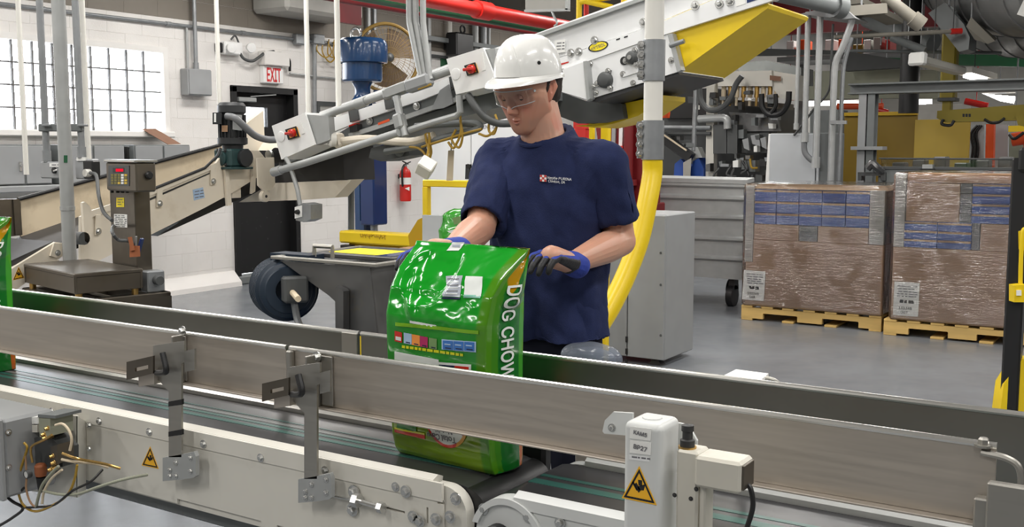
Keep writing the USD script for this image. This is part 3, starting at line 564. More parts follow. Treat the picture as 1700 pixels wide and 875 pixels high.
def to_tri(m, edge=.01, it=12):
    m = m.refine_to_length(edge) if edge else m; g = m.to_mesh(); t = trimesh.Trimesh(g.vert_properties[:, :3], g.tri_verts, process=True)
    if it: trimesh.smoothing.filter_taubin(t, .5, .53, iterations=it)
    return t
def mtri(t): return MF(m3.Mesh(np.asarray(t.vertices, np.float32), np.asarray(t.faces, np.uint32)))
pmat('skin', .45, 0., .06, 60., subsurface_weight=.15, subsurface_radius=(1., .35, .2), subsurface_scale=.008)
mat('navy_cotton', (36, 44, 78), .9, var=.1, vs=30, bump=.25, bs=260, spec=.2)
mat('navy_trousers', (28, 30, 44), .9, var=.1, vs=20, spec=.2)
mat('boot_leather', (36, 30, 26), .5); mat('hair_brown', (40, 28, 22), .7, var=.2, vs=60)
mat('helmet_white', (236, 236, 232), .28, var=.01, coat=.3); mat('glove_black', (24, 24, 28), .55, var=.1, bump=.3, bs=120); mat('glove_blue', (36, 58, 150), .75, var=.12, vs=40, bump=.2, bs=200)
mat('lid_skin', (188, 138, 116), .5); mat('eye_white', (226, 220, 214), .2); mat('iris_brown', (52, 36, 26), .2); mat('lens_frame', (180, 190, 192), .15)
glassy('clear_lens', .03, (.96, .97, .97), 1.35, .03)
PX, PY = -1.605, 2.70
J_sl, J_sr = A([-1.425, 2.695, 1.445]), A([-1.785, 2.685, 1.45])          # his left shoulder is on the picture's right
J_el, J_wl = P(1030, 400, D=3.08), P(948, 437, D=2.86)
J_er, J_wr = P(797, 378, D=3.02), P(748, 416, D=2.78)
hipc = A([PX + .0, PY - .005, .93])
neck0, neck1 = A([PX - .018, PY - .005, 1.485]), A([PX - .03, PY - .035, 1.575])
# head frame: f face direction (bowed toward the bag), l his left, u crown
yaw_h, pit_h = math.radians(6), math.radians(21)
hf0 = A([-math.sin(yaw_h), -math.cos(yaw_h), 0]); hl = A([math.cos(yaw_h), -math.sin(yaw_h), 0]); hf = hf0 * math.cos(pit_h) - _z * math.sin(pit_h); hu = hf0 * math.sin(pit_h) + _z * math.cos(pit_h)
HC = A([-1.648, 2.640, 1.668])                                            # centre of the head at eye height
def H(f, l, u): return HC + hf * f + hl * l + hu * u
def HB(f, l, u, r, n=20): return ball(H(f, l, u), r, n)
def hh(*b): return MF.batch_hull([HB(*x) for x in b])
skull = hh((.015, 0, .035, .078), (-.045, 0, .03, .078), (-.03, 0, .0, .07), (.028, .02, .02, .062), (.028, -.02, .02, .062))
face = hh((.03, .03, .0, .05), (.03, -.03, .0, .05), (.045, .022, -.045, .035), (.045, -.022, -.045, .035), (.0, .045, -.06, .022), (.0, -.045, -.06, .022), (.058, .012, -.092, .024), (.058, -.012, -.092, .024))
jaw = hh((.0, .048, -.055, .018), (.0, -.048, -.055, .018), (.062, .010, -.098, .019), (.062, -.010, -.098, .019), (.05, 0, -.05, .03))
nose = MF.batch_hull([HB(.082, 0, .004, .007), HB(.098, 0, -.034, .0095), HB(.086, .011, -.042, .007), HB(.086, -.011, -.042, .007), HB(.076, 0, -.04, .008)])
brow = MF.batch_boolean([hh((.074, .014, .019, .010), (.064, .042, .018, .010)), hh((.074, -.014, .019, .010), (.064, -.042, .018, .010)), hh((.078, -.01, .012, .008), (.078, .01, .012, .008))], m3.OpType.Add)
lips = MF.batch_boolean([hh((.0835, .0, -.064, .0065), (.073, .021, -.066, .004)), hh((.0835, -.0, -.064, .0065), (.073, -.021, -.066, .004)), hh((.081, 0, -.0735, .0075), (.073, .018, -.070, .004)), hh((.081, 0, -.0735, .0075), (.073, -.018, -.070, .004))], m3.OpType.Add)
cheek = MF.batch_boolean([hh((.058, s * .034, -.025, .022), (.03, s * .052, -.02, .018)) for s in (1, -1)], m3.OpType.Add)
ears = MF.batch_boolean([MF.batch_hull([HB(-.012, s * .074, .012, .010), HB(-.004, s * .073, -.008, .009), HB(.0, s * .070, -.032, .008), HB(-.022, s * .080, .016, .007), HB(-.026, s * .082, -.004, .006)]) for s in (1, -1)], m3.OpType.Add)
ear_dent = MF.batch_boolean([MF.batch_hull([HB(-.008, s * .088, .006, .008), HB(-.004, s * .086, -.012, .007)]) for s in (1, -1)], m3.OpType.Add)
sock = MF.batch_boolean([HB(.083, s * .031, .001, .0125) for s in (1, -1)], m3.OpType.Add)
eyelid = MF.batch_boolean([HB(.064, s * .031, .0, .0145) for s in (1, -1)], m3.OpType.Add)
mouth_cut = hh((.096, .022, -.0690, .0022), (.096, -.022, -.0690, .0022), (.08, 0, -.0690, .0018))
head = MF.batch_boolean([skull, face, jaw, nose, brow, lips, cheek, ears], m3.OpType.Add) - sock + eyelid - ear_dent - mouth_cut
neck = MF.batch_hull([ball(neck0, .066), ball(neck0 + A([0, .02, -.03]), .07), ball(neck1 + A([0, .012, .02]), .058), ball(H(-.035, 0, -.03), .055)])
trap = MF.batch_boolean([MF.batch_hull([ball(neck0 + A([0, .015, .02]), .05), ball(J + A([-.03 * sx, .0, .01]), .05)]) for J, sx in ((J_sl, 1), (J_sr, -1))], m3.OpType.Add)
torso_skin = loft([ellring(.9, PX, PY, .145, .1), ellring(1.05, PX, PY, .14, .095), ellring(1.25, PX, PY, .155, .105), ellring(1.42, PX, PY + .005, .14, .085), ellring(1.47, PX - .01, PY + .01, .08, .06)])
def arm(sh, el, wr, hand):
    mid = (sh + el) / 2; fm = el + (wr - el) * .3
    return chain([sh, mid, el], [.06, .052, .043]) + chain([el, fm, wr], [.045, .046, .028]) + limb(wr, hand, .029, .03)
hand_l, hand_r = P(916, 426, D=2.77), P(722, 415, D=2.71)
legs = MF.batch_boolean([chain([A([PX + s * .09, PY, .9]), A([PX + s * .1, PY - .01, .5]), A([PX + s * .11, PY + .02, .08])], [.06, .05, .04]) + limb(A([PX + s * .11, PY + .03, .06]), A([PX + s * .12, PY - .13, .04]), .04, .03) for s in (1, -1)], m3.OpType.Add)
body = MF.batch_boolean([neck, trap, torso_skin, arm(J_sl, J_el, J_wl, hand_l), arm(J_sr, J_er, J_wr, hand_r), legs], m3.OpType.Add)
bt = to_tri(body, .016, 10)
whole = mtri(bt) + mtri(to_tri(head, .0042, 5))
skin = to_tri(whole, 0, 0); sel = np.where(np.linalg.norm(skin.vertices - (neck1 + A([0, 0, .02])), axis=1) < .075)[0]
lap = trimesh.smoothing.laplacian_calculation(skin)
for _ in range(8):
    nv = lap @ skin.vertices; k = np.clip(1.6 - np.linalg.norm(skin.vertices[sel] - (neck1 + A([0, .01, .005])), axis=1) / .05, 0, 1)[:, None] * .5; vv = skin.vertices.copy(); vv[sel] = vv[sel] * (1 - k) + nv[sel] * k; skin.vertices = vv
q = skin.vertices - HC; qf, ql, qu = q @ hf, q @ hl, q @ hu
cs = np.repeat(A(S(196, 150, 127))[None], len(q), 0)
def tint(w, c):
    global cs
    w = np.clip(w, 0, 1)[:, None]; cs = cs * (1 - w) + A(S(*c)) * w
hd = (qu > -.13) & (np.abs(ql) < .1) & (np.abs(qf) < .13)
tint(hd * .8 * np.exp(-(((np.abs(ql) - .04) / .02) ** 2 + ((qu + .035) / .022) ** 2)) * (qf > .02), (208, 136, 116))
tint(hd * .6 * np.exp(-((ql / .014) ** 2 + ((qu + .036) / .014) ** 2)) * (qf > .07), (206, 132, 112))
tint(hd * .45 * smooth(-.05, -.075, qu) * smooth(.0, .02, qf), (158, 122, 106))
tint(hd * .85 * np.exp(-((ql / .02) ** 4 + ((qu + .0685) / .0085) ** 4)) * (qf > .07), (176, 104, 96))
tint(hd * .5 * (np.abs(ql) > .066) * (qf < .01), (206, 120, 100))
tint(.5 * smooth(-.2, .2, meshkit.fbm(skin.vertices * 25, 2, 4) - .55), (202, 144, 118))
man = Thing('person', 'worker in white bump cap, clear glasses, navy T-shirt and blue-black gloves steadying a green bag', 'person', loc=A([PX, PY, 0]))
skin_path = man.part('body', skin, 'skin', smooth=True)
# T-shirt
fr_x = PX
shirt = loft([ellring(.945, PX + .004, PY - .01, .185, .128, n=2.6), ellring(1.0, PX + .002, PY - .01, .182, .126, n=2.6), ellring(1.15, PX, PY - .008, .174, .122, n=2.6), ellring(1.28, PX, PY - .008, .178, .126, n=2.5), ellring(1.38, PX, PY - .004, .186, .122, n=2.4), ellring(1.44, PX - .002, PY, .176, .104, n=2.4), ellring(1.49, PX - .006, PY + .004, .140, .09, n=2.2), ellring(1.525, PX - .014, PY + .002, .098, .08, n=2., tilt=.1), ellring(1.545, PX - .018, PY - .0, .082, .078, n=2., tilt=.35)])
def sleeve(sh, el, f, r_end):
    e = sh + (el - sh) * f; return MF.batch_hull([ball(sh + A([0, 0, -.004]), .072), ball((sh + e) / 2, .071), ball(e, r_end)])
def cut_half(c, d, size=.5):                                   # half space beyond c along d
    d = unit(d); b = MF.cube([size, size, size], True).translate([0, 0, size / 2]); a = unit(np.cross(d, A([.3, .9, .2]))); b2 = np.cross(d, a); T = np.stack([a, b2, d, c], 1); return b.transform(T)
sl = sleeve(J_sl, J_el, .74, .07); sr = sleeve(J_sr, J_er, .95, .066)
shoulder = MF.batch_boolean([MF.batch_hull([ball(J + A([0, 0, .006]), .072), ball(neck0 + A([.045 * sx, .005, .0]), .052), ball(A([PX + .06 * sx, PY, 1.3]), .1)]) for J, sx in ((J_sl, 1), (J_sr, -1))], m3.OpType.Add)
cl, cr_ = J_sl + (J_el - J_sl) * .72, J_sr + (J_er - J_sr) * .92
sl, sr = sl - cut_half(cl, (J_el - J_sl) + A([0, 0, -.02])), sr - cut_half(cr_, J_er - J_sr)
shirt = MF.batch_boolean([shirt, shoulder, sl, sr], m3.OpType.Add)
shirt = shirt - MF.batch_hull([ball(cl + (J_el - J_sl) * .05, .06), ball(cl - (J_el - J_sl) * .08, .055)]) - MF.batch_hull([ball(cr_ + (J_er - J_sr) * .05, .058), ball(cr_ - (J_er - J_sr) * .1, .053)])
shirt = shirt - MF.cube([1, 1, .2], True).translate([PX, PY, .945 - .1]) - MF.batch_hull([ball(neck0 + A([0, -.004, .062]), .066), ball(neck0 + A([-.004, -.05, .10]), .072)])
shirt = shirt - loft([ellring(.9, PX, PY, .172, .116, n=2.6), ellring(1.1, PX, PY, .163, .112, n=2.6)])
st = to_tri(shirt, .011, 9)
v = st.vertices; n_ = st.vertex_normals; g1 = meshkit.fbm(np.stack([v[:, 0] * 14, v[:, 1] * 14, v[:, 2] * 5], -1), 3, 5) - .5; g2 = meshkit.fbm(np.stack([(v[:, 0] + v[:, 2] * .7) * 22, v[:, 1] * 12, (v[:, 2] - v[:, 0] * .6) * 8], -1), 2, 9) - .5
damp = 1 - smooth(1.45, 1.5, v[:, 2]) * (np.abs(v[:, 0] - PX) < .12); drape = np.sin((v[:, 0] - PX) * 55 + v[:, 2] * 9) * .006 * (1 - smooth(1.05, 1.35, v[:, 2]))
st.vertices = v + n_ * ((g1 * .028 + g2 * .020) * damp + drape)[:, None]; 
shirt_path = man.part('t_shirt', st, 'navy_cotton', smooth=True)
col = [neck0 + A([.070 * math.cos(a), .074 * math.sin(a) - .004, .044 + (.026 * math.sin(a))]) for a in np.linspace(0, 2 * np.pi, 40)]
man.part('collar', tube(col, .0065, 8), 'navy_cotton', under=shirt_path)
# chest print, laid on the shirt
def on_shirt(px, py, off=.0016):
    o, d = CAM, ray(px, py); loc, _, tri = st.ray.intersects_location([o], [d], multiple_hits=False); return loc[0] + unit(o - loc[0]) * off if len(loc) else P(px, py, D=2.95)
def on_shirt_plane(pxa, pya):
    a, b, c = on_shirt(pxa, pya), on_shirt(pxa + 12, pya), on_shirt(pxa, pya + 10); n = unit(np.cross(b - a, c - a)); return Pl(o=a, n=n)
pl_ = on_shirt_plane(902, 296)
man.part('emblem', pl_.slab([(896, 290), (907, 291), (907, 302), (896, 301)], .002, .003), 'paper', 'small red and white chequered emblem', shirt_path)
ck = [[(896 + i * 3.67, 290 + j * 3.67 + i * .3), (899.67 + i * 3.67, 290.3 + j * 3.67 + i * .3), (899.67 + i * 3.67, 293.97 + j * 3.67 + i * .3), (896 + i * 3.67, 293.67 + j * 3.67 + i * .3)] for i in range(3) for j in range(3) if (i + j) % 2 == 0]
man.part('emblem', J(*[pl_.slab(c, .001, .0036) for c in ck]), 'red_plastic', None, shirt_path)
pl_ = on_shirt_plane(926, 297)
man.part('lettering', J(pl_.text('Nestle PURINA', 929, 296.5, 40, off=.003, rot=-.07), pl_.text('Clinton, IA', 924, 302, 28, off=.003, rot=-.07)), 'paper', 'small white lettering beside the emblem', shirt_path, smooth=False)
# trousers, belt, boots
tr = loft([ellring(.80, PX, PY, .165, .115), ellring(.9, PX, PY, .165, .112), ellring(1.0, PX, PY, .156, .106)])
for s in (1, -1):
    k = A([PX + s * .1, PY - .01, .5]); tr = tr + chain([A([PX + s * .085, PY, .82]), k, A([PX + s * .11, PY + .02, .09])], [.092, .074, .066])
tt = to_tri(tr, .02, 8); tt.vertices += tt.vertex_normals * ((meshkit.fbm(tt.vertices * A([14, 14, 7]), 3, 2) - .5) * .018)[:, None]; man.part('trousers', tt, 'navy_trousers', smooth=True)
for s in (1, -1):
    bo = MF.batch_hull([ball([PX + s * .11, PY + .045, .045], .045), ball([PX + s * .112, PY - .02, .06], .05), ball([PX + s * .12, PY - .15, .035], .036), ball([PX + s * .11, PY + .02, .12], .05)])
    bo = bo - MF.cube([1, 1, .1], True).translate([PX, PY, -.05]); man.part('boot', to_tri(bo, .012, 4), 'boot_leather', smooth=True)
# eyes, brows, hair
for s in (1, -1):
    e = man.part('eye', lathe([(.0118 * math.sin(a), -.0118 * math.cos(a)) for a in np.linspace(0, np.pi, 13)], H(.0665, s * .031, -.0015), hf - hu * .25, 20), 'eye_white', smooth=True)
    man.part('iris', lathe([(.0056, .0106), (.004, .0121), (0, .0124)], H(.0665, s * .031, -.0015), hf - hu * .5, 16), 'iris_brown', under=e)
    man.part('upper_eyelid', grid_surface(lambda u, v_: (H(.0665, s * .031, -.0015) + (np.cos((u - .5) * 2.5) * np.cos(v_ * 1.6 - .22))[..., None] * hf * .0132 + (np.sin((u - .5) * 2.5) * np.cos(v_ * 1.6 - .22))[..., None] * hl * .0132 + np.sin(v_ * 1.6 - .22)[..., None] * hu * .0132), 12, 8), 'lid_skin', under=e, smooth=True)
    br = [H(.086, s * .012, .020), H(.083, s * .028, .0275), H(.068, s * .048, .023)]; man.part('eyebrow', bend(br, .0033, 6, 6), 'hair_brown')
hair = hh((-.045, 0, .03, .0835), (.0, .0, .04, .0815), (-.05, 0, -.02, .068)); hair = hair - MF.batch_hull([HB(.1, .1, -.1, .075), HB(.1, -.1, -.1, .075), HB(.14, .1, .06, .1), HB(.14, -.1, .06, .1), HB(.06, .0, -.15, .08)])
side = MF.batch_boolean([MF.batch_hull([HB(.02, s * .068, .035, .012), HB(-.005, s * .074, .03, .012), HB(.008, s * .070, -.006, .007)]) for s in (1, -1)], m3.OpType.Add)
ht = to_tri(hair + side, .006, 3); ht.vertices += ht.vertex_normals * ((meshkit.fbm(ht.vertices * 90, 2, 3) - .5) * .004)[:, None]; man.part('hair', ht, 'hair_brown', smooth=True)
# bump cap: dome, raised front arch, brim
CF = H(-.010, 0, .036) + RIGHT * .004; cu = unit(hu * .45 + _z * .55 + RIGHT * .04); cf = unit(hf - cu * (hf @ cu)); clt = np.cross(cu, cf)
def capf(th, s, grow=0.): 
    c, sn = np.cos(th), np.sin(th); a = .110 + grow; b = .091 + grow; h = .118 + grow
    r = np.cos(s * np.pi / 2) ** .72; return CF + (c * r * a)[..., None] * cf + (sn * r * b)[..., None] * clt + (np.sin(s * np.pi / 2) ** .92 * h)[..., None] * cu
dome_m = grid_surface(lambda u, v_: capf(u * 2 * np.pi, v_ * .999), 65, 26)
cap_path = man.part('bump_cap', dome_m, 'helmet_white', 'white bump cap with a short brim', smooth=True)
def arch(u, v_):                                                # raised arch at the front
    th = (u - .5) * 1.05; top = .62 - 1.15 * np.abs(u - .5) ** 2.2 * 2; s = .02 + v_ * (top - .02); e = np.minimum(np.minimum(u, 1 - u) * 7, (1 - v_) * 6); return capf(th, s, .0055 * np.clip(e, 0, 1) + .0002)
man.part('front_arch', grid_surface(arch, 26, 18), 'helmet_white', under=cap_path, smooth=True)
def brim(u, v_):
    th = u * 2 * np.pi; w = .006 + .05 * np.clip(np.cos(th), 0, 1) ** 1.3; rr = np.where(v_ < .5, v_ * 2, 2 - v_ * 2); dz = np.where(v_ < .5, .004, -.003) - rr * (.006 + .012 * np.clip(np.cos(th), 0, 1))
    base = CF + (np.cos(th) * (.112 + w * rr))[..., None] * cf + (np.sin(th) * (.092 + np.minimum(w, .012) * rr))[..., None] * clt; return base + dz[..., None] * cu
man.part('brim', grid_surface(brim, 65, 13), 'helmet_white', under=cap_path, smooth=50)
for th in (.95, -.95, 2.3, -2.3):
    c = capf(A([th * 1.15]), A([.2]), .0)[0]; d = unit(c - CF - cu * ((c - CF) @ cu)); man.part('rivet', lathe([(.0052, -.001), (.0052, .0015), (.003, .003), (0, .003)], c, d, 14), 'black_plastic', under=cap_path)
# safety glasses: one clear wrap-round lens, thin edge, side arms
def lens(u, v_):
    th = (u - .5) * 2.2; z = (v_ - .5) * (.044 - .010 * np.abs(np.sin(th)) ** 3) + .003 - .008 * np.exp(-((u - .5) / .09) ** 2) * (1 - v_); return HC + (np.cos(th) * .063 + .037)[..., None] * hf + (np.sin(th) * .079)[..., None] * hl + z[..., None] * hu
ln = grid_surface(lens, 40, 8); gl = man.part('safety_glasses', ln, 'clear_lens', 'clear wrap-round safety glasses', smooth=True)
man.part('lens_edge', tube(lens(np.linspace(0, 1, 40), np.full(40, 1.)), .0016, 6), 'lens_frame', under=gl); man.part('lens_edge', tube(lens(np.linspace(0, 1, 40), np.full(40, 0.)), .001, 6), 'lens_frame', under=gl)
for s in (1, -1): man.part('glasses_arm', bar(H(.063, s * .0715, .013), H(-.018, s * .081, .012), .002, .007, .0008, hu), 'lens_frame', under=gl)
# gloves: palm, four unequal fingers, thumb
def glove(wr, hd_, h, nrm, curls, spread, thumb_dir, scale=1.):
    h = unit(h); nrm = unit(nrm - h * (nrm @ h)); sd = np.cross(h, nrm)                # h along the hand, nrm out of its back, sd across
    c = hd_; W = lambda a, b, d: c + h * a * scale + sd * b * scale + nrm * d * scale
    parts = [MF.batch_hull([ball(W(-.045, .022, 0), .020), ball(W(-.045, -.020, 0), .020), ball(W(.04, .032, 0), .0135), ball(W(.042, -.03, -.002), .0125), ball(W(.046, .0, .004), .0135)])]
    parts.append(MF.batch_hull([ball(wr - unit(h) * .03, .037), ball(wr + unit(h) * .004, .0335), ball(W(-.045, 0, 0), .031)]))
    lens_ = (.072, .082, .078, .062)
    for k, (b0, L_) in enumerate(zip((.031, .0105, -.0105, -.030), lens_)):
        p = W(.043, b0, .001); ang = 0.; pts = [p]
        for f_, cu_ in zip((.45, .32, .23), curls[k]):
            ang += cu_; d = h * math.cos(ang) - nrm * math.sin(ang) + sd * spread * (b0 / .03); p = p + unit(d) * L_ * f_ * scale; pts.append(p)
        parts.append(chain(pts, [.0105, .0098, .0092, .0082], 14))
    tp = [W(-.028, .026, -.006), W(.0, .046, -.014), W(0, .046, -.014) + unit(thumb_dir) * .030, W(0, .046, -.014) + unit(thumb_dir) * .056]; parts.append(chain(tp, [.016, .0125, .0108, .0095], 14))
    g = to_tri(MF.batch_boolean(parts, m3.OpType.Add), .005, 7); fn = g.face_normals @ nrm; cen = g.triangles_center; along = (cen - wr) @ h; wrist = along < .014
    return g, (fn > .6) | wrist
def glove_parts(g, mask):
    a, b = g.submesh([np.where(~mask)[0]], append=True), g.submesh([np.where(mask)[0]], append=True); p = man.part('glove', a, 'glove_black', 'black-palmed work glove', smooth=True); man.part('glove_back', b, 'glove_blue', 'blue knit back and cuff of the glove', p, smooth=True)
tip_l = bag_world(A([.165, .012, BH - .012]))
hl_dir = unit(P(866, 410, D=2.67) - J_wl)
glove_parts(*glove(J_wl, J_wl + hl_dir * .062, hl_dir, A([.12, .55, .85]), [(.35, .5, .4), (.4, .5, .4), (.45, .55, .45), (.5, .6, .5)], .0, hl_dir * .9 - _z * .25 + A([.1, -.5, 0])))
hr_dir = unit(P(680, 416, D=2.68) - J_wr)
glove_parts(*glove(J_wr, J_wr + hr_dir * .062, hr_dir, A([-.1, .6, .8]), [(.3, .45, .35), (.3, .5, .4), (.35, .5, .4), (.4, .5, .4)], .0, hr_dir * .7 + A([0, -.45, -.45])))
man.done(); paint(skin_path, cs)
# ================================================================ LEFT: wall fittings, cabinets, scale, feed conveyor
WP = Pl(X=XW)
def wbox(pl, pix, t, b=.006): return pl.slab(pix, t, t)         # box standing out of a wall plane
t = Thing('junction_box', 'grey steel box on the white wall under a vertical conduit, right of the window', 'electrical box')
q = WP.poly([(300, 114), (338, 118), (338, 160), (300, 158)]).bounds
t.part('box', bx(XW, XW + .12, q[0], q[2], q[1], q[3], .008), 'grey_enamel'); t.part('cover', bx(XW + .12, XW + .13, q[0] + .01, q[2] - .01, q[1] + .01, q[3] - .01, .004), 'grey_enamel'); t.done()
cy, cz = WP.uv(WP.at(319, 115)); pipe_thing('conduit_run', [(XW + .06, cy, cz), (XW + .06, cy, 3.6)], .022, 'galvanised', 'vertical conduit rising from the grey box on the wall', 'conduit', couplings=[((XW + .06, cy, cz + .03), (0, 0, 1))])
pipe_thing('conduit_run', [(XW + .03, cy - .08, cz), (XW + .03, cy - .08, 2.72)], .014, 'galv_light', 'thin pale conduit beside the taller vertical one above the grey box', 'conduit')
# emergency light
t = Thing('emergency_light', 'white twin-lamp emergency light on the wall between window and exit sign', 'light'); o = WP.at(376, 80)
q = WP.poly([(363, 70), (393, 72), (393, 92), (363, 90)]).bounds
t.part('housing', bx(XW, XW + .1, q[0], q[2], q[1], q[3], .012), 'white_box')
for px in (369, 402):
    c = WP.at(px, 80) + A([.13, 0, .0]); t.part('lamp_head', lathe([(.02, -.05), (.045, -.02), (.055, .02), (.05, .03), (0, .034)], c, (1, -.3, -.2), 20), 'white_box')
t.part('black_end', bx(XW, XW + .08, q[0] - .06, q[0] - .005, q[3] - .12, q[3] - .02, .01), 'black_plastic'); t.done()
pipe_thing('cable', [WP.at(378, 66) + A([.05, 0, 0]), WP.at(384, 60) + A([.06, 0, 0]), WP.at(390, 72) + A([.06, 0, 0])], .01, 'dark_grey', 'short dark cable looping out of the top of the emergency light', 'cable', k=6)
# exit sign
t = Thing('exit_sign', 'white sign with red EXIT lettering over the black door', 'sign'); q = WP.poly([(431, 109), (463, 113), (463, 140), (431, 138)]).bounds
t.part('sign_box', bx(XW, XW + .07, q[0], q[2], q[1], q[3], .008), 'white_box'); spl = Pl(X=XW + .0705)
tm = meshkit.text_mesh('EXIT', .15, .002, True); b_ = tm.bounds; hgt = q[3] - q[1]; tm.apply_translation([-(b_[0, 0] + b_[1, 0]) / 2, -(b_[0, 1] + b_[1, 1]) / 2, 0]); tm.apply_scale([.215 / (b_[1, 0] - b_[0, 0]), .155 / (b_[1, 1] - b_[0, 1]), 1])
T_ = np.eye(4); T_[:3, 0], T_[:3, 1], T_[:3, 2], T_[:3, 3] = spl.u, spl.v, spl.n, spl.pt((q[0] + q[2]) / 2, (q[1] + q[3]) / 2, .0005); tm.apply_transform(T_); mat('exit_red', (200, 40, 44), .5); t.part('lettering', tm, 'exit_red', smooth=False); t.done()
solid('mounting_box', bx(XW, XW + .12, q[0] - .02, q[2] + .06, q[3] + .002, q[3] + .16, .01), 'block_paint', 'white box mounted directly on top of the exit sign', 'electrical box')
pipe_thing('cable', [WP.at(388, 86) + A([.08, 0, 0]), WP.at(394, 98) + A([.1, 0, 0]), WP.at(408, 102) + A([.1, 0, 0]), WP.at(420, 95) + A([.1, 0, 0]), WP.at(432, 88) + A([.08, 0, 0]), WP.at(446, 86) + A([.08, 0, 0])], .016, 'dark_grey', 'thick dark cable swagged from the emergency light to the exit sign', 'cable', k=6)
pipe_thing('cable', [WP.at(446, 88) + A([.08, 0, 0]), WP.at(462, 90) + A([.08, 0, 0]), WP.at(474, 100) + A([.06, 0, 0]), WP.at(478, 118) + A([.03, 0, 0])], .014, 'black_plastic', 'black cable curving down the wall right of the exit sign', 'cable', k=6)
pipe_thing('conduit_run', [WP.at(478, 122) + A([.03, 0, 0]), WP.at(575, 133) + A([.03, 0, 0])], .011, 'galv_light', 'thin horizontal conduit right of the exit sign, behind the white hanger rods', 'conduit')
pipe_thing('conduit_run', [WP.at(518, 62) + A([.04, 0, 0]), WP.at(518, 190) + A([.04, 0, 0])], .026, 'galvanised', 'vertical grey conduit dropping behind the white control box to the left of the blue machine', 'conduit', couplings=[(WP.at(518, 80) + A([.04, 0, 0]), (0, 0, 1))])
for px, lb in ((493, 'left'), (522, 'right')):
    c = WP.at(px, 66) + A([.04, 0, 0]); solid('conduit_fitting', bx(XW + .005, XW + .09, c[1] - .09, c[1] + .09, c[2] - .06, c[2] + .06, .012), 'galvanised', f'grey conduit junction fitting under the roof beam, {lb} one of two', 'fitting')
t = Thing('picture_frame', 'dark picture frame on the wall, half hidden by the inclined conveyor', 'frame'); g = WP.poly([(524, 168), (562, 172), (562, 200), (524, 198)]); b_ = g.bounds
t.part('frame', WP.ext(sbox(*b_).difference(sbox(b_[0] + .05, b_[1] + .05, b_[2] - .05, b_[3] - .05)), .03, .03), 'dark_grey'); t.part('print', WP.ext(sbox(b_[0] + .05, b_[1] + .05, b_[2] - .05, b_[3] - .05), .01, .012), 'beam_grey'); t.done()
# yellow air hoses tied up under the pipe
ms = []
for k in range(4):
    a = 522 + k * 9; ms.append([WP.at(a, 66) + A([.06, 0, 0]), WP.at(a - 4, 84 + k * 3) + A([.08, 0, 0]), WP.at(a + 8, 96 + (k % 2) * 8) + A([.09, 0, 0]), WP.at(a + 20, 88) + A([.08, 0, 0]), WP.at(a + 16, 70) + A([.06, 0, 0])])
t = Thing('hose_bundle', 'thin yellow air hoses hanging in loops from the wall conduit', 'hose')
for p in ms: t.part('hose', bend(p, .008, 7, 6), 'hose_yellow')
t.done()
# ---- row of grey wall cabinets
def cabinet(x0, x1, label, gap=None):
    pl = Pl(X=XW + .4); a0, z0 = pl.uv(pl.at(x0, 296)); a1, z1 = pl.uv(pl.at(x1, 240)); z1, z0 = 1.527, 1.18
    t = Thing('steel_cabinet', label, 'cabinet', 'grey cabinets under the window')
    t.part('body', bx(XW + .02, XW + .4, a0, a1, z0, z1, .006), 'mid_grey'); w = (a1 - a0) / 2
    for k in range(2):
        d = t.part('door', bx(XW + .4, XW + .415, a0 + k * w + .012, a0 + (k + 1) * w - .012, z0 + .012, z1 - .012, .005), 'grey_enamel')
        ya = a0 + (k + 1) * w - .05 if k == 0 else a1 - .06
        t.part('latch', J(bx(XW + .415, XW + .43, ya - .012, ya + .012, z0 + .12, z0 + .2, .004), tube([(XW + .43, ya, z0 + .17), (XW + .45, ya, z0 + .17)], .012, 10)), 'bolt_steel', under=d)
    # brackets hold it off the wall
    t.part('wall_bracket', bx(XW, XW + .03, a0 + .05, a1 - .05, z0 + .05, z0 + .12, .002), 'dark_steel'); return t.done()
cabinet(-95, -14, 'grey wall cabinet under the window at the far left edge'); cabinet(-6, 84, 'grey wall cabinet under the window, left of the thick grey pole'); cabinet(100, 206, 'grey wall cabinet under the window between the pole and the scale display'); cabinet(224, 315, 'grey wall cabinet under the window, last one on the right under the brown card')
pl = Pl(X=XW + .33)
for x0, x1, lb in ((85, 99, 'left'), (207, 223, 'right')):
    a0, a1 = pl.uv(pl.at(x0, 260))[0], pl.uv(pl.at(x1, 260))[0]; t = Thing('cable_trough', f'dark recessed cable trough between two grey cabinets, {lb} one', 'trunking')
    t.part('box', bx(XW, XW + .33, a0 + .035, a1 - .0, 1.19, 1.51, .004), 'dark_steel'); t.part('lip', bx(XW + .33, XW + .345, a0 + .035, a1 - .0, 1.5, 1.512, .003), 'mid_grey'); t.done()
solid('steel_ledge', bx(XW, XW + .45, 4.6, 7.3, 1.12, 1.178, .01), 'grey_enamel', 'grey steel ledge carrying the row of wall cabinets', 'ledge')
mat('cardboard', (168, 132, 100), .75, var=.05, vs=8); mat('cardboard_dark', (130, 96, 76), .75, var=.06)
cp = Pl(X=XW + .22); a = [cp.at(*p) for p in ((252, 214), (274, 213), (288, 239), (267, 240))]
solid('cardboard_sheet', hull([p + A([dx, 0, 0]) for p, dx0 in zip(a, (-.16, -.16, .1, .1)) for dx in (dx0, dx0 + .012)] ), 'cardboard_dark', 'brown cardboard sheet leaning on top of the last grey cabinet', 'cardboard')
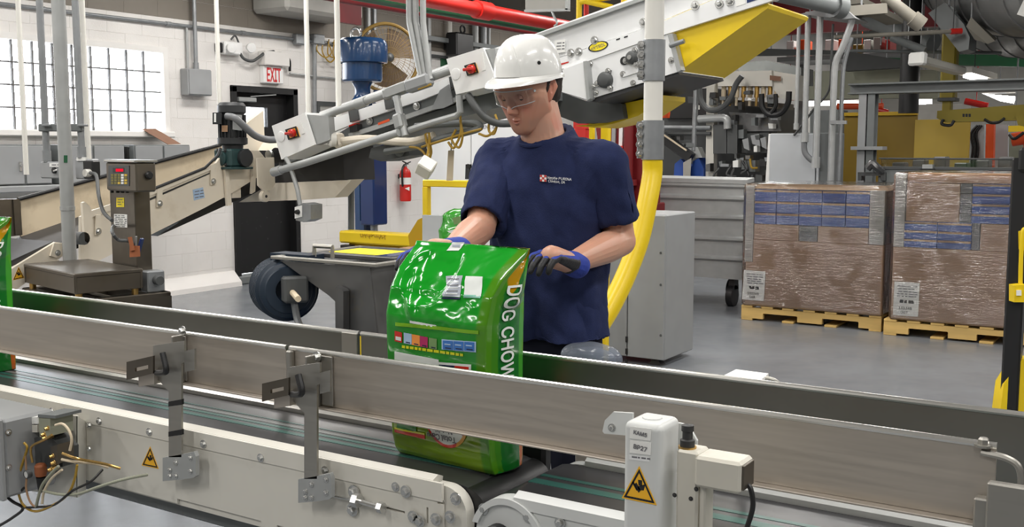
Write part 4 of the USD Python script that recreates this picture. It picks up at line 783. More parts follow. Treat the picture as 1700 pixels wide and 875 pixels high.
# ---- poles and drop rods
pt, pb = P(102, -20, D=5.5), P(116, 430, D=5.5); xb, yb = pb[0], pb[1]
t = Thing('steel_pole', 'thick galvanised pole rising from the floor behind the bench scale', 'pole'); t.part('pole', tube([(xb, yb, 0), (xb, yb, 3.6)], .034, 18), 'galv_light'); t.part('collar', tube([(xb, yb, 1.18), (xb, yb, 1.2)], .037, 18), 'galv_light')
sp = Pl(n=CAM - A([xb, yb, 1.5]), o=A([xb, yb, 0]) + unit((CAM - pb) * A([1, 1, 0])) * .0375); t.part('label_sticker', sp.slab([(106, 258), (112, 258), (112, 270), (106, 270)], .001, .001), 'green_paint'); t.part('foot_plate', bx(xb - .08, xb + .08, yb - .08, yb + .08, 0, .012), 'galvanised'); t.done()
def rod(px, y1, D, r, label, y0=-30, m='white_pipe'):
    b = P(px, y1, D=D); return pipe_thing('hanger_rod', [(b[0], b[1], b[2]), (b[0], b[1], 3.55)], r, m, label, 'rod')
rod(148, 292, 6.0, .016, 'white hanger rod dropping to the black plug box'); rod(44, 290, 6.0, .014, 'white hanger rod at the far left above the stainless end box'); rod(364, 172, 6.95, .015, 'white hanger rod meeting the top of the black motor'); rod(512, 190, 7.2, .017, 'white hanger rod dropping behind the left white control box'); rod(563, 222, 6.75, .018, 'white hanger rod holding the cream pipe bracket under the inclined conveyor')
c = [P(78, 268, D=5.75), P(136, 262, D=5.75)]
for (px, y1, lb) in ((78, 268, 'left grey conduit drop to the control station'), (136, 262, 'right grey conduit drop to the control station')):
    b = P(px, y1, D=5.75); pipe_thing('drop_conduit', [b, (b[0], b[1], 3.55)], .018, 'galvanised', lb, 'conduit', couplings=[(b + A([0, 0, .03]), (0, 0, 1))])
t = Thing('strut_bracket', 'short grey strut channel clamping the conduit drops to the thick pole', 'bracket'); p0, p1 = P(66, 212, D=5.72), P(138, 212, D=5.72); t.part('channel', bar(p0, p1, .04, .04, .004), 'mid_grey')
for px in (78, 108, 136): t.part('clamp', bar(P(px - 5, 208, D=5.70), P(px + 7, 208, D=5.70), .06, .012), 'galvanised')
t.done()
def station(x0, x1, y0, y1, D, label, dark=False):
    c = P((x0 + x1) / 2, (y0 + y1) / 2, D=D); pl = Pl(Y=c[1] - .05); g = pl.poly([(x0, y0), (x1, y0), (x1, y1), (x0, y1)]).bounds
    t = Thing('control_station', label, 'control box'); t.part('box', bx(g[0], g[2], c[1] - .05, c[1] - .0, g[1], g[3], .006), 'black_plastic' if dark else 'grey_enamel'); return t, pl
t, pl = station(67, 100, 269, 296, 5.8, 'grey push-button station with white nameplate hung from the left conduit drop'); t.part('nameplate', pl.slab([(82, 271), (99, 271), (99, 277), (82, 277)], .002, .002), 'paper'); lines(t, pl, 84, 98, [(273, 273)], off=.003, hpx=1.5); k = t.part('selector', lathe([(.016, 0), (.016, .012), (.012, .014), (0, .014)], pl.at(91.5, 283, 0), pl.n, 16), 'black_plastic'); t.part('knob', bar(pl.at(89, 284, .02), pl.at(94, 282, .02), .01, .01), 'bolt_steel', under=k); t.done()
t, pl = station(125, 152, 264, 297, 5.82, 'grey box with small cover hung from the right conduit drop'); t.part('cover', pl.slab([(127, 261), (142, 261), (142, 267), (127, 267)], .006, .006), 'paper'); t.done()
t, pl = station(138, 153, 267, 297, 5.62, 'black plug box on the white rod, with a grey cord going to the scale', True); t.part('socket', lathe([(.02, 0), (.02, .03), (0, .03)], pl.at(149, 287, 0), pl.n, 16), 'white_pipe'); t.done()
# ---- bench scale
SC = A([-4.303, 2.98, 0]); ex = unit(A([-.97, .22, 0])); ey = unit(A([-.22, -.97, 0])) * -1
def sbx(a0, a1, b0, b1, z0, z1, b=.005): return obox(SC + ex * (a0 + a1) / 2 + ey * (b0 + b1) / 2 + A([0, 0, (z0 + z1) / 2]), ex * (a1 - a0) / 2, ey * (b1 - b0) / 2, A([0, 0, (z1 - z0) / 2]), b)
t = Thing('bench_scale', 'dark stainless bench scale with a column display, behind the conveyor on the left', 'scale')
t.part('platform', J(sbx(0, .62, 0, .33, .905, .925, .006), sbx(.004, .012, .0, .33, .83, .91, .002), sbx(.0, .62, .004, .012, .83, .91, .002), sbx(.608, .616, 0, .33, .83, .91, .002), sbx(0, .62, .318, .326, .83, .91, .002)), 'stainless_dark')
for a, b_ in ((.03, .03), (.59, .03), (.03, .3), (.59, .3)): t.part('foot', tube([SC + ex * a + ey * b_ + A([0, 0, .795]), SC + ex * a + ey * b_ + A([0, 0, .86])], .016, 12), 'brass')
t.part('base_frame', J(sbx(-.0, .66, -.0, .05, .71, .80), sbx(-.0, .66, .42, .47, .71, .80), sbx(0, .05, 0, .47, .71, .80), sbx(.61, .66, 0, .47, .71, .80), sbx(.0, .66, .2, .26, .72, .78)), 'stainless_dark')
for a, b_ in ((.0, .41), (.61, .41), (.0, .02), (.61, .02)):
    t.part('leg', hull([SC + ex * (a + i) + ey * (b_ + j * s_) + A([0, 0, z]) for z, s_ in ((0, .6), (.66, 1.), (.75, 1.0)) for i in (0, .05) for j in (-.0, .06)]), 'stainless_dark')
gp = Pl(n=-ex, o=SC - ex * .0); 
t.part('gusset', gp.ext(Polygon([gp.uv(SC + ey * b_ + A([0, 0, z])) for b_, z in ((.28, .78), (.47, .78), (.47, .45), (.40, .45))]), .006, .002), 'stainless_dark')
jb = t.part('junction_box', sbx(.02, .10, .36, .45, .80, .905, .006), 'galvanised'); t.part('cable_gland', tube([SC + ex * .02 + ey * .405 + A([0, 0, .86]), SC - ex * .02 + ey * .405 + A([0, 0, .86])], .022, 14), 'dark_grey', under=jb)
cc = SC + ex * .12 + ey * .58
cpl = Pl(n=-ey, o=cc - ey * .0); col_px = [(187, 300), (232, 300), (232, 408), (187, 408)]
cD = Pl(n=-ey, o=SC + ey * .345); g = cD.poly([(186, 300), (222, 300), (222, 420), (186, 420)]).bounds
def cbox(u0, u1, v0, v1, d0, d1, b=.004): return obox(cD.pt((u0 + u1) / 2, (v0 + v1) / 2, -(d0 + d1) / 2), cD.u * (u1 - u0) / 2, cD.v * (v1 - v0) / 2, cD.n * (d1 - d0) / 2, b)
column = t.part('column', cbox(g[0], g[2], .8, g[3], 0, .08), 'stainless_dark')
sticker(t, cD, [(193, 328), (206, 328), (206, 344), (193, 344)], 'label_yellow', under=column); lines(t, cD, 194, 205, [(331, 331), (335, 335), (339, 339)], under=column, hpx=1.)
sticker(t, cD, [(189, 355), (211, 356), (211, 378), (189, 377)], 'paper', under=column); lines(t, cD, 190, 210, [(357 + 3 * k, 358 + 3 * k) for k in range(7)], 'ink', 1., under=column, seed=4)
hp = Pl(n=cD.n, o=cD.pt(0, 0, .05)); gh = hp.poly([(177, 271), (225, 270), (225, 316), (177, 316)]).bounds
hd_ = t.part('display_head', obox(hp.pt((gh[0] + gh[2]) / 2, (gh[1] + gh[3]) / 2, -.05), hp.u * (gh[2] - gh[0]) / 2, hp.v * (gh[3] - gh[1]) / 2, hp.n * .05, .008), 'stainless_dark', 'scale display head with red digits and a keypad')
t.part('face_panel', hp.slab([(180, 275), (214, 275), (214, 309), (180, 309)], .003, .003), 'dark_grey', under=hd_); t.part('head_cap', obox(hp.pt((gh[0] + gh[2]) / 2, gh[3] + .006, -.05), hp.u * ((gh[2] - gh[0]) / 2 + .004), hp.v * .006, hp.n * .058, .003), 'bolt_steel', under=hd_)
emat('red_digits', (230, 20, 40), 1.2); t.part('red_readout', hp.slab([(192, 280), (204, 280), (204, 285), (192, 285)], .002, .005), 'red_digits', under=hd_); t.part('readout_bezel', hp.slab([(187, 278.5), (206, 278.5), (206, 286.5), (187, 286.5)], .002, .004), 'black_plastic', under=hd_)
mat('key_olive', (120, 112, 50), .5); mat('key_yellow', (210, 176, 50), .5)
for i in range(5):
    for j in range(4):
        x0, y0 = 184 + i * 5.6, 289 + j * 4.4; m_ = 'key_yellow' if (i, j) in ((4, 0), (4, 2), (4, 3), (2, 3)) else ('paper' if i == 3 else 'key_olive'); t.part('key', hp.slab([(x0, y0), (x0 + 4.2, y0), (x0 + 4.2, y0 + 3.3), (x0, y0 + 3.3)], .002, .005), m_, under=hd_, smooth=False)
for px in (186, 195, 203, 211): t.part('cable_gland', tube([hp.at(px, 315, -.03), hp.at(px, 320, -.03)], .008, 8), 'black_plastic', under=hd_)
for s_ in (0, 1):
    e = hp.pt(gh[s_ * 2], (gh[1] + gh[3]) / 2 + .01, -.06); t.part('clamp_knob', lathe([(.016, 0), (.02, .012), (.014, .024), (0, .024)], e, hp.u * (1 if s_ else -1), 12), 'black_plastic', under=hd_)
t.done()
pipe_thing('cable', [P(190, 372, Y=3.5), P(186, 384, D=4.9), P(196, 398, D=4.88), P(212, 400, D=4.87), P(224, 406, D=4.9)], .008, 'dark_grey', 'grey cable wrapped round the foot of the scale column', 'cable', k=7)
pipe_thing('cable', [P(150, 287, D=5.5), P(160, 292, D=5.4), P(164, 325, D=5.2), P(172, 352, D=5.1), P(186, 366, D=5.0)], .009, 'dark_grey', 'grey cord sagging from the black plug box to the scale column', 'cable', k=7)
t = Thing('tool_holder', 'small orange leather tool holder with a blue handle, beside the scale column', 'holder'); mat('leather', (150, 86, 50), .6)
t.part('pouch', hull([P(x, y, D=d) for x, y in ((215, 408), (232, 408), (233, 426), (215, 427)) for d in (4.86, 4.92)]), 'leather'); t.part('strap', hull([P(x, y, D=d) for x, y in ((212, 394), (219, 393), (224, 415), (217, 417)) for d in (4.85, 4.875)]), 'leather')
t.part('blue_handle', bar(P(236, 396, D=4.88), P(228, 424, D=4.9), .02, .012), 'navy_paint', 'blue tool handle'); t.part('steel_blade', bar(P(226, 392, D=4.89), P(225, 420, D=4.9), .014, .006), 'galvanised'); t.done()
# ---- feed conveyor with cream side plates rising away from the camera
XA, XF = -5.15, -5.75; ap, fp_ = Pl(X=XA), Pl(X=XF)
t = Thing('incline_feeder', 'cream feed conveyor with tan trough side rising to the black-topped motor on the left', 'conveyor')
t.part('side_plate', ap.slab([(134, 360), (152, 350), (224, 327), (358, 272), (374, 250), (430, 250), (440, 262), (428, 294), (388, 319), (340, 345), (236, 397), (150, 440), (134, 440)], .02), 'cream_conveyor')
t.part('upper_channel', ap.slab([(152, 350), (224, 326), (358, 271), (358, 279), (224, 336), (152, 361)], .012, .012), 'cream_conveyor')
t.part('dark_slot', ap.slab([(224, 340), (350, 286), (350, 288), (224, 344)], .004, .003), 'dark_steel')
for x, y in ((266, 328), (355, 291), (164, 374)):
    k = t.part('slot_bracket', ap.slab([(x - 5, y - 17), (x + 4, y - 18), (x + 4, y + 14), (x - 5, y + 16)], .01, .014), 'cream_conveyor'); t.part('bolt', bolt(ap.at(x - .5, y + 10, .015), ap.n, .012, .012), 'bolt_steel', under=k)
t.part('label_sticker', ap.slab([(320, 315), (337, 311), (340, 328), (322, 333)], .001, .0015), 'bag_sky'); lines(t, ap, 322, 338, [(318, 315), (323, 320), (328, 325)], hpx=1.4, off=.003)
t.part('trough_side', fp_.slab([(35, 330), (368, 241), (374, 275), (250, 322), (35, 396)], .015), 'tan_guard')
t.part('rubber_edging', tube([fp_.at(30, 331, .01), fp_.at(368, 240, .01)], .012, 8), 'black_plastic'); t.part('rubber_edging', tube([ap.at(190, 339, .014), ap.at(224, 326, .014), ap.at(340, 279, .014), ap.at(362, 258, .014), ap.at(366, 246, .014)], .009, 8), 'black_plastic')
q0, q1 = fp_.at(20, 398), fp_.at(374, 276); d_ = A([XA - XF - .03, 0, 0]); t.part('belt', hull([q0, q1, q0 + d_, q1 + d_, q0 + A([0, 0, -.03]), q1 + A([0, 0, -.03]), q0 + d_ + A([0, 0, -.03]), q1 + d_ + A([0, 0, -.03])]), 'rubber_belt')
t.part('end_box', hull([(x, y, z) for x in (XF - .02, XF + .02) for y, z in [fp_.uv(fp_.at(*p)) for p in ((-60, 333), (30, 330), (34, 390), (-60, 402))]]), 'stainless_dark'); t.part('end_strip', fp_.slab([(22, 331), (31, 330), (36, 388), (26, 390)], .02, .03), 'stainless_dark')
t.part('return_pan', Pl(X=-5.32).slab([(262, 392), (380, 316), (440, 285), (470, 284), (455, 304), (395, 332), (300, 375)], .1), 'dark_steel')
t.part('rib', ap.slab([(373, 272), (379, 272), (385, 340), (378, 342)], .02, .025), 'cream_conveyor'); t.part('rib', ap.slab([(421, 262), (426, 262), (424, 318), (418, 322)], .02, .025), 'cream_conveyor')
t.part('idler_paddle', Pl(X=-5.05).slab([(137, 337), (141, 335), (149, 342), (153, 352), (152, 395), (146, 404), (141, 400)], .02), 'cream_conveyor'); t.part('idler', tube([Pl(X=-5.05).at(140, 396), Pl(X=-5.05).at(140, 396) + A([-.1, 0, 0])], .035, 16), 'dark_grey')
t.part('pulley_guard', J(Pl(X=-5.0).slab([(427, 263), (455, 261), (457, 306), (449, 316), (438, 317), (429, 308)], .012), tube([Pl(X=-5.0).at(442, 326), Pl(X=-5.0).at(442, 326) + A([-.03, 0, 0])], .036, 24)), 'cream_conveyor'); t.part('guard_bolt', bolt(Pl(X=-5.0).at(442, 326), (1, 0, 0), .006), 'dark_steel')
t.part('discharge_hood', J(Pl(X=-5.45).slab([(400, 212), (437, 184), (440, 240), (428, 250), (400, 252)], .04), hull([Pl(X=-5.45).at(*p) + A([dx, 0, 0]) for p in ((437, 236), (452, 229), (452, 250), (428, 250)) for dx in (0, .2)])), 'cream_conveyor')
for y_ in (3.9,): t.part('leg', bx(XA - .06, XA - .01, y_ - .03, y_ + .03, 0, ap.uv(ap.at(200 if y_ < 4 else 410, 380 if y_ < 4 else 290))[1], .004), 'cream_conveyor')
t.done()
t = Thing('gear_motor', 'black electric motor standing on a dark teal gearbox at the head of the cream conveyor', 'motor'); m0 = P(386, 230, D=6.72); mx, my = m0[0], m0[1]; zz = lambda y: P(386, y, D=6.72)[2]; R_ = .083
t.part('motor_body', lathe([(R_ * .9, zz(232)), (R_ * .92, zz(190)), (R_ * .9, zz(188))], (mx, my, 0), n=36), 'motor_black')
for k in range(20):
    th = k * 2 * np.pi / 20; t.part('cooling_fin', bar((mx + R_ * .93 * math.cos(th), my + R_ * .93 * math.sin(th), zz(229)), (mx + R_ * .93 * math.cos(th), my + R_ * .93 * math.sin(th), zz(191)), .006, .02, .001, up=(math.cos(th), math.sin(th), 0)), 'motor_black')
t.part('fan_cowl', lathe([(R_ * .95, zz(189)), (R_ * 1.06, zz(187)), (R_ * 1.06, zz(176)), (R_ * .9, zz(171)), (R_ * .8, zz(170.5)), (0, zz(170.5))], (mx, my, 0), n=36), 'motor_black'); t.part('flange', lathe([(R_ * .9, zz(241)), (R_ * 1.12, zz(239)), (R_ * 1.12, zz(229)), (R_ * .9, zz(228))], (mx, my, 0), n=36), 'motor_black'); t.part('neck', lathe([(R_ * .75, zz(252)), (R_ * .8, zz(240))], (mx, my, 0), n=30), 'motor_black')
fc = unit((CAM - m0) * A([1, 1, 0])); npl = Pl(n=fc, o=A([mx, my, 0]) + fc * (R_ * 1.06)); t.part('rating_plate', npl.slab([(386, 190), (402, 191), (402, 217), (386, 215)], .01, 0.), 'galv_light'); t.part('copper_window', npl.slab([(368, 208), (378, 208), (378, 219), (368, 219)], .01, 0), 'cardboard')
tb = npl.at(364, 197); t.part('terminal_box', J(npl.slab([(353, 187), (368, 187), (368, 206), (353, 206)], .06, 0.02)), 'motor_black'); t.part('terminal_label', npl.slab([(355, 188), (359, 188), (359, 203), (355, 203)], .002, .022), 'paper')
gb = t.part('gearbox', bx(mx - .08, mx + .075, my - .09, my + .085, zz(277), zz(247), .012), 'teal_gear'); t.part('gearbox_foot', J(bx(mx - .09, mx + .085, my - .1, my + .09, zz(281), zz(277), .004)), 'teal_gear')
t.part('hub', tube([(mx + .07, my + .02, zz(262)), (mx + .1, my + .02, zz(262))], .055, 24), 'motor_black', under=gb)
for dx, dz in ((-.04, 250), (.03, 250), (-.035, 273), (.03, 273)): t.part('bolt', bolt((mx + dx, my - .09, zz(dz)), (0, -1, 0), .008), 'dark_steel', under=gb)
t.part('cover_ring', lathe([(.045, 0), (.045, .01), (.03, .016), (0, .016)], (mx - .005, my - .09, zz(263)), (0, -1, 0), 20), 'teal_gear', under=gb)
t.part('support_post', bx(mx - .12, mx - .02, my + .0, my + .08, zz(330), zz(281), .004), 'cream_conveyor'); t.done()
pipe_thing('flexible_conduit', [P(377, 193, D=6.6), P(390, 196, D=6.55), P(408, 212, D=6.6), P(425, 226, D=6.7), P(446, 232, D=6.8), P(468, 231, D=6.85)], .022, 'hose_grey', 'grey flexible conduit from the motor to the left white control box', 'conduit', k=8)
# low in-feed belt in front of it
ip = Pl(X=-4.95); t = Thing('infeed_belt', 'low cream in-feed conveyor end with a warning triangle at the left edge', 'conveyor')
t.part('side_plate', ip.slab([(-40, 470), (10, 452), (92, 402), (108, 404), (106, 424), (20, 486), (-40, 500)], .02), 'cream_conveyor'); q = [ip.at(-40, 462), ip.at(92, 401)]; t.part('belt', hull([p + A([dx, 0, dz]) for p in q for dx in (-.02, -.55) for dz in (0, -.03)]), 'rubber_belt')
k = t.part('tail_plate', ip.slab([(84, 425), (90, 404), (108, 403), (106, 420), (94, 428)], .012, .014), 'cream_conveyor'); t.part('bolt', bolt(ip.at(96, 420, .015), ip.n, .01), 'bolt_steel', under=k)
warning(t, ip, 31, 454, 19, 22, skew=-2); t.part('leg', bx(-5.02, -4.97, 3.02, 3.08, 0, .82), 'cream_conveyor'); t.part('leg', bx(-5.02, -4.97, 3.3, 3.36, 0, .92), 'cream_conveyor'); t.done()
# ================================================================ CENTRE: inclined conveyor, blue column, hopper, cabinets
YB, WB = 5.0, .6; bp = Pl(Y=YB)
t = Thing('incline_conveyor', 'long inclined conveyor of grey frames and white side plates crossing behind the worker', 'conveyor')
def strip(p, q, h0, h1): return [(p[0], p[1]), (q[0], q[1]), (q[0], q[1] + h1), (p[0], p[1] + h0)]
t.part('rear_channel', Pl(Y=YB + WB).slab([(530, 186), (640, 146), (745, 106), (850, 70), (1070, -10), (1070, 0), (850, 84), (745, 116), (640, 156), (530, 198)], .03), 'white_enamel')
t.part('front_frame', bp.slab([(512, 196), (560, 194), (700, 147), (745, 128), (870, 82), (870, 100), (745, 148), (700, 166), (600, 200), (545, 222), (545, 236), (524, 240)], .03), 'white_enamel')
t.part('belt_side', bp.slab([(470, 262), (545, 232), (590, 204), (720, 158), (870, 104), (870, 126), (720, 178), (590, 222), (545, 242), (470, 275)], .5, -.02), 'mid_grey')
for x0, y0 in ((578, 184), (637, 163), (745, 128)): t.part('dark_bracket', bp.slab([(x0, y0), (x0 + 14, y0 - 4), (x0 + 17, y0 + 15), (x0 + 3, y0 + 19)], .012, .014), 'dark_grey')
t.part('lower_rail', bp.slab([(578, 222), (655, 197), (745, 165), (870, 122), (870, 129), (745, 173), (655, 205), (580, 229)], .025, .03), 'galv_light')
t.part('label_sticker', bp.slab([(627, 204), (646, 197), (647, 201), (628, 208)], .001, .0315), 'orange_paint')
t.part('black_block', bp.slab([(580, 210), (592, 206), (593, 217), (581, 220)], .05, .05), 'black_plastic'); t.part('red_cap', bp.slab([(579, 208), (588, 205), (588, 208), (579, 211)], .05, .05), 'red_plastic')
for x, y in ((614, 201), (692, 176), (766, 150)): t.part('roller_end', bolt(bp.at(x, y, -.015), bp.n, .016, .02), 'bolt_steel')
t.part('gusset_plate', bp.slab([(716, 182), (730, 150), (745, 140), (752, 172), (735, 180)], .01, .035), 'grey_enamel')
t.part('under_pan', bp.slab([(600, 222), (745, 178), (870, 130), (905, 145), (905, 165), (830, 178), (745, 200), (650, 232), (606, 236)], .45, -.06), 'mid_grey')
t.part('tail_pan', J(Pl(Y=YB + .15).slab([(463, 262), (568, 232), (572, 300), (463, 303)], .3)), 'dark_steel'); t.part('drip_tray', Pl(Y=YB + .05).slab([(452, 304), (576, 299), (584, 298), (556, 328), (500, 332), (396, 336)], .12), 'cream_conveyor'); t.part('tail_roller', tube([bp.at(458, 258, .02), bp.at(458, 258, .02) + A([0, .4, 0])], .05, 22), 'black_plastic'); t.part('tail_bearing', lathe([(.03, 0), (.03, .02), (0, .02)], bp.at(449, 257, .04), bp.n, 16), 'bolt_steel')
# big white drive end
t.part('upper_channel', bp.slab([(845, 78), (893, 60), (1075, -4), (1300, -82), (1300, -46), (1178, 1), (1068, 47), (923, 97), (845, 124)], .03), 'white_enamel'); t.part('top_flange', bp.slab([(845, 74), (893, 56), (1075, -8), (1300, -86), (1300, -80), (1075, -2), (893, 62), (845, 80)], .05, .03), 'galv_light')
t.part('lower_channel', bp.slab([(845, 125), (923, 98), (1068, 48), (1105, 34), (1178, 2), (1290, -38), (1290, -2), (1273, 4), (1105, 57), (1068, 69), (972, 103), (845, 146)], .03, .015), 'white_enamel')
hs = t.part('drive_housing', bp.slab([(968, 104), (1068, 70), (1108, 57), (1126, 119), (974, 166)], WB, .008), 'white_enamel'); t.part('side_cover', bp.slab([(900, 128), (968, 103), (974, 165), (900, 143)], .08, .05), 'white_enamel')
t.part('cover_edge', bp.slab([(968, 102), (973, 101), (979, 164), (974, 167)], .06, .06), 'galv_light')
for x, y, r, ears in ((1006, 133, .042, 3), (1051, 96, .034, 3)):
    c = bp.at(x, y, .01); k = t.part('flange_bearing', J(lathe([(r, 0), (r, .02), (r * .75, .035), (r * .45, .04), (0, .04)], c, bp.n, 26), *[hull([c + r * .5 * (math.cos(a) * bp.u + math.sin(a) * bp.v), c + r * 1.4 * (math.cos(a - .25) * bp.u + math.sin(a - .25) * bp.v), c + r * 1.4 * (math.cos(a + .25) * bp.u + math.sin(a + .25) * bp.v), c + bp.n * .018 + r * .6 * (math.cos(a) * bp.u + math.sin(a) * bp.v), c + bp.n * .014 + r * 1.35 * (math.cos(a) * bp.u + math.sin(a) * bp.v)]) for a in (1.2, 3.5, 5.3)]), 'dark_grey')
    for a in (1.2, 3.5, 5.3): t.part('bolt', bolt(c + r * 1.15 * (math.cos(a) * bp.u + math.sin(a) * bp.v) + bp.n * .012, bp.n, .010, .012), 'bolt_steel', under=k)
t.part('bearing_shaft', lathe([(.012, 0), (.012, .046), (0, .046)], bp.at(1051, 96, .01), bp.n, 14), 'bolt_steel'); t.part('slot_hole', lathe([(.022, 0), (.022, .002), (0, .002)], bp.at(1036, 101, .009), bp.n, 18), 'black_plastic'); t.part('take_up_bar', bp.slab([(1034, 123), (1068, 112), (1068, 117), (1034, 128)], .01, .018), 'white_enamel')
for x, y in ((987, 67), (1068, 37), (948, 88), (961, 86), (1154, 9), (1194, 6), (1212, 2)): t.part('bolt', bolt(bp.at(x, y, .016), bp.n, .014, .016), 'bolt_steel')
for x, y in ((980, 106), (989, 154), (1051, 138), (1114, 100), (936, 117), (1034, 123), (985, 144)): t.part('bolt', bolt(bp.at(x, y, .01), bp.n, .010, .012), 'bolt_steel')
for x, y in ((1026, 64), (1039, 60), (947, 114)): t.part('dark_slot', bp.slab([(x - 3, y + 1), (x + 3, y - 1), (x + 3, y + 1), (x - 3, y + 3)], .002, .017), 'ink')
ov = [(993 + 17 * math.cos(a) * math.cos(.27) + 8 * math.sin(a) * math.sin(.27), 77 - 17 * math.cos(a) * math.sin(.27) + 8 * math.sin(a) * math.cos(.27)) for a in np.linspace(0, 2 * np.pi, 30, endpoint=False)]
ov2 = [(993 + (x - 993) * .86, 77 + (y - 77) * .82) for x, y in ov]; k = t.part('maker_badge', bp.slab(ov, .002, .0175), 'ink', 'yellow oval badge with black rim'); t.part('badge_face', bp.slab(ov2, .001, .0185), 'label_yellow', under=k); t.part('badge_lettering', bp.text('HYTROL', 993, 77.5, 24, off=.0195, rot=.29), 'ink_grey', under=k, smooth=False)
k = t.part('label_sticker', bp.slab([(921, 67), (938, 65), (938, 86), (922, 89)], .001, .0175), 'paper'); lines(t, bp, 923, 937, [(71, 70), (76, 75), (81, 80)], hpx=1.6, off=.0185, under=k); t.part('red_stripe', bp.slab([(925, 107), (944, 102), (944, 104), (925, 110)], .001, .0175), 'red_plastic')
k = t.part('label_sticker', bp.slab([(1221, -2), (1237, -7), (1238, 6), (1222, 11)], .001, .0165), 'paper'); t.part('label_sticker', bp.slab([(1240, -8), (1262, -14), (1262, -2), (1240, 5)], .001, .0165), 'navy_paint')
# black belt return under the drive end, and the yellow chute
un = lambda pix, y0, y1: hull([p for x, y in pix for p in (Pl(Y=y0).at(x, y), A([Pl(Y=y0).at(x, y)[0], y1, Pl(Y=y0).at(x, y)[2]]))])
t.part('underside', un([(974, 167), (1126, 120), (1128, 124), (990, 170)], YB + .005, YB + WB), 'rubber_belt'); t.part('discharge_chute', un([(1113, 57), (1272, 4), (1277, 8), (1274, 14), (1131, 112), (1127, 119)], YB + .012, YB + WB + .02), 'yellow_paint', 'yellow steel discharge chute'); t.part('chute_flange', bp.slab([(1108, 57), (1116, 55), (1131, 116), (1124, 120)], .05, .05), 'galv_light')
t.part('chute_pin', tube([bp.at(1112, 76, .05), bp.at(1136, 68, .05)], .012, 10), 'galvanised')
t.part('motor_cover', Pl(Y=YB + .25).slab([(905, 144), (974, 168), (1032, 172), (1036, 196), (1000, 204), (960, 205), (920, 190), (895, 170)], .35), 'dark_grey'); t.part('lower_chute', Pl(Y=YB + .3).slab([(955, 209), (1000, 204), (1034, 197), (1034, 172), (1100, 158), (1100, 166), (1060, 192), (1020, 205), (985, 212)], .3), 'yellow_paint', 'yellow chute under the drive end')
for x_, y_, ztop in ((-3.2, YB + .1, 1.6), (-3.2, YB + .5, 1.6)): t.part('leg', bx(x_ - .03, x_ + .03, y_ - .03, y_ + .03, 0, ztop), 'grey_enamel')
t.part('roof_hanger', tube([(-1.6, YB + .3, 2.25), (-1.6, YB + .3, 5.2)], .012, 6), 'galvanised')
t.done()
def ctrl_box(pix, side_pix, label, knob, ring_, plate, hole):
    t = Thing('control_box', label, 'control box', 'white control boxes on the inclined conveyor'); pl = Pl(Y=YB - .22)
    b = t.part('enclosure', pl.slab(pix, .2, -.012), 'white_box'); t.part('door', pl.slab(pix, .012, 0), 'white_box')
    x, y = knob; a = math.radians(-17); rot = lambda L: [(x + u * math.cos(a) - v * math.sin(a), y + u * math.sin(a) + v * math.cos(a)) for u, v in L]
    k = t.part('switch_plate', pl.slab(rot([(-8, -8), (8, -8), (8, 8), (-8, 8)]), .006, .008), 'warn_yellow', 'yellow plate with a red rotary switch'); k2 = pl.ext(pl.poly(rot([(-9.5, -9), (9.5, -9), (9.5, 9), (-9.5, 9)])).difference(pl.poly(rot([(-7, -7), (7, -7), (7, 7), (-7, 7)]))), .004, .011); t.part('switch_rim', k2, 'ink', under=k)
    c = pl.at(x, y, .01); t.part('rotary_handle', J(lathe([(.024, 0), (.024, .02), (.018, .028), (0, .028)], c, pl.n, 20), bar(c + pl.n * .035 - pl.u * .035 + pl.v * -.004, c + pl.n * .035 + pl.u * .02, .016, .018, .004, up=pl.n)), 'red_plastic', under=k)
    c = pl.at(*ring_, 0); t.part('blank_cap', lathe([(.032, 0), (.032, .004), (.027, .006), (0, .006)], c, pl.n, 26), 'white_box'); t.part('nameplate', pl.slab(plate, .003, .004), 'paper'); t.part('gland_plate', pl.slab(hole, .05, -.02), 'galv_light'); return t.done()
ctrl_box([(451, 209), (506, 187), (523, 240), (467, 265)], None, 'white control box with red and yellow switch, lower left one beside the black door', (487, 221), (467, 227), [(496, 205), (500, 203), (506, 221), (501, 223)], [(508, 190), (545, 193), (548, 232), (524, 241)])
ctrl_box([(741, 98), (802, 79), (826, 140), (757, 157)], None, 'white control box with red and yellow switch, upper right one beside the white cap', (784, 115), (757, 123), [(797, 88), (801, 87), (806, 116), (800, 118)], [(803, 82), (822, 80), (830, 132), (826, 140)])
# conduits fixed to it
o = lambda x, y, f=.16: bp.at(x, y, f)
pipe_thing('frame_conduit', [o(511, 206), o(560, 184), o(640, 157), o(690, 138), o(750, 116)], .023, 'galv_light', 'thick grey conduit running up the inclined conveyor between the two control boxes', 'conduit', couplings=[(o(600, 171), o(690, 138) - o(560, 184)), (o(514, 205), o(690, 138) - o(560, 184)), (o(676, 143), o(690, 138) - o(560, 184))], n=14)
t = Thing('conduit_tee', 'cast grey conduit tee fitting on the upper conduit', 'fitting'); t.part('body', J(bar(o(638, 158, .17), o(674, 144, .17), .06, .065, .015), bar(o(655, 150, .17), o(659, 166, .17), .05, .05, .012)), 'galv_light'); t.part('cover', bar(o(640, 155, .205), o(672, 143, .205), .008, .05, .004), 'galv_light'); t.done()
t = Thing('conduit_outlet', 'long grey conduit body where three conduits come down', 'fitting'); t.part('body', bar(o(676, 145, .2), o(716, 131, .2), .07, .075, .015), 'grey_enamel'); t.part('brass_screw', bar(o(694, 148, .22), o(716, 140, .22), .01, .012), 'hose_yellow'); t.done()
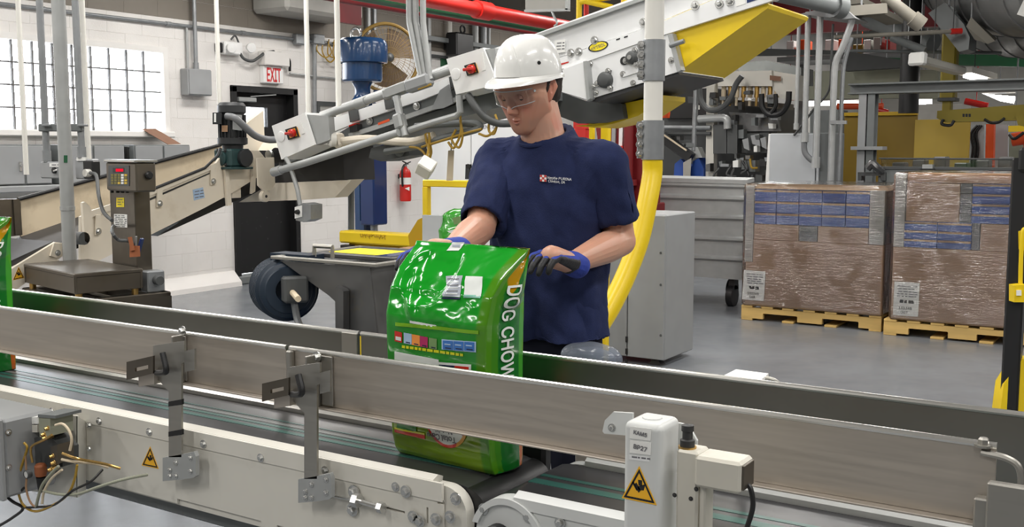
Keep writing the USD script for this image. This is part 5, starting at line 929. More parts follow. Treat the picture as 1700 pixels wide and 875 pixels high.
t = Thing('stub_conduit', 'short steep conduit stub with fitting crossing the inclined conveyor', 'conduit'); t.part('tube', tube([o(658, 160, .2), o(664, 190, .21), o(673, 226, .22)], .021, 14), 'galv_light'); t.part('fitting', bar(o(661, 189, .215), o(667, 214, .215), .06, .07, .012, up=(0, -1, 0)), 'galv_light'); t.done()
pipe_thing('frame_conduit', [o(453, 286, .25), o(505, 271, .25), o(600, 240, .25), o(662, 220, .25)], .022, 'galv_light', 'grey conduit sloping under the lower left control box', 'conduit', couplings=[(o(460, 284, .25), o(600, 240) - o(505, 271))], n=14)
pipe_thing('frame_conduit', [o(680, 216, .2), o(720, 203, .2), o(758, 192, .2), o(764, 186, .2), o(762, 158, .2)], .019, 'galv_light', 'grey conduit elbowing up to the upper right control box', 'conduit', n=12)
pipe_thing('loop_pipe', [o(690, 210, .1), o(740, 206, .1), o(785, 205, .1), o(797, 209, .1), o(788, 216, .1), o(740, 228, .1), o(690, 243, .1), o(640, 252, .1)], .02, 'mid_grey', 'dark grey hairpin conduit loop hanging under the inclined conveyor', 'conduit', k=6)
pipe_thing('cream_pipe', [o(560, 236, .1), o(610, 231, .1), o(680, 236, .1), o(720, 226, .1)], .026, 'cream_conveyor', 'cream horizontal pipe hung from the white rod', 'pipe', k=5)
t = Thing('pipe_hanger', 'cream round pipe hanger at the foot of the white rod', 'bracket'); c = o(556, 231, .14); t.part('disc', lathe([(.045, 0), (.045, .03), (.035, .04), (0, .04)], c, (-.5, -.8, 0), 24), 'white_pipe'); t.part('clamp', bar(o(560, 222, .1), o(566, 245, .1), .06, .07, .02, up=(0, -1, 0)), 'cream_conveyor'); t.done()
t = Thing('reducer_box', 'dark grey drive box slung under the inclined conveyor beside the blue column', 'gearbox'); pl = Pl(Y=YB - .05); t.part('housing', pl.slab([(616, 246), (640, 240), (676, 238), (680, 258), (652, 264), (632, 268), (612, 262)], .18), 'dark_grey'); t.part('shaft', lathe([(.035, 0), (.035, .012), (.02, .018), (0, .018)], pl.at(664, 250, 0), pl.n, 20), 'mid_grey'); t.done()
for k, (x0, x1) in enumerate(((680, 698), (690, 705), (702, 712))):
    pipe_thing('drop_conduit', [o(x0, -25, .2), o(x0 + .5, 30, .2), o((x0 * .8 + x1 * .2), 50, .2), o(x1, 118, .2), o(x1 + 3, 132, .2)], .017 if k else .021, 'galv_light', ('left', 'middle', 'right')[k] + ' of three grey conduits kinking down onto the inclined conveyor', 'conduit', k=5)
pipe_thing('flexible_conduit', [o(777, 158, .2), o(790, 178, .22), o(808, 197, .2), o(828, 205, .15), o(852, 205, .1)], .02, 'dark_grey', 'dark flexible conduit drooping from the upper right control box behind the worker', 'conduit', k=8)
t = Thing('cable_loops', 'thin yellow cables looping under the inclined conveyor', 'cable')
for L in ([(764, 190), (765, 220), (758, 238), (752, 246), (744, 236)], [(764, 200), (768, 225), (762, 245), (750, 232), (757, 215)], [(822, 190), (826, 205), (820, 218), (808, 226), (795, 222)], [(820, 200), (812, 205), (812, 218), (820, 222), (826, 205)], [(706, 222), (708, 235), (712, 250), (711, 262)], [(712, 220), (714, 238), (716, 252), (714, 262)], [(680, 244), (694, 246), (704, 254), (708, 264)], [(800, 214), (770, 222), (735, 233), (700, 244)]):
    t.part('cable', bend([o(x, y, .14) for x, y in L], .007, 7, 6), 'hose_yellow')
t.done()
c = P(707, 278, D=5.7); e1, e2, e3 = unit(A([.8, .45, -.55])), None, None; e2 = unit(np.cross(e1, A([.2, -.6, .8]))); e3 = np.cross(e1, e2)
t = Thing('hanging_junction_box', 'small cream cube-shaped box dangling from the yellow cables', 'electrical box'); t.part('box', obox(c, e1 * .042, e2 * .042, e3 * .042, .006), 'cream_paint'); t.part('cable', bend([c + A([0, 0, .05]), P(710, 258, D=5.9), o(712, 240, .14), o(708, 222, .1)], .009, 7, 6), 'hose_yellow'); t.done()
t = Thing('pull_cord', 'cream plastic strip hanging above the yellow frame', 'strip'); t.part('strip', hull([P(x, y, D=d) for x, y in ((744, 250), (754, 249), (752, 300), (741, 300)) for d in (6.2, 6.21)]), 'tan_guard'); t.part('hook', tube([P(749, 250, D=6.2), P(750, 232, D=6.2)], .004, 6), 'bolt_steel'); t.done()
# limit-switch box under the lower left control box
pipe_thing('drop_conduit', [o(474, 262, .24), o(481, 275, .24), o(493, 312, .24), o(498, 340, .24)], .014, 'galv_light', 'thin bent conduit dropping from the lower left control box to a small grey switch box', 'conduit', k=6)
t = Thing('switch_box', 'small grey switch box with selector hanging under the lower left control box', 'control box'); pl = Pl(Y=YB - .3); t.part('box', pl.slab([(489, 344), (503, 337), (516, 340), (516, 364), (504, 369), (491, 366)], .1), 'galvanised'); k = t.part('selector_plate', pl.slab([(489, 344), (501, 341), (501, 360), (489, 363)], .004, .005), 'paper'); t.part('selector', lathe([(.016, 0), (.012, .02), (0, .02)], pl.at(495, 352, .005), pl.n, 14), 'black_plastic', under=k); t.done()
pipe_thing('drop_conduit', [P(470, 286, Y=5.4), P(560, 285, Y=5.4), P(574, 288, Y=5.4), P(582, 300, Y=5.4), P(583, 330, Y=5.4), P(583, 388, Y=5.4)], .022, 'mid_grey', 'dark grey conduit bending down left of the blue column', 'conduit', k=6)
# ---- blue column machine
t = Thing('blue_column', 'tall glossy blue column machine with a wide round head behind the inclined conveyor', 'machine'); bc = P(604, 300, D=8.5); X0, Y0 = bc[0], bc[1]; zz = lambda y: P(604, y, D=8.5)[2]; k_ = 8.5 / F_PX
t.part('head', lathe([(36 * k_, zz(107)), (41.5 * k_, zz(106)), (42 * k_, zz(100)), (42 * k_, zz(78)), (40 * k_, zz(71)), (34 * k_, zz(67)), (0, zz(66.5))], (X0, Y0, 0), n=48), 'blue_paint'); t.part('lower_drum', lathe([(12 * k_, zz(138)), (31 * k_, zz(137)), (33 * k_, zz(134)), (33 * k_, zz(106))], (X0, Y0, 0), n=48), 'blue_paint'); t.part('neck', lathe([(22 * k_, zz(172)), (15 * k_, zz(163)), (13 * k_, zz(158)), (13 * k_, zz(146)), (17 * k_, zz(138))], (X0, Y0, 0), n=32), 'blue_paint')
t.part('lifting_eye', J(tube([(X0 - 12 * k_, Y0, zz(67)), (X0 - 12 * k_, Y0, zz(62))], .03, 16), tube([(X0 - 12 * k_ + .05 * math.cos(a), Y0, zz(58) + .045 * math.sin(a)) for a in np.linspace(0, 2 * np.pi, 18)], .012, 8)), 'bolt_steel')
t.part('column', bx(X0 - 12 * k_, X0 + 12 * k_, Y0 - .06, Y0 + .06, 0, zz(165), .012), 'blue_paint'); t.part('slide_box', bx(X0 + 12 * k_, X0 + 42 * k_, Y0 - .12, Y0 + .05, zz(372), zz(235), .01), 'navy_paint'); t.part('slide_rail', bx(X0 + 10 * k_, X0 + 13 * k_, Y0 - .125, Y0 - .06, zz(365), zz(240), .002), 'blue_paint'); t.part('slide_rod', tube([(X0 + 26 * k_, Y0 - .03, zz(410)), (X0 + 26 * k_, Y0 - .03, zz(370))], .03, 14), 'galvanised'); t.part('base', bx(X0 - .2, X0 + .25, Y0 - .2, Y0 + .2, 0, .03, .006), 'blue_paint'); t.part('stub', lathe([(.06, 0), (.09, .04), (.09, .12), (0, .12)], P(680, 150, D=8.6), (0, 0, -1), 24), 'blue_paint'); t.part('stub_arm', bar(P(620, 156, D=8.55), P(690, 156, D=8.6), .06, .06), 'blue_paint'); t.done()
# ---- wall fan
fc_ = P(642, 96, X=XW + .6); t = Thing('cage_fan', 'large wall fan with a yellowed wire cage, behind the blue head', 'fan'); ax = unit(A([.92, -.55, -.02])); ua = unit(np.cross(ax, _z)); va = np.cross(ua, ax); R_ = .40; mat('cage_yellow', (124, 98, 42), .5, var=.1)
t.part('rim', tube([fc_ + R_ * (math.cos(a) * ua + math.sin(a) * va) for a in np.linspace(0, 2 * np.pi, 49)], .022, 8), 'cage_yellow')
cg = []
for k in range(44):
    a = k * 2 * np.pi / 44; cg.append(tube([fc_ + ax * (.12 * (1 - (r / R_) ** 2)) + r * (math.cos(a + .5 * r) * ua + math.sin(a + .5 * r) * va) for r in np.linspace(.05, R_, 6)], .0025, 4))
for r in (.12, .2, .28, .35): cg.append(tube([fc_ + ax * (.12 * (1 - (r / R_) ** 2)) + r * (math.cos(a) * ua + math.sin(a) * va) for a in np.linspace(0, 2 * np.pi, 33)], .0025, 4))
t.part('front_cage', J(*cg), 'cage_yellow', kind='stuff'); t.part('hub', lathe([(.07, -.16), (.08, -.02), (.06, .1), (0, .13)], fc_, ax, 20), 'dark_grey'); mat('fan_blade', (92, 74, 54), .6)
for k in range(3):
    a = k * 2 * np.pi / 3 + .3; t.part('blade', grid_surface(lambda u, v_: fc_ + (.06 + u[..., None] * .29) * (np.cos(a + (v_ - .5) * 1.5)[..., None] * ua + np.sin(a + (v_ - .5) * 1.5)[..., None] * va) + ax * ((v_ - .5) * .1)[..., None], 8, 8), 'fan_blade', smooth=True)
t.part('motor', lathe([(.0, -.3), (.1, -.3), (.1, -.16), (0, -.16)], fc_, ax, 20), 'dark_grey'); t.part('wall_arm', J(bar(fc_ - ax * .28, A([XW + .02, fc_[1] + .15, fc_[2]]), .05, .05), bx(XW, XW + .03, fc_[1] + .03, fc_[1] + .27, fc_[2] - .15, fc_[2] + .15)), 'dark_steel'); t.done()
solid('red_board', Pl(X=-7.6).slab([(562, -40), (600, -30), (600, 42), (562, 36)], .06), 'dark_red_paint', 'dark red steel panel hanging at the top edge left of the wall fan', 'panel')
# ---- fire extinguisher on the wall
ec = P(673, 305, X=XW + .1); t = Thing('fire_extinguisher', 'red fire extinguisher with a paper label on the white wall', 'fire extinguisher'); e0 = P(673, 334, X=XW + .1)[2]; e1 = P(673, 284, X=XW + .1)[2]; r_e = .075
cyl_ = t.part('cylinder', lathe([(0, e0), (r_e * .9, e0), (r_e, e0 + .02), (r_e, e1 - .03), (r_e * .8, e1 + .01), (r_e * .35, e1 + .04), (r_e * .3, e1 + .06), (0, e1 + .06)], (ec[0], ec[1], 0), n=30), 'red_paint'); t.part('label_band', lathe([(r_e + .001, e0 + .22), (r_e + .001, e0 + .31)], (ec[0], ec[1], 0), n=30), 'paper', under=cyl_); ep = Pl(n=(1, -.6, 0), o=(ec[0] + .07, ec[1] - .042, 0)); t.part('label_arrow', ep.slab([(672, 313), (680, 310), (680, 317)], .003, .003), 'paper', under=cyl_)
t.part('valve', lathe([(.02, e1 + .05), (.024, e1 + .09), (0, e1 + .1)], (ec[0], ec[1], 0), n=14), 'bolt_steel'); t.part('handle', J(bar((ec[0] + .02, ec[1] - .08, e1 + .13), (ec[0] - .0, ec[1] + .06, e1 + .09), .02, .012), bar((ec[0] + .02, ec[1] - .02, e1 + .09), (ec[0], ec[1] + .11, e1 + .12), .02, .01)), 'dark_steel'); t.part('hose', bend([(ec[0], ec[1] - .02, e1 + .08), (ec[0] + .03, ec[1] - .1, e1 + .02), (ec[0] + .03, ec[1] - .1, e1 - .15), (ec[0] + .02, ec[1] - .085, e0 + .2)], .014, 8), 'black_plastic'); t.part('wall_hook', bx(XW, ec[0] - r_e + .01, ec[1] - .03, ec[1] + .03, e1 - .1, e1 - .04), 'dark_steel'); t.done()
# ---- white electrical cabinet and yellow frame
YC = 7.7; cp = Pl(Y=YC); t = Thing('electrical_cabinet', 'tall white double-door electrical cabinet lettered LINE 6 behind the worker', 'cabinet'); g = cp.poly([(702, 360), (876, 360), (876, 140), (702, 140)]).bounds; gx = cp.uv(cp.at(783, 250))[0]
t.part('body', bx(g[0], g[2], YC + .01, YC + .5, .08, 1.86, .006), 'white_enamel'); t.part('plinth', bx(g[0] + .02, g[2] - .02, YC + .03, YC + .48, 0, .08), 'dark_grey')
d1 = t.part('door', bx(g[0] + .01, gx - .004, YC - .012, YC + .01, .1, 1.84, .005), 'white_enamel'); d2 = t.part('door', bx(gx + .004, g[2] - .01, YC - .012, YC + .01, .1, 1.84, .005), 'white_enamel')
t.part('handle', J(Pl(Y=YC - .02).slab([(773, 273), (781, 273), (778, 297), (772, 297)], .03), tube([cp.at(777, 276, .02), cp.at(777, 276, .06)], .02, 14)), 'black_plastic', under=d1); t.part('lettering', Pl(Y=YC - .0125).text('LINE 6', 810, 211, 22), 'ink_grey', under=d2, smooth=False); t.done()
YF = 7.0; t = Thing('guard_rail', 'yellow square-tube guard frame in front of the white cabinet', 'frame'); yp = Pl(Y=YF); x0, z1 = yp.uv(yp.at(708, 304)); x1 = yp.uv(yp.at(872, 304))[0]
t.part('top_rail', bx(x0 - .025, x1, YF - .025, YF + .03, z1 - .028, z1 + .028, .006), 'yellow_paint')
for x in (x0, x1): t.part('post', bx(x - .027, x + .027, YF - .026, YF + .029, 0, z1 - .028, .006), 'yellow_paint')
t.done()
# ---- stainless hopper, blower, yellow cross beam, spare bag
ZH = 1.0; h0, h1 = P(458, 425, Z=ZH), P(618, 439, Z=ZH); yh = (h0[1] + h1[1]) / 2; hb = P(650, 417, Z=ZH); hp_ = Pl(Y=yh); depth = .58
t = Thing('steel_hopper', 'dull stainless hopper cart with sloping front behind the conveyor, left of the green bag', 'hopper')
outer = hp_.poly([(466, 433), (614, 444), (626, 560), (572, 556), (556, 500), (545, 490)]); inner = outer.buffer(-.008)
t.part('front_panel', hp_.ext(outer, .008, 0), 'hopper_steel'); t.part('back_panel', Pl(n=(0, -1, 0), o=(0, yh + depth, 0)).ext(outer, .008, 0), 'hopper_steel')
xs = [outer.exterior.coords[i] for i in range(len(outer.exterior.coords) - 1)]; xr = [hp_.uv(hp_.at(614, 444)), hp_.uv(hp_.at(626, 560))]; xl = [hp_.uv(hp_.at(466, 433)), hp_.uv(hp_.at(545, 490)), hp_.uv(hp_.at(556, 500)), hp_.uv(hp_.at(572, 556))]
def skin_strip(pts, th=.008): return J(*[hull([(a[0] + dx, y, a[1]) for a in (pts[i], pts[i + 1]) for y in (yh + .004, yh + depth) for dx in (0, th)]) for i in range(len(pts) - 1)])
t.part('side_panel', skin_strip(xr, -.008), 'hopper_steel'); t.part('sloping_panel', skin_strip(xl), 'hopper_steel')
t.part('rim', J(bx(h0[0], h1[0] + .02, yh - .02, yh + .012, ZH - .012, ZH + .004, .003), bx(h0[0], h1[0] + .02, yh + depth - .01, yh + depth + .02, ZH - .012, ZH + .004, .003), bx(h0[0], h0[0] + .03, yh, yh + depth, ZH - .012, ZH + .004, .003), bx(h1[0] - .01, h1[0] + .022, yh, yh + depth, ZH - .012, ZH + .004, .003)), 'stainless')
lid = t.part('lid', bx(h0[0] + .1, h1[0] - .02, yh + .16, yh + depth - .05, ZH - .01, ZH + .012, .004), 'hopper_steel'); t.part('yellow_label', bx(h0[0] + .16, h0[0] + .46, yh + .2, yh + .42, ZH + .0125, ZH + .0135, 0), 'label_yellow', under=lid); t.part('blue_label', bx(h0[0] + .46, h1[0] - .06, yh + .18, yh + .36, ZH + .0125, ZH + .0135, 0), 'navy_paint', under=lid)
t.part('handle', tube([P(522, 426, Z=ZH) , P(522, 426, Z=ZH) + A([0, 0, .05]), P(552, 428, Z=ZH) + A([0, 0, .05]), P(552, 428, Z=ZH)], .011, 8), 'stainless'); t.part('front_leg', hp_.slab([(556, 476), (566, 480), (570, 484), (570, 560), (557, 560)], .04, .045), 'hopper_steel')
for x in (h0[0] + .35, h1[0] - .05):
    for y in (yh + .06, yh + depth - .06): t.part('leg', bx(x - .02, x + .02, y - .02, y + .02, 0, .62), 'hopper_steel')
t.done()
t = Thing('blower', 'dark blue ribbed blower drum beside the hopper', 'blower'); bo = P(470, 478, D=5.05); ax = unit(A([.75, -.55, .05])); mat('blower_blue', (22, 38, 54), .5, var=.1); pr = []
for k in range(40): a = -.17 + .34 * k / 39; pr.append((.135 + .012 * (k % 4 < 2) - .5 * max(0, abs(a) - .12) ** 1.0 * 1.2, a))
t.part('ribbed_drum', lathe([(.06, -.17)] + pr + [(.06, .17), (.05, .12), (0, .12)], bo, ax, 40), 'blower_blue'); t.part('end_valve', J(obox(bo + ax * .2 + A([.03, 0, .01]), ax * .05, unit(np.cross(ax, _z)) * .055, A([0, 0, .06]), .01)), 'dark_grey'); t.part('brass_stub', tube([bo + ax * .25 + A([0, 0, 0]), bo + ax * .42 + A([0, 0, -.02])], .014, 10), 'tan_guard')
t.part('top_rib', hull([bo + A([dx, dy, dz]) for dx in (-.03, .22) for dy in (-.05, .05) for dz in (.12, .17)]), 'blower_blue'); t.part('outlet_hose', bend([bo + ax * .22 + A([.02, 0, -.05]), bo + ax * .24 + A([.04, 0, -.14]), bo + ax * .4 + A([.06, .0, -.19]), bo + ax * .6 + A([.1, 0, -.24])], .016, 8), 'hose_grey'); t.part('base', bx(bo[0] - .1, bo[0] + .35, bo[1] - .12, bo[1] + .12, bo[2] - .26, bo[2] - .19, .01), 'blue_paint'); t.part('stand', bx(bo[0] - .05, bo[0] + .3, bo[1] - .1, bo[1] + .1, 0, bo[2] - .26, .01), 'dark_steel'); t.done()
yb_ = P(560, 392, D=6.5); bb = Pl(Y=yb_[1]); t = Thing('yellow_beam', 'yellow steel cross beam with scrawled marks behind the hopper', 'beam'); g = bb.poly([(562, 382), (690, 390), (690, 410), (562, 403)]); x0, x1 = g.bounds[0], bb.uv(bb.at(720, 400))[0]; zt_, zb_ = bb.uv(bb.at(562, 383))[1], bb.uv(bb.at(562, 403))[1]
k = t.part('beam', bx(x0, x1, yb_[1], yb_[1] + .12, zb_, zt_, .01), 'yellow_paint'); mk = []
r_ = random.Random(11); x_ = 598
while x_ < 640:
    y_ = 386 + (x_ - 562) * .05; h_ = r_.uniform(4, 8); mk.append(tube([bb.at(x_, y_, .002), bb.at(x_ + r_.uniform(-1, 3), y_ + h_, .002)], .0028, 4)); mk.append(tube([bb.at(x_, y_ + h_ * .5, .002), bb.at(x_ + 3, y_ + r_.uniform(1, 6), .002)], .0022, 4)); x_ += r_.uniform(2.5, 4.5)
mat('scrawl', (176, 140, 20), .7); t.part('scrawl', J(*mk), 'scrawl', under=k, kind='stuff'); t.part('lower_beam', bx(x0 + .05, x1, yb_[1] + .03, yb_[1] + .1, zb_ - .11, zb_, .008), 'olive_yellow')
for x in (x0 + .12, x1 - .1): t.part('post', bx(x - .03, x + .03, yb_[1] + .03, yb_[1] + .09, 0, zb_ - .1), 'yellow_paint')
t.part('black_foot', bx(x0 + .03, x0 + .11, yb_[1] - .02, yb_[1] + .03, zb_ - .1, zb_ - .01), 'black_plastic'); t.done()
sp_ = P(740, 385, D=5.6); spl2 = Pl(Y=sp_[1]); t = Thing('packing_table', 'narrow steel table carrying the spare green bag behind the worker\'s arm', 'table'); zt2 = P(740, 418, D=5.6)[2]; t.part('tabletop', bx(sp_[0] - .28, sp_[0] + .35, sp_[1] - .2, sp_[1] + .25, zt2 - .03, zt2 - .002), 'stainless_dull')
for dx in (-.25, .32):
    for dy in (-.17, .22): t.part('leg', bx(sp_[0] + dx - .02, sp_[0] + dx + .02, sp_[1] + dy - .02, sp_[1] + dy + .02, 0, zt2 - .03), 'stainless_dull')
t.done()
t = Thing('spare_bag', 'crumpled green bag lying behind the worker\'s right arm', 'bag')
def pillow(c, u_, v_, w_, a, b, h, seed):
    def fn(u, v):
        th, ph = (u - .5) * np.pi, v * 2 * np.pi; ce = np.sign(np.cos(th)) * np.abs(np.cos(th)) ** .45; x = ce * np.sign(np.cos(ph)) * np.abs(np.cos(ph)) ** .6; y = ce * np.sign(np.sin(ph)) * np.abs(np.sin(ph)) ** .6; z = np.sign(np.sin(th)) * np.abs(np.sin(th)) ** .8
        p = c + (x * a)[..., None] * u_ + (y * b)[..., None] * v_ + (z * h)[..., None] * w_; n = meshkit.fbm(p * 14, 3, seed) - .5; return p + (n * .05)[..., None] * (w_ + v_ * .5)
    return grid_surface(fn, 40, 60)
tl = unit(A([.95, .1, .18])); tw = unit(np.cross(tl, A([0, -.9, .35]))); tn = np.cross(tw, tl)
mat('bag_fresh', (52, 148, 40), .2, coat=.4, var=.08, vs=5); bagc = P(772, 380, D=5.55); t.part('film', pillow(bagc, tl, tw, np.cross(tl, tw), .15, .11, .07, 3), 'bag_fresh', smooth=True)
pl = Pl(Y=bagc[1] - .085); t.part('print_panel', pl.slab([(751, 362), (763, 359), (767, 371), (754, 373)], .004, 0), 'bag_moss'); t.part('print_panel', pl.slab([(742, 384), (756, 380), (758, 398), (746, 400)], .004, 0), 'bag_white'); t.done()
t = Thing('open_carton', 'white-sided carton with a dark green lining left of the spare bag', 'carton'); t.part('white_side', spl2.slab([(701, 357), (731, 358), (732, 420), (701, 420)], .02, .06), 'light_grey_enamel'); t.part('green_flap', hull([spl2.at(*p) + A([0, d, 0]) for p in ((668, 392), (684, 366), (701, 358), (701, 420), (672, 420)) for d in (.05, .07)]), 'olive_yellow'); t.part('bottom', bx(*sorted([spl2.at(672, 419)[0], spl2.at(732, 419)[0]]), sp_[1] - .05, sp_[1] + .1, zt2 - .0, zt2 + .01), 'cardboard'); t.done()
# ---- overhead pipes along the wall aisle
def yrun(X, pa, pb, r, m, label, cat='pipe', y0=None, y1=None, cp=()):
    a, b = P(*pa, X=X), P(*pb, X=X); z = (a[2] + b[2]) / 2; return pipe_thing('overhead_pipe', [(X, y0 or a[1] - 1.5, z), (X, y1 or b[1] + 3, z)], r, m, label, cat, couplings=[((X, y, z), (0, 1, 0)) for y in cp], n=16)
yrun(-5.4, (705, 4), (930, 38), .062, 'red_paint', 'bright red sprinkler pipe, nearest of the overhead pipes', cp=(7.9, 10.6)); yrun(-5.75, (690, 12), (900, 46), .045, 'green_paint', 'dark green overhead pipe beside the red sprinkler pipe'); yrun(-6.2, (600, 3), (870, 52), .034, 'dark_red_paint', 'thin dark red overhead pipe, lowest of three')
# wall services seen between the pipes
for k, (px, y0, y1, r, m, lb) in enumerate(((700, 20, 140, .03, 'galvanised', 'conduit on the wall right of the fan, dark end coupling'), (713, 22, 150, .03, 'galv_light', 'conduit on the wall with a strapped coupling, second right of the fan'), (747, 30, 122, .034, 'white_pipe', 'pale conduit on the wall left of the black wall box'), (789, 40, 90, .05, 'galv_light', 'thick pale pipe on the wall right of the black wall box'), (803, 40, 110, .05, 'galvanised', 'thick grey pipe on the wall between the black box and the white cap'), (812, 42, 110, .025, 'galv_light', 'thin pale pipe on the wall nearest the white cap'), (612, 4, 60, .03, 'galv_light', 'pale conduit on the wall just right of the red panel'), (622, 4, 50, .03, 'galvanised', 'grey conduit on the wall above the fan'))):
    a = P(px, y1, X=XW + .06); pipe_thing('conduit_run', [a, (a[0], a[1], 3.6)], r, m, 'vertical ' + lb, 'conduit')
a, b = P(700, 58, X=XW + .12), P(840, 80, X=XW + .12); solid('strut_channel', bx(XW + .1, XW + .16, a[1], b[1], a[2] - .06, a[2] + .0), 'mid_grey', 'long grey strut channel across the wall conduits', 'strut')
a, b = P(700, 88, X=XW + .1), P(765, 96, X=XW + .1); solid('strut_channel', bx(XW, XW + .05, a[1] - .5, b[1], a[2] - .03, a[2] + .0), 'dark_grey', 'lower thin dark strut on the wall left of the black wall box', 'strut')
t = Thing('black_box', 'black box with a top eye hung on the wall left of the white cap', 'box'); g = Pl(X=XW + .3); b_ = g.poly([(759, 57), (787, 57), (787, 96), (759, 92)]).bounds; t.part('box', bx(XW + .1, XW + .3, b_[0], b_[2], b_[1], b_[3], .02), 'black_plastic'); t.part('eye', tube([(XW + .25, (b_[0] + b_[2]) / 2 + .05 * math.cos(a), b_[3] + .05 + .05 * math.sin(a)) for a in np.linspace(0, 2 * np.pi, 16)], .014, 7), 'black_plastic'); t.part('bracket', bx(XW, XW + .1, b_[0] + .1, b_[2] - .1, b_[1] + .1, b_[3] - .1), 'dark_steel'); t.done()
solid('green_sign', bx(XW, XW + .02, *[P(x, 105, X=XW)[1] for x in (731, 741)], P(735, 113, X=XW)[2], P(735, 97, X=XW)[2]), 'green_paint', 'small green sign low on the wall left of the upper control box', 'sign')
# hanging tag panel and yellow rack above the drive end
t = Thing('notice_board', 'grey-brown panel with a steel rim hung at the top edge above the white cap', 'panel'); hpn = Pl(Y=6.4); t.part('panel', hpn.slab([(872, -30), (940, -30), (940, 16), (872, 18)], .03), 'beam_grey'); t.part('rim', J(hpn.slab([(870, 16), (942, 14), (942, 18), (870, 20)], .04, .01), hpn.slab([(938, -30), (942, -30), (942, 16), (938, 16)], .04, .01)), 'galv_light'); t.part('hook', bend([hpn.at(916, 18), hpn.at(920, 28), hpn.at(925, 38), hpn.at(920, 44)], .008, 7), 'galv_light'); t.part('hanger', tube([hpn.at(890, -30, -.02), (hpn.at(890, -30)[0], 6.42, 3.5)], .008, 6), 'galv_light'); t.done()
t = Thing('yellow_rack', 'yellow tube rack with red uprights rising behind the drive end of the inclined conveyor', 'rack'); yr = Pl(Y=7.2)
for p, q in (((962, -40), (961, 60)), ((1036, -60), (1036, 30)), ((971, 2), (1016, 12))): t.part('yellow_tube', tube([yr.at(*p), yr.at(*q)], .022, 10), 'yellow_paint')
for x in (967, 1029): t.part('red_upright', tube([(yr.at(x, 0)[0], 7.26, 2.25), (yr.at(x, 0)[0], 7.26, 5.2)], .02, 10), 'red_paint')
t.part('cross_tube', tube([yr.at(962, 4), yr.at(1036, -8)], .02, 10), 'yellow_paint'); t.done()
# ================================================================ RIGHT: vacuum hose, cabinet, cart, pallet loads, machinery, roof services
def far(name, pix, m, label, cat, Y=19., th=.2, to=None):
    pl = Pl(Y=Y); me = pl.slab(pix, th)
    if to is None: return solid(name, me, m, label, cat)
    t = Thing(name, label, cat); t.part('panel' if to == 'roof' else 'body', me, m); lo, hi = me.bounds
    if to == 'floor': t.part('stand', bx(lo[0] + .01, hi[0] - .01, lo[1], hi[1], 0, lo[2], .002), m)
    else:
        for f in (.15, .85): x = lo[0] + (hi[0] - lo[0]) * f; t.part('hanger', tube([(x, (lo[1] + hi[1]) / 2, hi[2] - .12 * (hi[2] - lo[2])), (x, (lo[1] + hi[1]) / 2, 5.2)], .012, 5), 'galvanised')
    return t.done()
hD = 4.3; t = Thing('vacuum_hose', 'upright white tube with two grey clamps, running into a thick yellow hose behind the worker', 'hose'); c = P(1084, 200, D=hD); hx, hy = c[0], c[1]; zz = lambda y: P(1084, y, D=hD)[2]; r_h = .0385
t.part('white_tube', tube([(hx, hy, zz(266)), (hx, hy, 3.55)], r_h, 28), 'white_pipe')
for y0, y1 in ((68, 135), (200, 265)):
    k = t.part('clamp', lathe([(r_h, zz(y1)), (r_h + .007, zz(y1)), (r_h + .007, zz(y0)), (r_h, zz(y0))], (hx, hy, 0), n=30), 'galvanised'); lug = -RIGHT
    t.part('clamp_lug', hull([A([hx, hy, z]) + lug * d + FWD * A([1, 1, 0]) * e for z in (zz(y1 - 2), zz(y0 + 2)) for d in (r_h - .005, r_h + .024) for e in (-.012, .012)]), 'galvanised', under=k)
    for f in (.14, .38, .62, .86):
        z = zz(y0) * (1 - f) + zz(y1) * f; t.part('bolt', bolt(A([hx, hy, z]) + lug * (r_h + .014) - FWD * .012, -FWD * A([1, 1, 0]), .011, .014), 'bolt_steel', under=k)
hz = [(hx, hy, zz(262)), (hx, hy, zz(290))] + [P(x, y, D=d) for x, y, d in ((1075, 335, 4.3), (1062, 395, 4.28), (1040, 455, 4.25), (1012, 512, 4.2), (980, 562, 4.15), (945, 610, 4.1), (900, 670, 4.05), (870, 760, 4.0))]
t.part('yellow_hose', bend(hz, .041, 26, 6), 'yellow_paint'); hb = hz[-1]; t.part('floor_socket', lathe([(.09, 0), (.09, .03), (.05, .05), (.045, hb[2] + .02)], (hb[0], hb[1], 0), n=24), 'dark_grey'); t.done()
GY = 6.62; gp_ = Pl(Y=GY); g = gp_.poly([(985, 603), (1102, 603), (1102, 357), (985, 357)]).bounds; t = Thing('grey_cabinet', 'waist-high light grey steel cabinet right of the worker, behind the yellow hose', 'cabinet'); sx_ = gp_.uv(gp_.at(1042, 500))[0]
t.part('body', bx(g[0], g[2], GY + .012, GY + .5, .04, g[3], .008), 'grey_enamel'); t.part('door', bx(g[0] + .004, sx_ - .004, GY - .006, GY + .012, .045, g[3] - .005, .004), 'grey_enamel'); t.part('door', bx(sx_ + .004, g[2] - .004, GY - .006, GY + .012, .045, g[3] - .005, .004), 'grey_enamel')
for y in (563, 583, 601): t.part('hinge', bx(sx_ - .008, sx_ + .008, GY - .014, GY - .004, gp_.uv(gp_.at(1042, y))[1] - .02, gp_.uv(gp_.at(1042, y))[1] + .02, .002), 'black_plastic')
for x, y in ((1100, 420), (1100, 473), (1100, 557)): t.part('latch_hole', tube([gp_.at(x - 3, y, .006), gp_.at(x - 3, y, .009)], .009, 10), 'dark_grey')
for x in (g[0] + .08, g[2] - .08): t.part('foot', hull([(x - .05, GY + .02, 0), (x + .05, GY + .02, 0), (x - .02, GY + .03, .04), (x + .02, GY + .03, .04), (x - .05, GY + .1, 0), (x + .05, GY + .1, 0), (x - .02, GY + .08, .04), (x + .02, GY + .08, .04)]), 'black_plastic')
t.done()
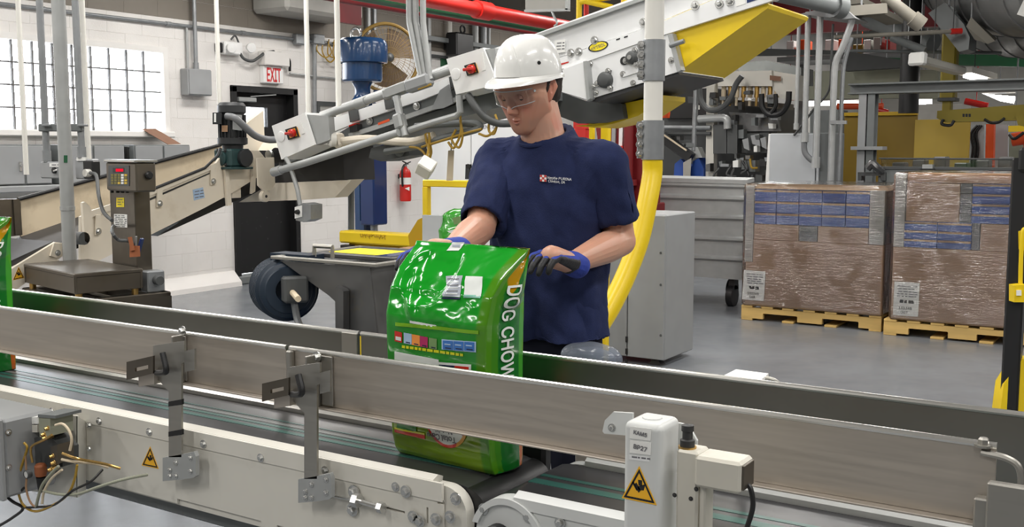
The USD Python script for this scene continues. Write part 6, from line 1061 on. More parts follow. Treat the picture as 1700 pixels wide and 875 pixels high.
# ---- ribbed sheet-metal cart
q = Pl(pts=[P(1055, 300, D=10.2) * A([1, 1, 0]), P(1236, 305, D=9.9) * A([1, 1, 0])]); t = Thing('metal_cart', 'ribbed grey sheet-metal cart on castors beside the wrapped pallet loads', 'cart')
t.part('body', q.slab([(1058, 300), (1234, 306), (1231, 465), (1058, 452)], .8), 'galv_light'); t.part('top_rim', q.slab([(1050, 294), (1240, 299), (1240, 306), (1050, 301)], .86, .03), 'galv_light')
for y0, y1 in ((304, 309), (325, 330), (357, 362), (390, 398), (421, 431)):
    a, b = q.at(1056, y0, .0), q.at(1236, y1, .0); t.part('rib', hull([p + q.n * d + A([0, 0, dz]) for p in (a, b) for d, dz in ((0, .03), (.03, .012), (.03, -.008), (0, -.03))]), 'galv_light')
for px, py in ((1218, 0), (1078, 0)):
    for dd in (-.12, -.62):
        c = q.at(px, 455, dd); c[2] = 0; k = t.part('castor_fork', hull([c + A([dx, dy, z]) for dx in (-.03, .03) for dy in (-.05, .05) for z in (.16, .33)]), 'dark_steel'); t.part('castor_wheel', tube([c + A([-.03, -.03, .1]), c + A([.03, -.03, .1])], .1, 24), 'black_plastic', under=k)
t.done()
# ---- wrapped pallet loads
mat('pallet_wood', (206, 172, 104), .7, var=.14, vs=3, stretch=(1, 6, 6)); mat('carton_brown', (172, 140, 112), .7, var=.04, vs=3); mat('carton_blue', (40, 78, 158), .5, var=.08, vs=4); mat('carton_grey', (92, 94, 96), .6); mat('carton_tan_edge', (158, 132, 104), .7)
nF = {'tc': ('texture_coordinate', {}), 'mp': ('mapping', {'scale': (2.6, 2.6, 24)}), 'no': ('noise_texture', {'scale': 2.2, 'detail': 3., 'distortion': 1.6}), 'big': ('noise_texture', {'scale': 5., 'detail': 2.}), 'br': ('rgb_ramp', {'ramp': [(.38, (.15, .15, .15)), (.62, (1, 1, 1))]}), 'mu': ('math', {'math_type': 'multiply'}), 'bu': ('bump', {'strength': 1., 'distance': .02}), 't': ('transparent_bsdf', {'color': (.985, .985, .99)}), 'g': ('glossy_bsdf', {'roughness': .1, 'color': (1, 1, 1)}), 'f': ('fresnel', {'IOR': 1.45}), 'a': ('math', {'math_type': 'multiply_add', 'value2': 1.05, 'value3': .105}), 'm': ('mix_closure', {})}
M['stretch_film'] = usdkit.material(stage, '/World/Looks/stretch_film', nF, [('tc.object', 'mp.vector'), ('mp.vector', 'no.vector'), ('tc.object', 'big.vector'), ('big.fac', 'br.fac'), ('no.fac', 'mu.value1'), ('br.color', 'mu.value2'), ('mu.value', 'bu.height'), ('bu.normal', 'g.normal'), ('f.fac', 'a.value1'), ('a.value', 'm.fac'), ('t.BSDF', 'm.closure1'), ('g.BSDF', 'm.closure2')], surface='m.closure')
def pallet(x0, x1, y0, y1, label):
    t = Thing('wooden_pallet', label, 'pallet', 'wooden pallets under the wrapped loads'); w = .1
    pl = Pl(n=(0, -1, 0), o=(0, y0, 0)); L = x1 - x0
    st = sbox(x0, .018, x1, .112)
    for f0, f1 in ((.17, .41), (.60, .84)): st = st.difference(sbox(x0 + f0 * L, .0, x0 + f1 * L, .06).buffer(.008).intersection(sbox(x0, 0, x1, .068)))
    for y in (y0, (y0 + y1) / 2, y1 - .04): t.part('stringer', Pl(n=(0, -1, 0), o=(0, y, 0)).ext(st, .04, 0), 'pallet_wood')
    n = 7
    for k in range(n): a = x0 + (L - w) * k / (n - 1); t.part('deck_board', bx(a, a + w, y0 - .004, y1, .112, .13, .002), 'pallet_wood')
    for k in range(4): a = x0 + (L - w) * k / 3; t.part('base_board', bx(a, a + w, y0, y1, 0, .018, .002), 'pallet_wood')
    return t.done()
def sheet_label(t, pl, x0, y0, x1, y1, num, sub_, seed):
    w, h = x1 - x0, y1 - y0; sl_ = lambda u: u * w * .06; k = t.part('shipping_label', pl.slab([(x0, y0), (x1, y0 + 3), (x1 - 3, y1 + 3), (x0 - 3, y1)], .001, .012), 'paper', 'white shipping label printed ' + num + ' and ' + sub_)
    lines(t, pl, x0 + 4, x1 - 4, [(y0 + h * f, y0 + h * f + 2) for f in (.12, .2, .28, .35, .42)], 'ink_grey', 1.5, .0135, k, seed); lines(t, pl, x0 + 8, x1 - 8, [(y0 + h * f, y0 + h * f + 2) for f in (.54, .58)], 'ink', 3, .0135, k, seed + 1)
    t.part('lettering', J(pl.text(num, x0 + w * .42, y0 + h * .80, w * .52, off=.0135, bold=True), pl.text(sub_, x0 + w * .38, y0 + h * .92, w * .26, off=.0135, bold=True)), 'ink', under=k, smooth=False); return k
def film(t, x0, x1, y0, y1, z0, z1): t.part('stretch_film', bx(x0 - .012, x1 + .012, y0 - .012, y1 + .012, z0, z1, .02), 'stretch_film')
# load one
Y1 = 8.85; l1 = Pl(Y=Y1); xa, xb = l1.uv(l1.at(1236, 420))[0], l1.uv(l1.at(1467, 420))[0]; pallet(xa - .02, xb + .0, Y1 + .01, Y1 + .98, 'wooden pallet mostly hidden by film, under the left wrapped load')
t = Thing('pallet_load', 'shrink-wrapped brown load with blue cartons across its top, left of the two', 'pallet load', 'two wrapped pallet loads'); zt_ = l1.uv(l1.at(1340, 316))[1]; zm = l1.uv(l1.at(1340, 375))[1]; zl = l1.uv(l1.at(1340, 401))[1]
t.part('base_carton', bx(xa + .01, xb - .0, Y1 + .002, Y1 + .97, .132, zl, .006), 'carton_brown'); x_l, x_r = l1.uv(l1.at(1252, 340))[0], l1.uv(l1.at(1444, 340))[0]
gx0, gx1 = l1.uv(l1.at(1326, 385))[0], l1.uv(l1.at(1357, 385))[0]
for a, b, m_ in ((x_l, gx0, 'carton_brown'), (gx0, gx1, 'carton_grey'), (gx1, x_r, 'carton_brown')): t.part('carton', bx(a + .002, b - .002, Y1 + .004, Y1 + .95, zl, zm, .004), m_)
nr = 3
for i in range(5):
    for j in range(nr):
        a, b = x_l + (x_r - x_l) * i / 5, x_l + (x_r - x_l) * (i + 1) / 5; z0, z1 = zm + (zt_ - zm) * j / nr, zm + (zt_ - zm) * (j + 1) / nr
        k = t.part('blue_carton', bx(a + .002, b - .002, Y1 + .006, Y1 + .95, z0 + .001, z1 - .001, .004), 'carton_blue'); t.part('carton_edge', bx(a + .004, b - .004, Y1 + .003, Y1 + .008, z1 - .022, z1 - .004, .001), 'carton_tan_edge', under=k)
t.part('corner_board', bx(x_r, xb - .002, Y1 - .004, Y1 + .05, zl, zt_ + .01, .003), 'beam_grey'); t.part('corner_board', bx(xa + .002, x_l, Y1 - .004, Y1 + .05, zl - .2, zt_ + .03, .003), 'beam_grey'); t.part('corner_board', bx(xb - .05, xb - .002, Y1 + .06, Y1 + .97, zl, zt_, .003), 'carton_grey')
t.part('top_sheet', hull([(x, y, z) for x, y, z in ((xa, Y1, zt_ + .005), (xb + .0, Y1, zt_ + .005), (xa, Y1 + .97, zt_ + .005), (xb, Y1 + .97, zt_ + .005), (xa + .06, Y1 + .06, zt_ + .035), (xb - .1, Y1 + .06, zt_ + .03), (xa + .06, Y1 + .9, zt_ + .045), (xb - .1, Y1 + .9, zt_ + .03))]), 'carton_tan_edge')
sheet_label(t, l1, 1235, 448, 1271, 497, '133345', '068', 3); film(t, xa - .006, xb, Y1 - .004, Y1 + .97, .131, zt_ + .05); t.done()
# load two
Y2 = 8.75; l2 = Pl(Y=Y2); xa, xb = l2.uv(l2.at(1481, 450))[0], -.92; pallet(xa - .05, xb + .02, Y2 + .0, Y2 + .98, 'yellowish wooden pallet with notched stringers under the right wrapped load')
t = Thing('pallet_load', 'shrink-wrapped brown load with mixed brown and blue cartons on top, right of the two', 'pallet load', 'two wrapped pallet loads'); U = lambda x, y=340: l2.uv(l2.at(x, y))[0]; V = lambda y, x=1560: l2.uv(l2.at(x, y))[1]
zt_, zm, zl = V(304), V(369), V(413); t.part('base_carton', bx(xa, xb, Y2 + .002, Y2 + .96, .132, zl, .006), 'carton_brown')
def cell(a, b, z0, z1, m_, cols=1, rows=1):
    for i in range(cols):
        for j in range(rows):
            p, q_ = a + (b - a) * i / cols, a + (b - a) * (i + 1) / cols; r0, r1 = z0 + (z1 - z0) * j / rows, z0 + (z1 - z0) * (j + 1) / rows
            k = t.part('blue_carton' if m_ == 'carton_blue' else 'carton', bx(p + .002, q_ - .002, Y2 + .004, Y2 + .95, r0 + .001, r1 - .001, .004), m_)
            if m_ == 'carton_blue': t.part('carton_edge', bx(p + .004, q_ - .004, Y2 + .001, Y2 + .006, r1 - .02, r1 - .004, .001), 'carton_tan_edge', under=k)
cell(U(1504), U(1593), zm, zt_, 'carton_brown', 1, 1); cell(U(1593), U(1613), zm, zt_, 'carton_grey', 1, 4); cell(U(1613), xb, zm, zt_, 'carton_blue', 2, 4)
cell(U(1500, 390), U(1613, 390), zl, zm, 'carton_blue', 2, 3); cell(U(1613, 390), U(1627, 390), zl, zm, 'carton_grey'); cell(U(1627, 390), xb, zl, zm, 'carton_brown')
t.part('corner_board', bx(xa + .0, U(1503), Y2 - .004, Y2 + .05, zl, V(289), .003), 'beam_grey'); t.part('top_cap', bx(U(1505), xb, Y2 - .006, Y2 + .96, zt_ + .002, V(287), .006), 'cardboard')
sheet_label(t, l2, 1485, 467, 1527, 523, '133345', '007', 9); film(t, xa - .002, xb, Y2 - .006, Y2 + .96, .131, V(289) + .01); t.done()
# ---- hand stacker at the right edge
sD = 4.6; c = P(1687, 470, D=sD); t = Thing('hand_stacker', 'black mast and yellow body of a hand stacker cut off by the right edge', 'stacker'); zz = lambda y: P(1687, y, D=sD)[2]
t.part('mast', bx(c[0] - .036, c[0] + .036, c[1] - .04, c[1] + .04, .06, zz(262), .008), 'black_plastic'); t.part('mast_head', bx(c[0] - .01, c[0] + .2, c[1] - .06, c[1] + .06, zz(285), zz(245), .012), 'black_plastic'); t.part('mast', bx(c[0] + .32, c[0] + .39, c[1] - .04, c[1] + .04, .06, zz(262), .008), 'black_plastic')
sp2 = Pl(n=-FWD * A([1, 1, 0]), o=c + A([0, -.06, 0])); t.part('body', hull([p + d for p in [sp2.at(*q_) for q_ in ((1664, 685), (1670, 640), (1690, 608), (1704, 598), (1800, 598), (1800, 760), (1664, 760))] for d in (FWD * A([1, 1, 0]) * .02, FWD * A([1, 1, 0]) * .10)]), 'yellow_paint'); t.part('base', bx(c[0] + .04, c[0] + .5, c[1] + .05, c[1] + .5, 0, .3, .02), 'yellow_paint'); t.part('wheel', tube([(c[0] - .04, c[1] - .0, .06), (c[0] + .04, c[1] - .0, .06)], .06, 20), 'black_plastic'); t.part('wheel', tube([(c[0] + .32, c[1] - .0, .06), (c[0] + .4, c[1] - .0, .06)], .06, 20), 'black_plastic')
k = t.part('pendant', sp2.slab([(1684, 474), (1703, 472), (1703, 502), (1684, 502)], .05, .04), 'yellow_paint', 'yellow pendant control with a white button'); t.part('button', sp2.slab([(1688, 482), (1696, 482), (1696, 491), (1688, 491)], .006, .046), 'paper', under=k); t.part('pendant_cable', bend([sp2.at(1694, 474, .02), sp2.at(1695, 430, .02), sp2.at(1698, 385, .02), sp2.at(1706, 380, .02)], .009, 8), 'yellow_paint'); t.part('carriage', sp2.slab([(1697, 385), (1720, 375), (1720, 420), (1697, 415)], .05, .02), 'yellow_paint'); t.done()
# ---- light grey cabinet with conduit drops
YG = 10.9; lg = Pl(Y=YG); g = lg.poly([(1278, 330), (1352, 330), (1352, 221), (1278, 221)]).bounds; t = Thing('control_cabinet', 'light grey control cabinet behind the left wrapped load, conduits entering it', 'cabinet'); t.part('body', bx(g[0], lg.uv(lg.at(1377, 300))[0], YG + .015, YG + .5, 0, g[3], .01), 'mid_grey'); t.part('door', bx(g[0] + .005, g[2], YG - .012, YG + .015, .1, g[3] - .008, .006), 'light_grey_enamel'); t.part('narrow_door', bx(g[2] + .012, lg.uv(lg.at(1359, 300))[0], YG - .01, YG + .015, .1, g[3] - .008, .006), 'light_grey_enamel'); t.part('edge_seal', lg.slab([(1270, 310), (1276, 310), (1280, 222), (1276, 222)], .06, .0), 'paper'); t.done()
L_ = [((1327, 25), (1320, 215), .02, 'thinnest of the silver conduits dropping to the light grey cabinet'), ((1342, 20), (1334, 233), .03, 'second silver conduit from the left above the light grey cabinet'), ((1362, 15), (1357, 275), .034, 'thick straight silver conduit passing in front of the narrow cabinet door')]
for (a, b, r, lb) in L_:
    p, q_ = lg.at(*a, .15), lg.at(*b, .15); pipe_thing('drop_conduit', [(p[0], p[1], p[2] + .0), (p[0], q_[1], q_[2])], r, 'galv_light', lb, 'conduit', couplings=[((p[0], q_[1], q_[2] + .03), (0, 0, 1))])
pipe_thing('flexible_conduit', [lg.at(1335, 233, .15), lg.at(1336, 252, .15), lg.at(1345, 264, .15), lg.at(1357, 272, .14)], .03, 'hose_grey', 'short grey flexible conduit curving between two silver conduits', 'conduit', k=6)
pipe_thing('drop_conduit', [lg.at(x, y, .1) for x, y in ((1416, 28), (1410, 48), (1398, 80), (1387, 105), (1384, 150), (1381, 230), (1379, 300))], .034, 'galv_light', 'silver conduit with an offset bend right of the light grey cabinet', 'conduit', k=4); pipe_thing('drop_conduit', [lg.at(x, y, .02) for x, y in ((1414, 62), (1404, 95), (1399, 130), (1395, 230), (1392, 300))], .022, 'galvanised', 'thin conduit with an offset bend behind the bent silver one', 'conduit', k=4)
solid('conduit_clamp', lg.slab([(1378, 200), (1405, 200), (1405, 206), (1378, 206)], .03, .16), 'galvanised', 'small steel clamp bar across the two bent conduits', 'bracket')
pipe_thing('cable', [lg.at(x, y, .05) for x, y in ((1383, 40), (1380, 100), (1376, 150), (1352, 180), (1330, 210), (1318, 225))], .012, 'dark_grey', 'dark cable sagging behind the silver conduits', 'cable', k=5)
t = Thing('hanging_duct_box', 'grey box header at the roof from which the silver conduits drop', 'duct'); t.part('box', lg.slab([(1329, 23), (1372, 12), (1405, 16), (1420, 30), (1398, 32), (1368, 28)], .5, .2), 'grey_enamel'); a = lg.at(1375, 20, 0); t.part('hanger', tube([(a[0], a[1], a[2]), (a[0], a[1], 5.2)], .01, 6), 'galvanised'); t.done()
# ---- packing machine
YM = 13.0; mp_ = Pl(Y=YM); sl = lambda pix, th=.1, off=0.: mp_.slab(pix, th, off)
t = Thing('packing_machine', 'dark packing machine with a cream manifold and brass nozzles above the grey cart', 'machine')
t.part('rear_body', Pl(Y=YM + .6).slab([(1098, 178), (1180, 170), (1290, 176), (1290, 340), (1098, 340)], .8), 'dark_grey'); t.part('upper_body', Pl(Y=YM + .5).slab([(1100, 152), (1180, 146), (1182, 196), (1102, 196)], .6), 'black_plastic'); t.part('head', Pl(Y=YM + .4).slab([(1226, 105), (1270, 100), (1330, 112), (1330, 140), (1226, 140)], .5), 'mid_grey')
t.part('manifold', J(sl([(1188, 119), (1281, 117), (1282, 143), (1192, 143)], .5), sl([(1281, 118), (1322, 124), (1322, 167), (1296, 164), (1282, 145)], .5, -.05)), 'cream_paint'); t.part('brown_label', sl([(1278, 125), (1296, 127), (1296, 135), (1278, 133)], .01, .005), 'cardboard_dark')
for k in range(9):
    x = 1202 + k * 11; t.part('nozzle', J(tube([mp_.at(x, 143, -.1), mp_.at(x - 1, 162, -.1)], .03, 10), tube([mp_.at(x - 1, 162, -.1), mp_.at(x - 2, 176, -.1)], .018, 8)), 'brass' if k % 2 else 'tan_guard')
t.part('nozzle_bar', sl([(1195, 164), (1305, 172), (1305, 182), (1195, 172)], .3, -.2), 'stainless_dark'); t.part('guard_window', sl([(1210, 186), (1290, 190), (1296, 218), (1224, 218)], .05, -.1), 'hopper_steel'); t.part('post', sl([(1173, 128), (1186, 128), (1184, 330), (1171, 330)], .12, .05), 'cream_paint'); t.part('rod', tube([mp_.at(1156, 145, .1), mp_.at(1152, 250, .1)], .035, 12), 'galvanised')
t.part('pipe_arm', bend([mp_.at(1160, 198, .15), mp_.at(1190, 196, .15), mp_.at(1206, 198, .15), mp_.at(1208, 214, .15)], .05, 12), 'galv_light'); t.part('switch_cabinet', sl([(1184, 207), (1206, 207), (1206, 255), (1184, 255)], .3, .1), 'dark_grey'); t.part('switch_cabinet', sl([(1207, 207), (1224, 207), (1224, 255), (1207, 255)], .3, .1), 'dark_grey'); t.part('cylinder_bank', sl([(1228, 222), (1276, 220), (1276, 254), (1228, 254)], .3, -.05), 'dark_grey')
for (x, y, w) in ((1232, 232, 10), (1246, 225, 14), (1262, 230, 9)): t.part('bracket', sl([(x, y), (x + w, y - 3), (x + w + 2, y + 18), (x + 3, y + 14)], .05, .1), 'grey_enamel')
t.part('small_box', sl([(1231, 267), (1254, 266), (1254, 285), (1231, 285)], .15, .1), 'mid_grey'); t.part('rail', tube([mp_.at(1100, 212, .1), mp_.at(1180, 212, .1)], .03, 8), 'galvanised'); t.part('rail', tube([mp_.at(1100, 222, .1), mp_.at(1180, 222, .1)], .025, 8), 'dark_grey'); t.part('dark_ram', bar(mp_.at(1098, 226, .2), mp_.at(1148, 262, .2), .12, .12), 'black_plastic'); t.part('ram_strip', bar(mp_.at(1102, 224, .28), mp_.at(1140, 250, .28), .02, .02), 'tan_guard')
t.part('blue_sack', mp_.slab([(1118, 300), (1120, 272), (1130, 264), (1142, 276), (1146, 300)], .2, .12), 'carton_blue'); t.part('blue_sack', mp_.slab([(1146, 300), (1150, 268), (1160, 262), (1168, 280), (1168, 300)], .2, .1), 'carton_blue'); t.part('chrome_chute', hull([mp_.at(x, y, d) for x, y in ((1134, 270), (1148, 262), (1146, 296), (1134, 296)) for d in (.18, .3)]), 'stainless'); t.part('grey_block', sl([(1138, 246), (1158, 244), (1166, 262), (1140, 262)], .15, .12), 'galv_light')
t.part('black_hose', bend([mp_.at(x, y, .2) for x, y in ((1161, 146), (1163, 165), (1176, 182), (1196, 180), (1212, 165), (1222, 140), (1232, 126))], .036, 9), 'dark_grey'); t.part('black_hose', bend([mp_.at(x, y, .2) for x, y in ((1264, 156), (1266, 178), (1278, 190), (1296, 188), (1308, 172), (1310, 152))], .036, 9), 'black_plastic'); t.part('black_hose', bend([mp_.at(x, y, .22) for x, y in ((1288, 156), (1288, 175), (1280, 188))], .025, 8), 'black_plastic')
t.part('table', bx(mp_.at(1090, 300)[0], mp_.at(1300, 300)[0], YM - .35, YM + .9, .85, 1.06, .02), 'grey_enamel')
for x in (1110, 1280): t.part('leg', bx(mp_.at(x, 300)[0] - .05, mp_.at(x, 300)[0] + .05, YM - .1, YM + .7, 0, .85), 'grey_enamel')
t.part('orange_knob', lathe([(.06, 0), (.07, .1), (.03, .2), (0, .2)], mp_.at(1104, 196, .2), (0, 0, 1), 12), 'orange_paint')
r_ = random.Random(77)
for k in range(46):
    x, y, w_, h_ = r_.uniform(1100, 1284), r_.uniform(150, 292), r_.uniform(4, 13), r_.uniform(4, 14); t.part('small_fitting', sl([(x, y), (x + w_, y + r_.uniform(-2, 2)), (x + w_, y + h_), (x + r_.uniform(-2, 2), y + h_)], .12, r_.uniform(.02, .2)), r_.choice(['dark_steel', 'dark_grey', 'black_plastic', 'mid_grey', 'grey_enamel', 'galvanised', 'paper', 'hopper_steel']))
for k in range(14):
    r_ = random.Random(k + 50); x, y = r_.uniform(1190, 1285), r_.uniform(256, 295); t.part('cable', bend([mp_.at(x, y, .12), mp_.at(x + r_.uniform(-10, 10), y + 14, .15), mp_.at(x + r_.uniform(-14, 14), y + r_.uniform(14, 30), .12)], .014, 6, 5), r_.choice(['black_plastic', 'black_plastic', 'dark_grey', 'hose_yellow']))
t.done()
# red columns behind the worker's shoulder
t = Thing('red_machine', 'dark red machine column with pipework behind the worker\'s shoulder', 'machine'); rp_ = Pl(Y=8.6)
t.part('column', rp_.slab([(1022, 190), (1072, 176), (1072, 420), (1022, 420)], .3), 'dark_red_paint'); t.part('pipe', tube([rp_.at(1044, 190, .06), rp_.at(1042, 400, .06)], .045, 14), 'dark_red_paint'); t.part('side_plate', rp_.slab([(986, 186), (1022, 182), (1022, 420), (1006, 420), (1000, 290)], .2, -.1), 'dark_red_paint'); t.part('flange', tube([rp_.at(1043, 298, .06), rp_.at(1043, 308, .06)], .08, 18), 'dark_red_paint'); t.part('grey_strap', rp_.slab([(1016, 205), (1022, 205), (1020, 270), (1014, 270)], .03, .02), 'grey_enamel'); t.part('grey_strap', rp_.slab([(1028, 205), (1034, 205), (1032, 270), (1026, 270)], .03, .02), 'white_enamel'); t.part('red_valve', rp_.slab([(1020, 243), (1034, 242), (1033, 260), (1021, 260)], .1, .06), 'red_paint'); t.part('base', bx(rp_.at(1000, 420)[0], rp_.at(1072, 420)[0], 8.6, 9.0, 0, 1.0, .01), 'dark_red_paint'); t.done()
for k, (p, q_) in enumerate((((983, 197), (976, 250)), ((1006, 204), (990, 260)))):
    a, b = P(*p, D=6.9), P(*q_, D=6.9); solid('yellow_post', bar((a[0], a[1], 0), a, .05 if k else .03, .03 if k == 0 else .05, up=(0, -1, 0)), 'yellow_paint', ('thin' if k == 0 else 'thick') + ' yellow guard post end showing above the worker\'s shoulder', 'post')
far('red_box', [(952, 193), (973, 192), (974, 214), (952, 214)], 'red_paint', 'small red box showing above the worker\'s collar', 'box', 7.4, .1, 'floor')
# ---- grey gantry frame, guarded conveyor, screens
YK = 11.9; kp = Pl(Y=YK); t = Thing('steel_gantry', 'grey steel gantry with a long top beam and paired posts behind the right load', 'gantry')
zb0, zb1 = kp.uv(kp.at(1430, 157))[1], kp.uv(kp.at(1430, 139))[1]; x0 = kp.at(1412, 148)[0]; t.part('top_beam', J(bx(x0, 1.2, YK - .1, YK + .1, zb1 - .02, zb1, .004), bx(x0, 1.2, YK - .1, YK + .1, zb0, zb0 + .02, .004), bx(x0, 1.2, YK - .012, YK + .012, zb0, zb1, .002)), 'mid_grey')
for xa_, xb_, m_ in ((1429, 1442, 'grey_enamel'), (1444, 1456, 'mid_grey')):
    a, b = kp.at(xa_, 160)[0], kp.at(xb_, 160)[0]; t.part('post', J(bx(a, b, YK - .08, YK - .06, 0, zb0), bx(a, b, YK + .06, YK + .08, 0, zb0), bx((a + b) / 2 - .008, (a + b) / 2 + .008, YK - .07, YK + .07, 0, zb0)), m_)
t.part('post', bx(1.0, 1.1, YK - .08, YK + .08, 0, zb0), 'grey_enamel'); t.part('cross_plate', kp.slab([(1412, 243), (1465, 243), (1465, 249), (1412, 249)], .2, .12), 'grey_enamel'); t.done()
YA = 11.2; gp2 = Pl(Y=YA); glassy('acrylic', .08, (.86, .87, .85), 1.45, .04); t = Thing('guarded_conveyor', 'low grey conveyor with a clear acrylic guard behind the right load', 'conveyor'); A_ = lambda x, y: gp2.uv(gp2.at(x, y))
x0, x1 = A_(1458, 280)[0], A_(1715, 280)[0]; z0, z1, z2 = A_(1600, 300)[1], A_(1600, 281)[1], A_(1600, 265)[1]
t.part('frame', bx(x0, x1, YA, YA + .5, z0 - .1, z1, .01), 'mid_grey'); t.part('acrylic_guard', bx(x0 + .02, x1, YA + .02, YA + .04, z1, z2, .003), 'acrylic'); t.part('top_strip', bx(x0, x1, YA + .01, YA + .06, z2, z2 + .015, .003), 'dark_grey'); t.part('base_strip', bx(x0, x1, YA - .01, YA + .05, z1 - .01, z1 + .02, .003), 'dark_grey')
t.part('contents', J(*[bx(x0 + .1 + k * .2, x0 + .22 + k * .2, YA + .15, YA + .35, z1, z1 + .06 + .03 * (k % 3), .01) for k in range(8)]), 'hopper_steel'); k = t.part('control_head', gp2.slab([(1531, 273), (1548, 273), (1548, 280), (1531, 280)], .1, .05), 'galv_light'); t.part('control_foot', gp2.slab([(1528, 280), (1551, 280), (1551, 284), (1528, 284)], .1, .05), 'black_plastic', under=k)
for x in (1585, 1612): t.part('white_mark', gp2.slab([(x, 284), (x + 12, 285), (x + 12, 287), (x, 286)], .005, .006), 'paper')
for x in (x0 + .1, x1 - .1): t.part('leg', bx(x - .05, x + .05, YA + .05, YA + .45, 0, z0 - .1), 'mid_grey')
t.part('sensor_cluster', bend([gp2.at(1440, 280, .1), gp2.at(1448, 272, .1), gp2.at(1456, 278, .1), gp2.at(1464, 284, .05)], .04, 8), 'hopper_steel'); t.part('side_bracket', gp2.slab([(1424, 286), (1470, 286), (1470, 300), (1462, 300), (1462, 292), (1430, 292), (1430, 300), (1424, 300)], .1, .05), 'dark_grey'); t.done()
YS = 15.5; ys_ = Pl(Y=YS); mat('screen_amber', (128, 102, 18), .5, var=.08, vs=1); mat('screen_pale', (182, 154, 60), .35, var=.1, vs=1.5)
t = Thing('welding_screen', 'olive-yellow solid screen panel behind the gantry posts', 'screen'); g = ys_.poly([(1402, 193), (1518, 193), (1518, 310), (1402, 310)]).bounds; t.part('sheet', bx(g[0], g[2], YS, YS + .05, .1, g[3], .005), 'screen_amber'); t.part('top_frame', bx(g[0], g[2], YS - .03, YS + .07, g[3], g[3] + .05), 'olive_yellow'); t.part('foot', bx(g[0], g[2], YS - .1, YS + .15, 0, .1), 'dark_grey'); t.done()
t = Thing('welding_screen', 'paler yellow screen panel right of the olive one, under the crane jib', 'screen'); g = ys_.poly([(1519, 199), (1607, 199), (1607, 310), (1519, 310)]).bounds; t.part('sheet', bx(g[0] + .01, g[2], YS - .04, YS + .0, .1, g[3], .005), 'screen_pale'); t.part('foot', bx(g[0] + .02, g[2], YS - .12, YS + .1, 0, .1), 'dark_grey'); t.done()
YJ = 13.6; jp = Pl(Y=YJ); t = Thing('jib_crane', 'olive-yellow jib crane with its arm reaching to the right edge', 'crane'); zz = lambda y, x=1572: jp.uv(jp.at(x, y))[1]; xa_, xb_ = jp.at(1561, 120)[0], jp.at(1586, 120)[0]
t.part('mast', bx(xa_, xb_, YJ, YJ + .2, zz(165), 5.0, .02), 'jib_olive'); t.part('neck', bx(xa_ + .03, xb_ - .04, YJ + .03, YJ + .17, zz(190), zz(165), .01), 'jib_olive'); t.part('collar', bx(xa_ - .02, xb_ + .02, YJ - .02, YJ + .22, zz(168), zz(162), .005), 'dark_grey'); t.part('arm', jp.slab([(1556, 184), (1720, 172), (1720, 199), (1568, 203), (1555, 196)], .2, .01), 'jib_olive'); t.part('trolley', jp.slab([(1686, 192), (1720, 190), (1720, 214), (1690, 208)], .25, .06), 'jib_olive')
for x in (1598, 1603, 1608): t.part('black_mark', jp.slab([(x, 189), (x + 3.5, 189), (x + 3.5, 194), (x, 194)], .003, .013), 'ink')
t.part('cable', bend([jp.at(x, y, .03) for x, y in ((1584, 200), (1578, 208), (1564, 206), (1566, 198))], .018, 7), 'black_plastic'); t.part('cable', bend([jp.at(x, y, .03) for x, y in ((1634, 198), (1645, 204), (1658, 203), (1668, 196))], .016, 7), 'black_plastic'); t.part('column_foot', bx(xa_, xb_, YJ + .0, YJ + .2, 4.99, 5.2, .01), 'jib_olive'); t.done()
solid('black_duct', tube([Pl(Y=14.6).at(1508, 188), (Pl(Y=14.6).at(1508, 188)[0], 14.6, 5.2)], .125, 30), 'black_plastic', 'vertical matt black duct hanging left of the crane mast', 'duct')
# things seen beyond under the beams
fp2 = Pl(Y=19.); mat('panel_sage', (150, 152, 134), .6)
far('hanging_sheet', [(1312, 119), (1496, 115), (1496, 163), (1312, 165)], 'panel_sage', 'wide sage-grey hanging sheet behind the silver conduits', 'panel', 17.5, .2, 'roof'); far('hanging_sheet', [(1522, 116), (1557, 116), (1557, 164), (1522, 164)], 'panel_sage', 'narrow sage-grey hanging sheet right of the black duct', 'panel', 17.5, .2, 'roof')
far('roof_beam', [(1400, 94), (1534, 97), (1534, 106), (1400, 103)], 'green_paint', 'green roof beam left of the crane mast', 'beam', 18.2, .2, 'roof'); far('roof_beam', [(1586, 90), (1760, 92), (1760, 112), (1586, 108)], 'green_paint', 'dark green roof beam right of the crane mast', 'beam', 18.4, .2, 'roof'); far('roof_beam', [(1200, 62), (1290, 58), (1500, 46), (1760, 36), (1760, -30), (1200, -20)], 'dark_red_paint', 'deep dark red roof girder across the right half', 'beam', 20.)
far('dark_girder', [(1240, 92), (1400, 90), (1402, 118), (1500, 112), (1500, 100), (1400, 84), (1240, 80)], 'dark_grey', 'dark grey girder behind the silver conduits', 'beam', 17., .2, 'roof')
ZDK = P(1400, 90, Y=20.8)[2]
for k, (x0, x1, y0, y1, m_, lb) in enumerate(((1306, 1318, 68, 80, 'paper', 'white storage panel far back, leftmost'), (1326, 1336, 66, 84, 'orange_paint', 'orange crate far back left of the white tote'), (1370, 1384, 66, 84, 'paper', 'white tote far back between silver conduits'), (1392, 1402, 65, 88, 'orange_paint', 'orange crate far back right of the white tote'), (1416, 1432, 74, 90, 'screen_amber', 'amber bin far back behind the bent conduits'), (1434, 1446, 66, 92, 'paper', 'white drum far back, middle'), (1450, 1462, 62, 92, 'beam_grey', 'grey drum far back, middle'), (1470, 1478, 66, 92, 'red_paint', 'red locker far back left of the black duct'))):
    a_, b_ = Pl(Y=21.).at(x0, y0), Pl(Y=21.).at(x1, y0); solid('stored_item', bx(a_[0], b_[0], 21., 21.5, ZDK + .002, max(a_[2], ZDK + .12), .01), m_, lb, 'storage box')
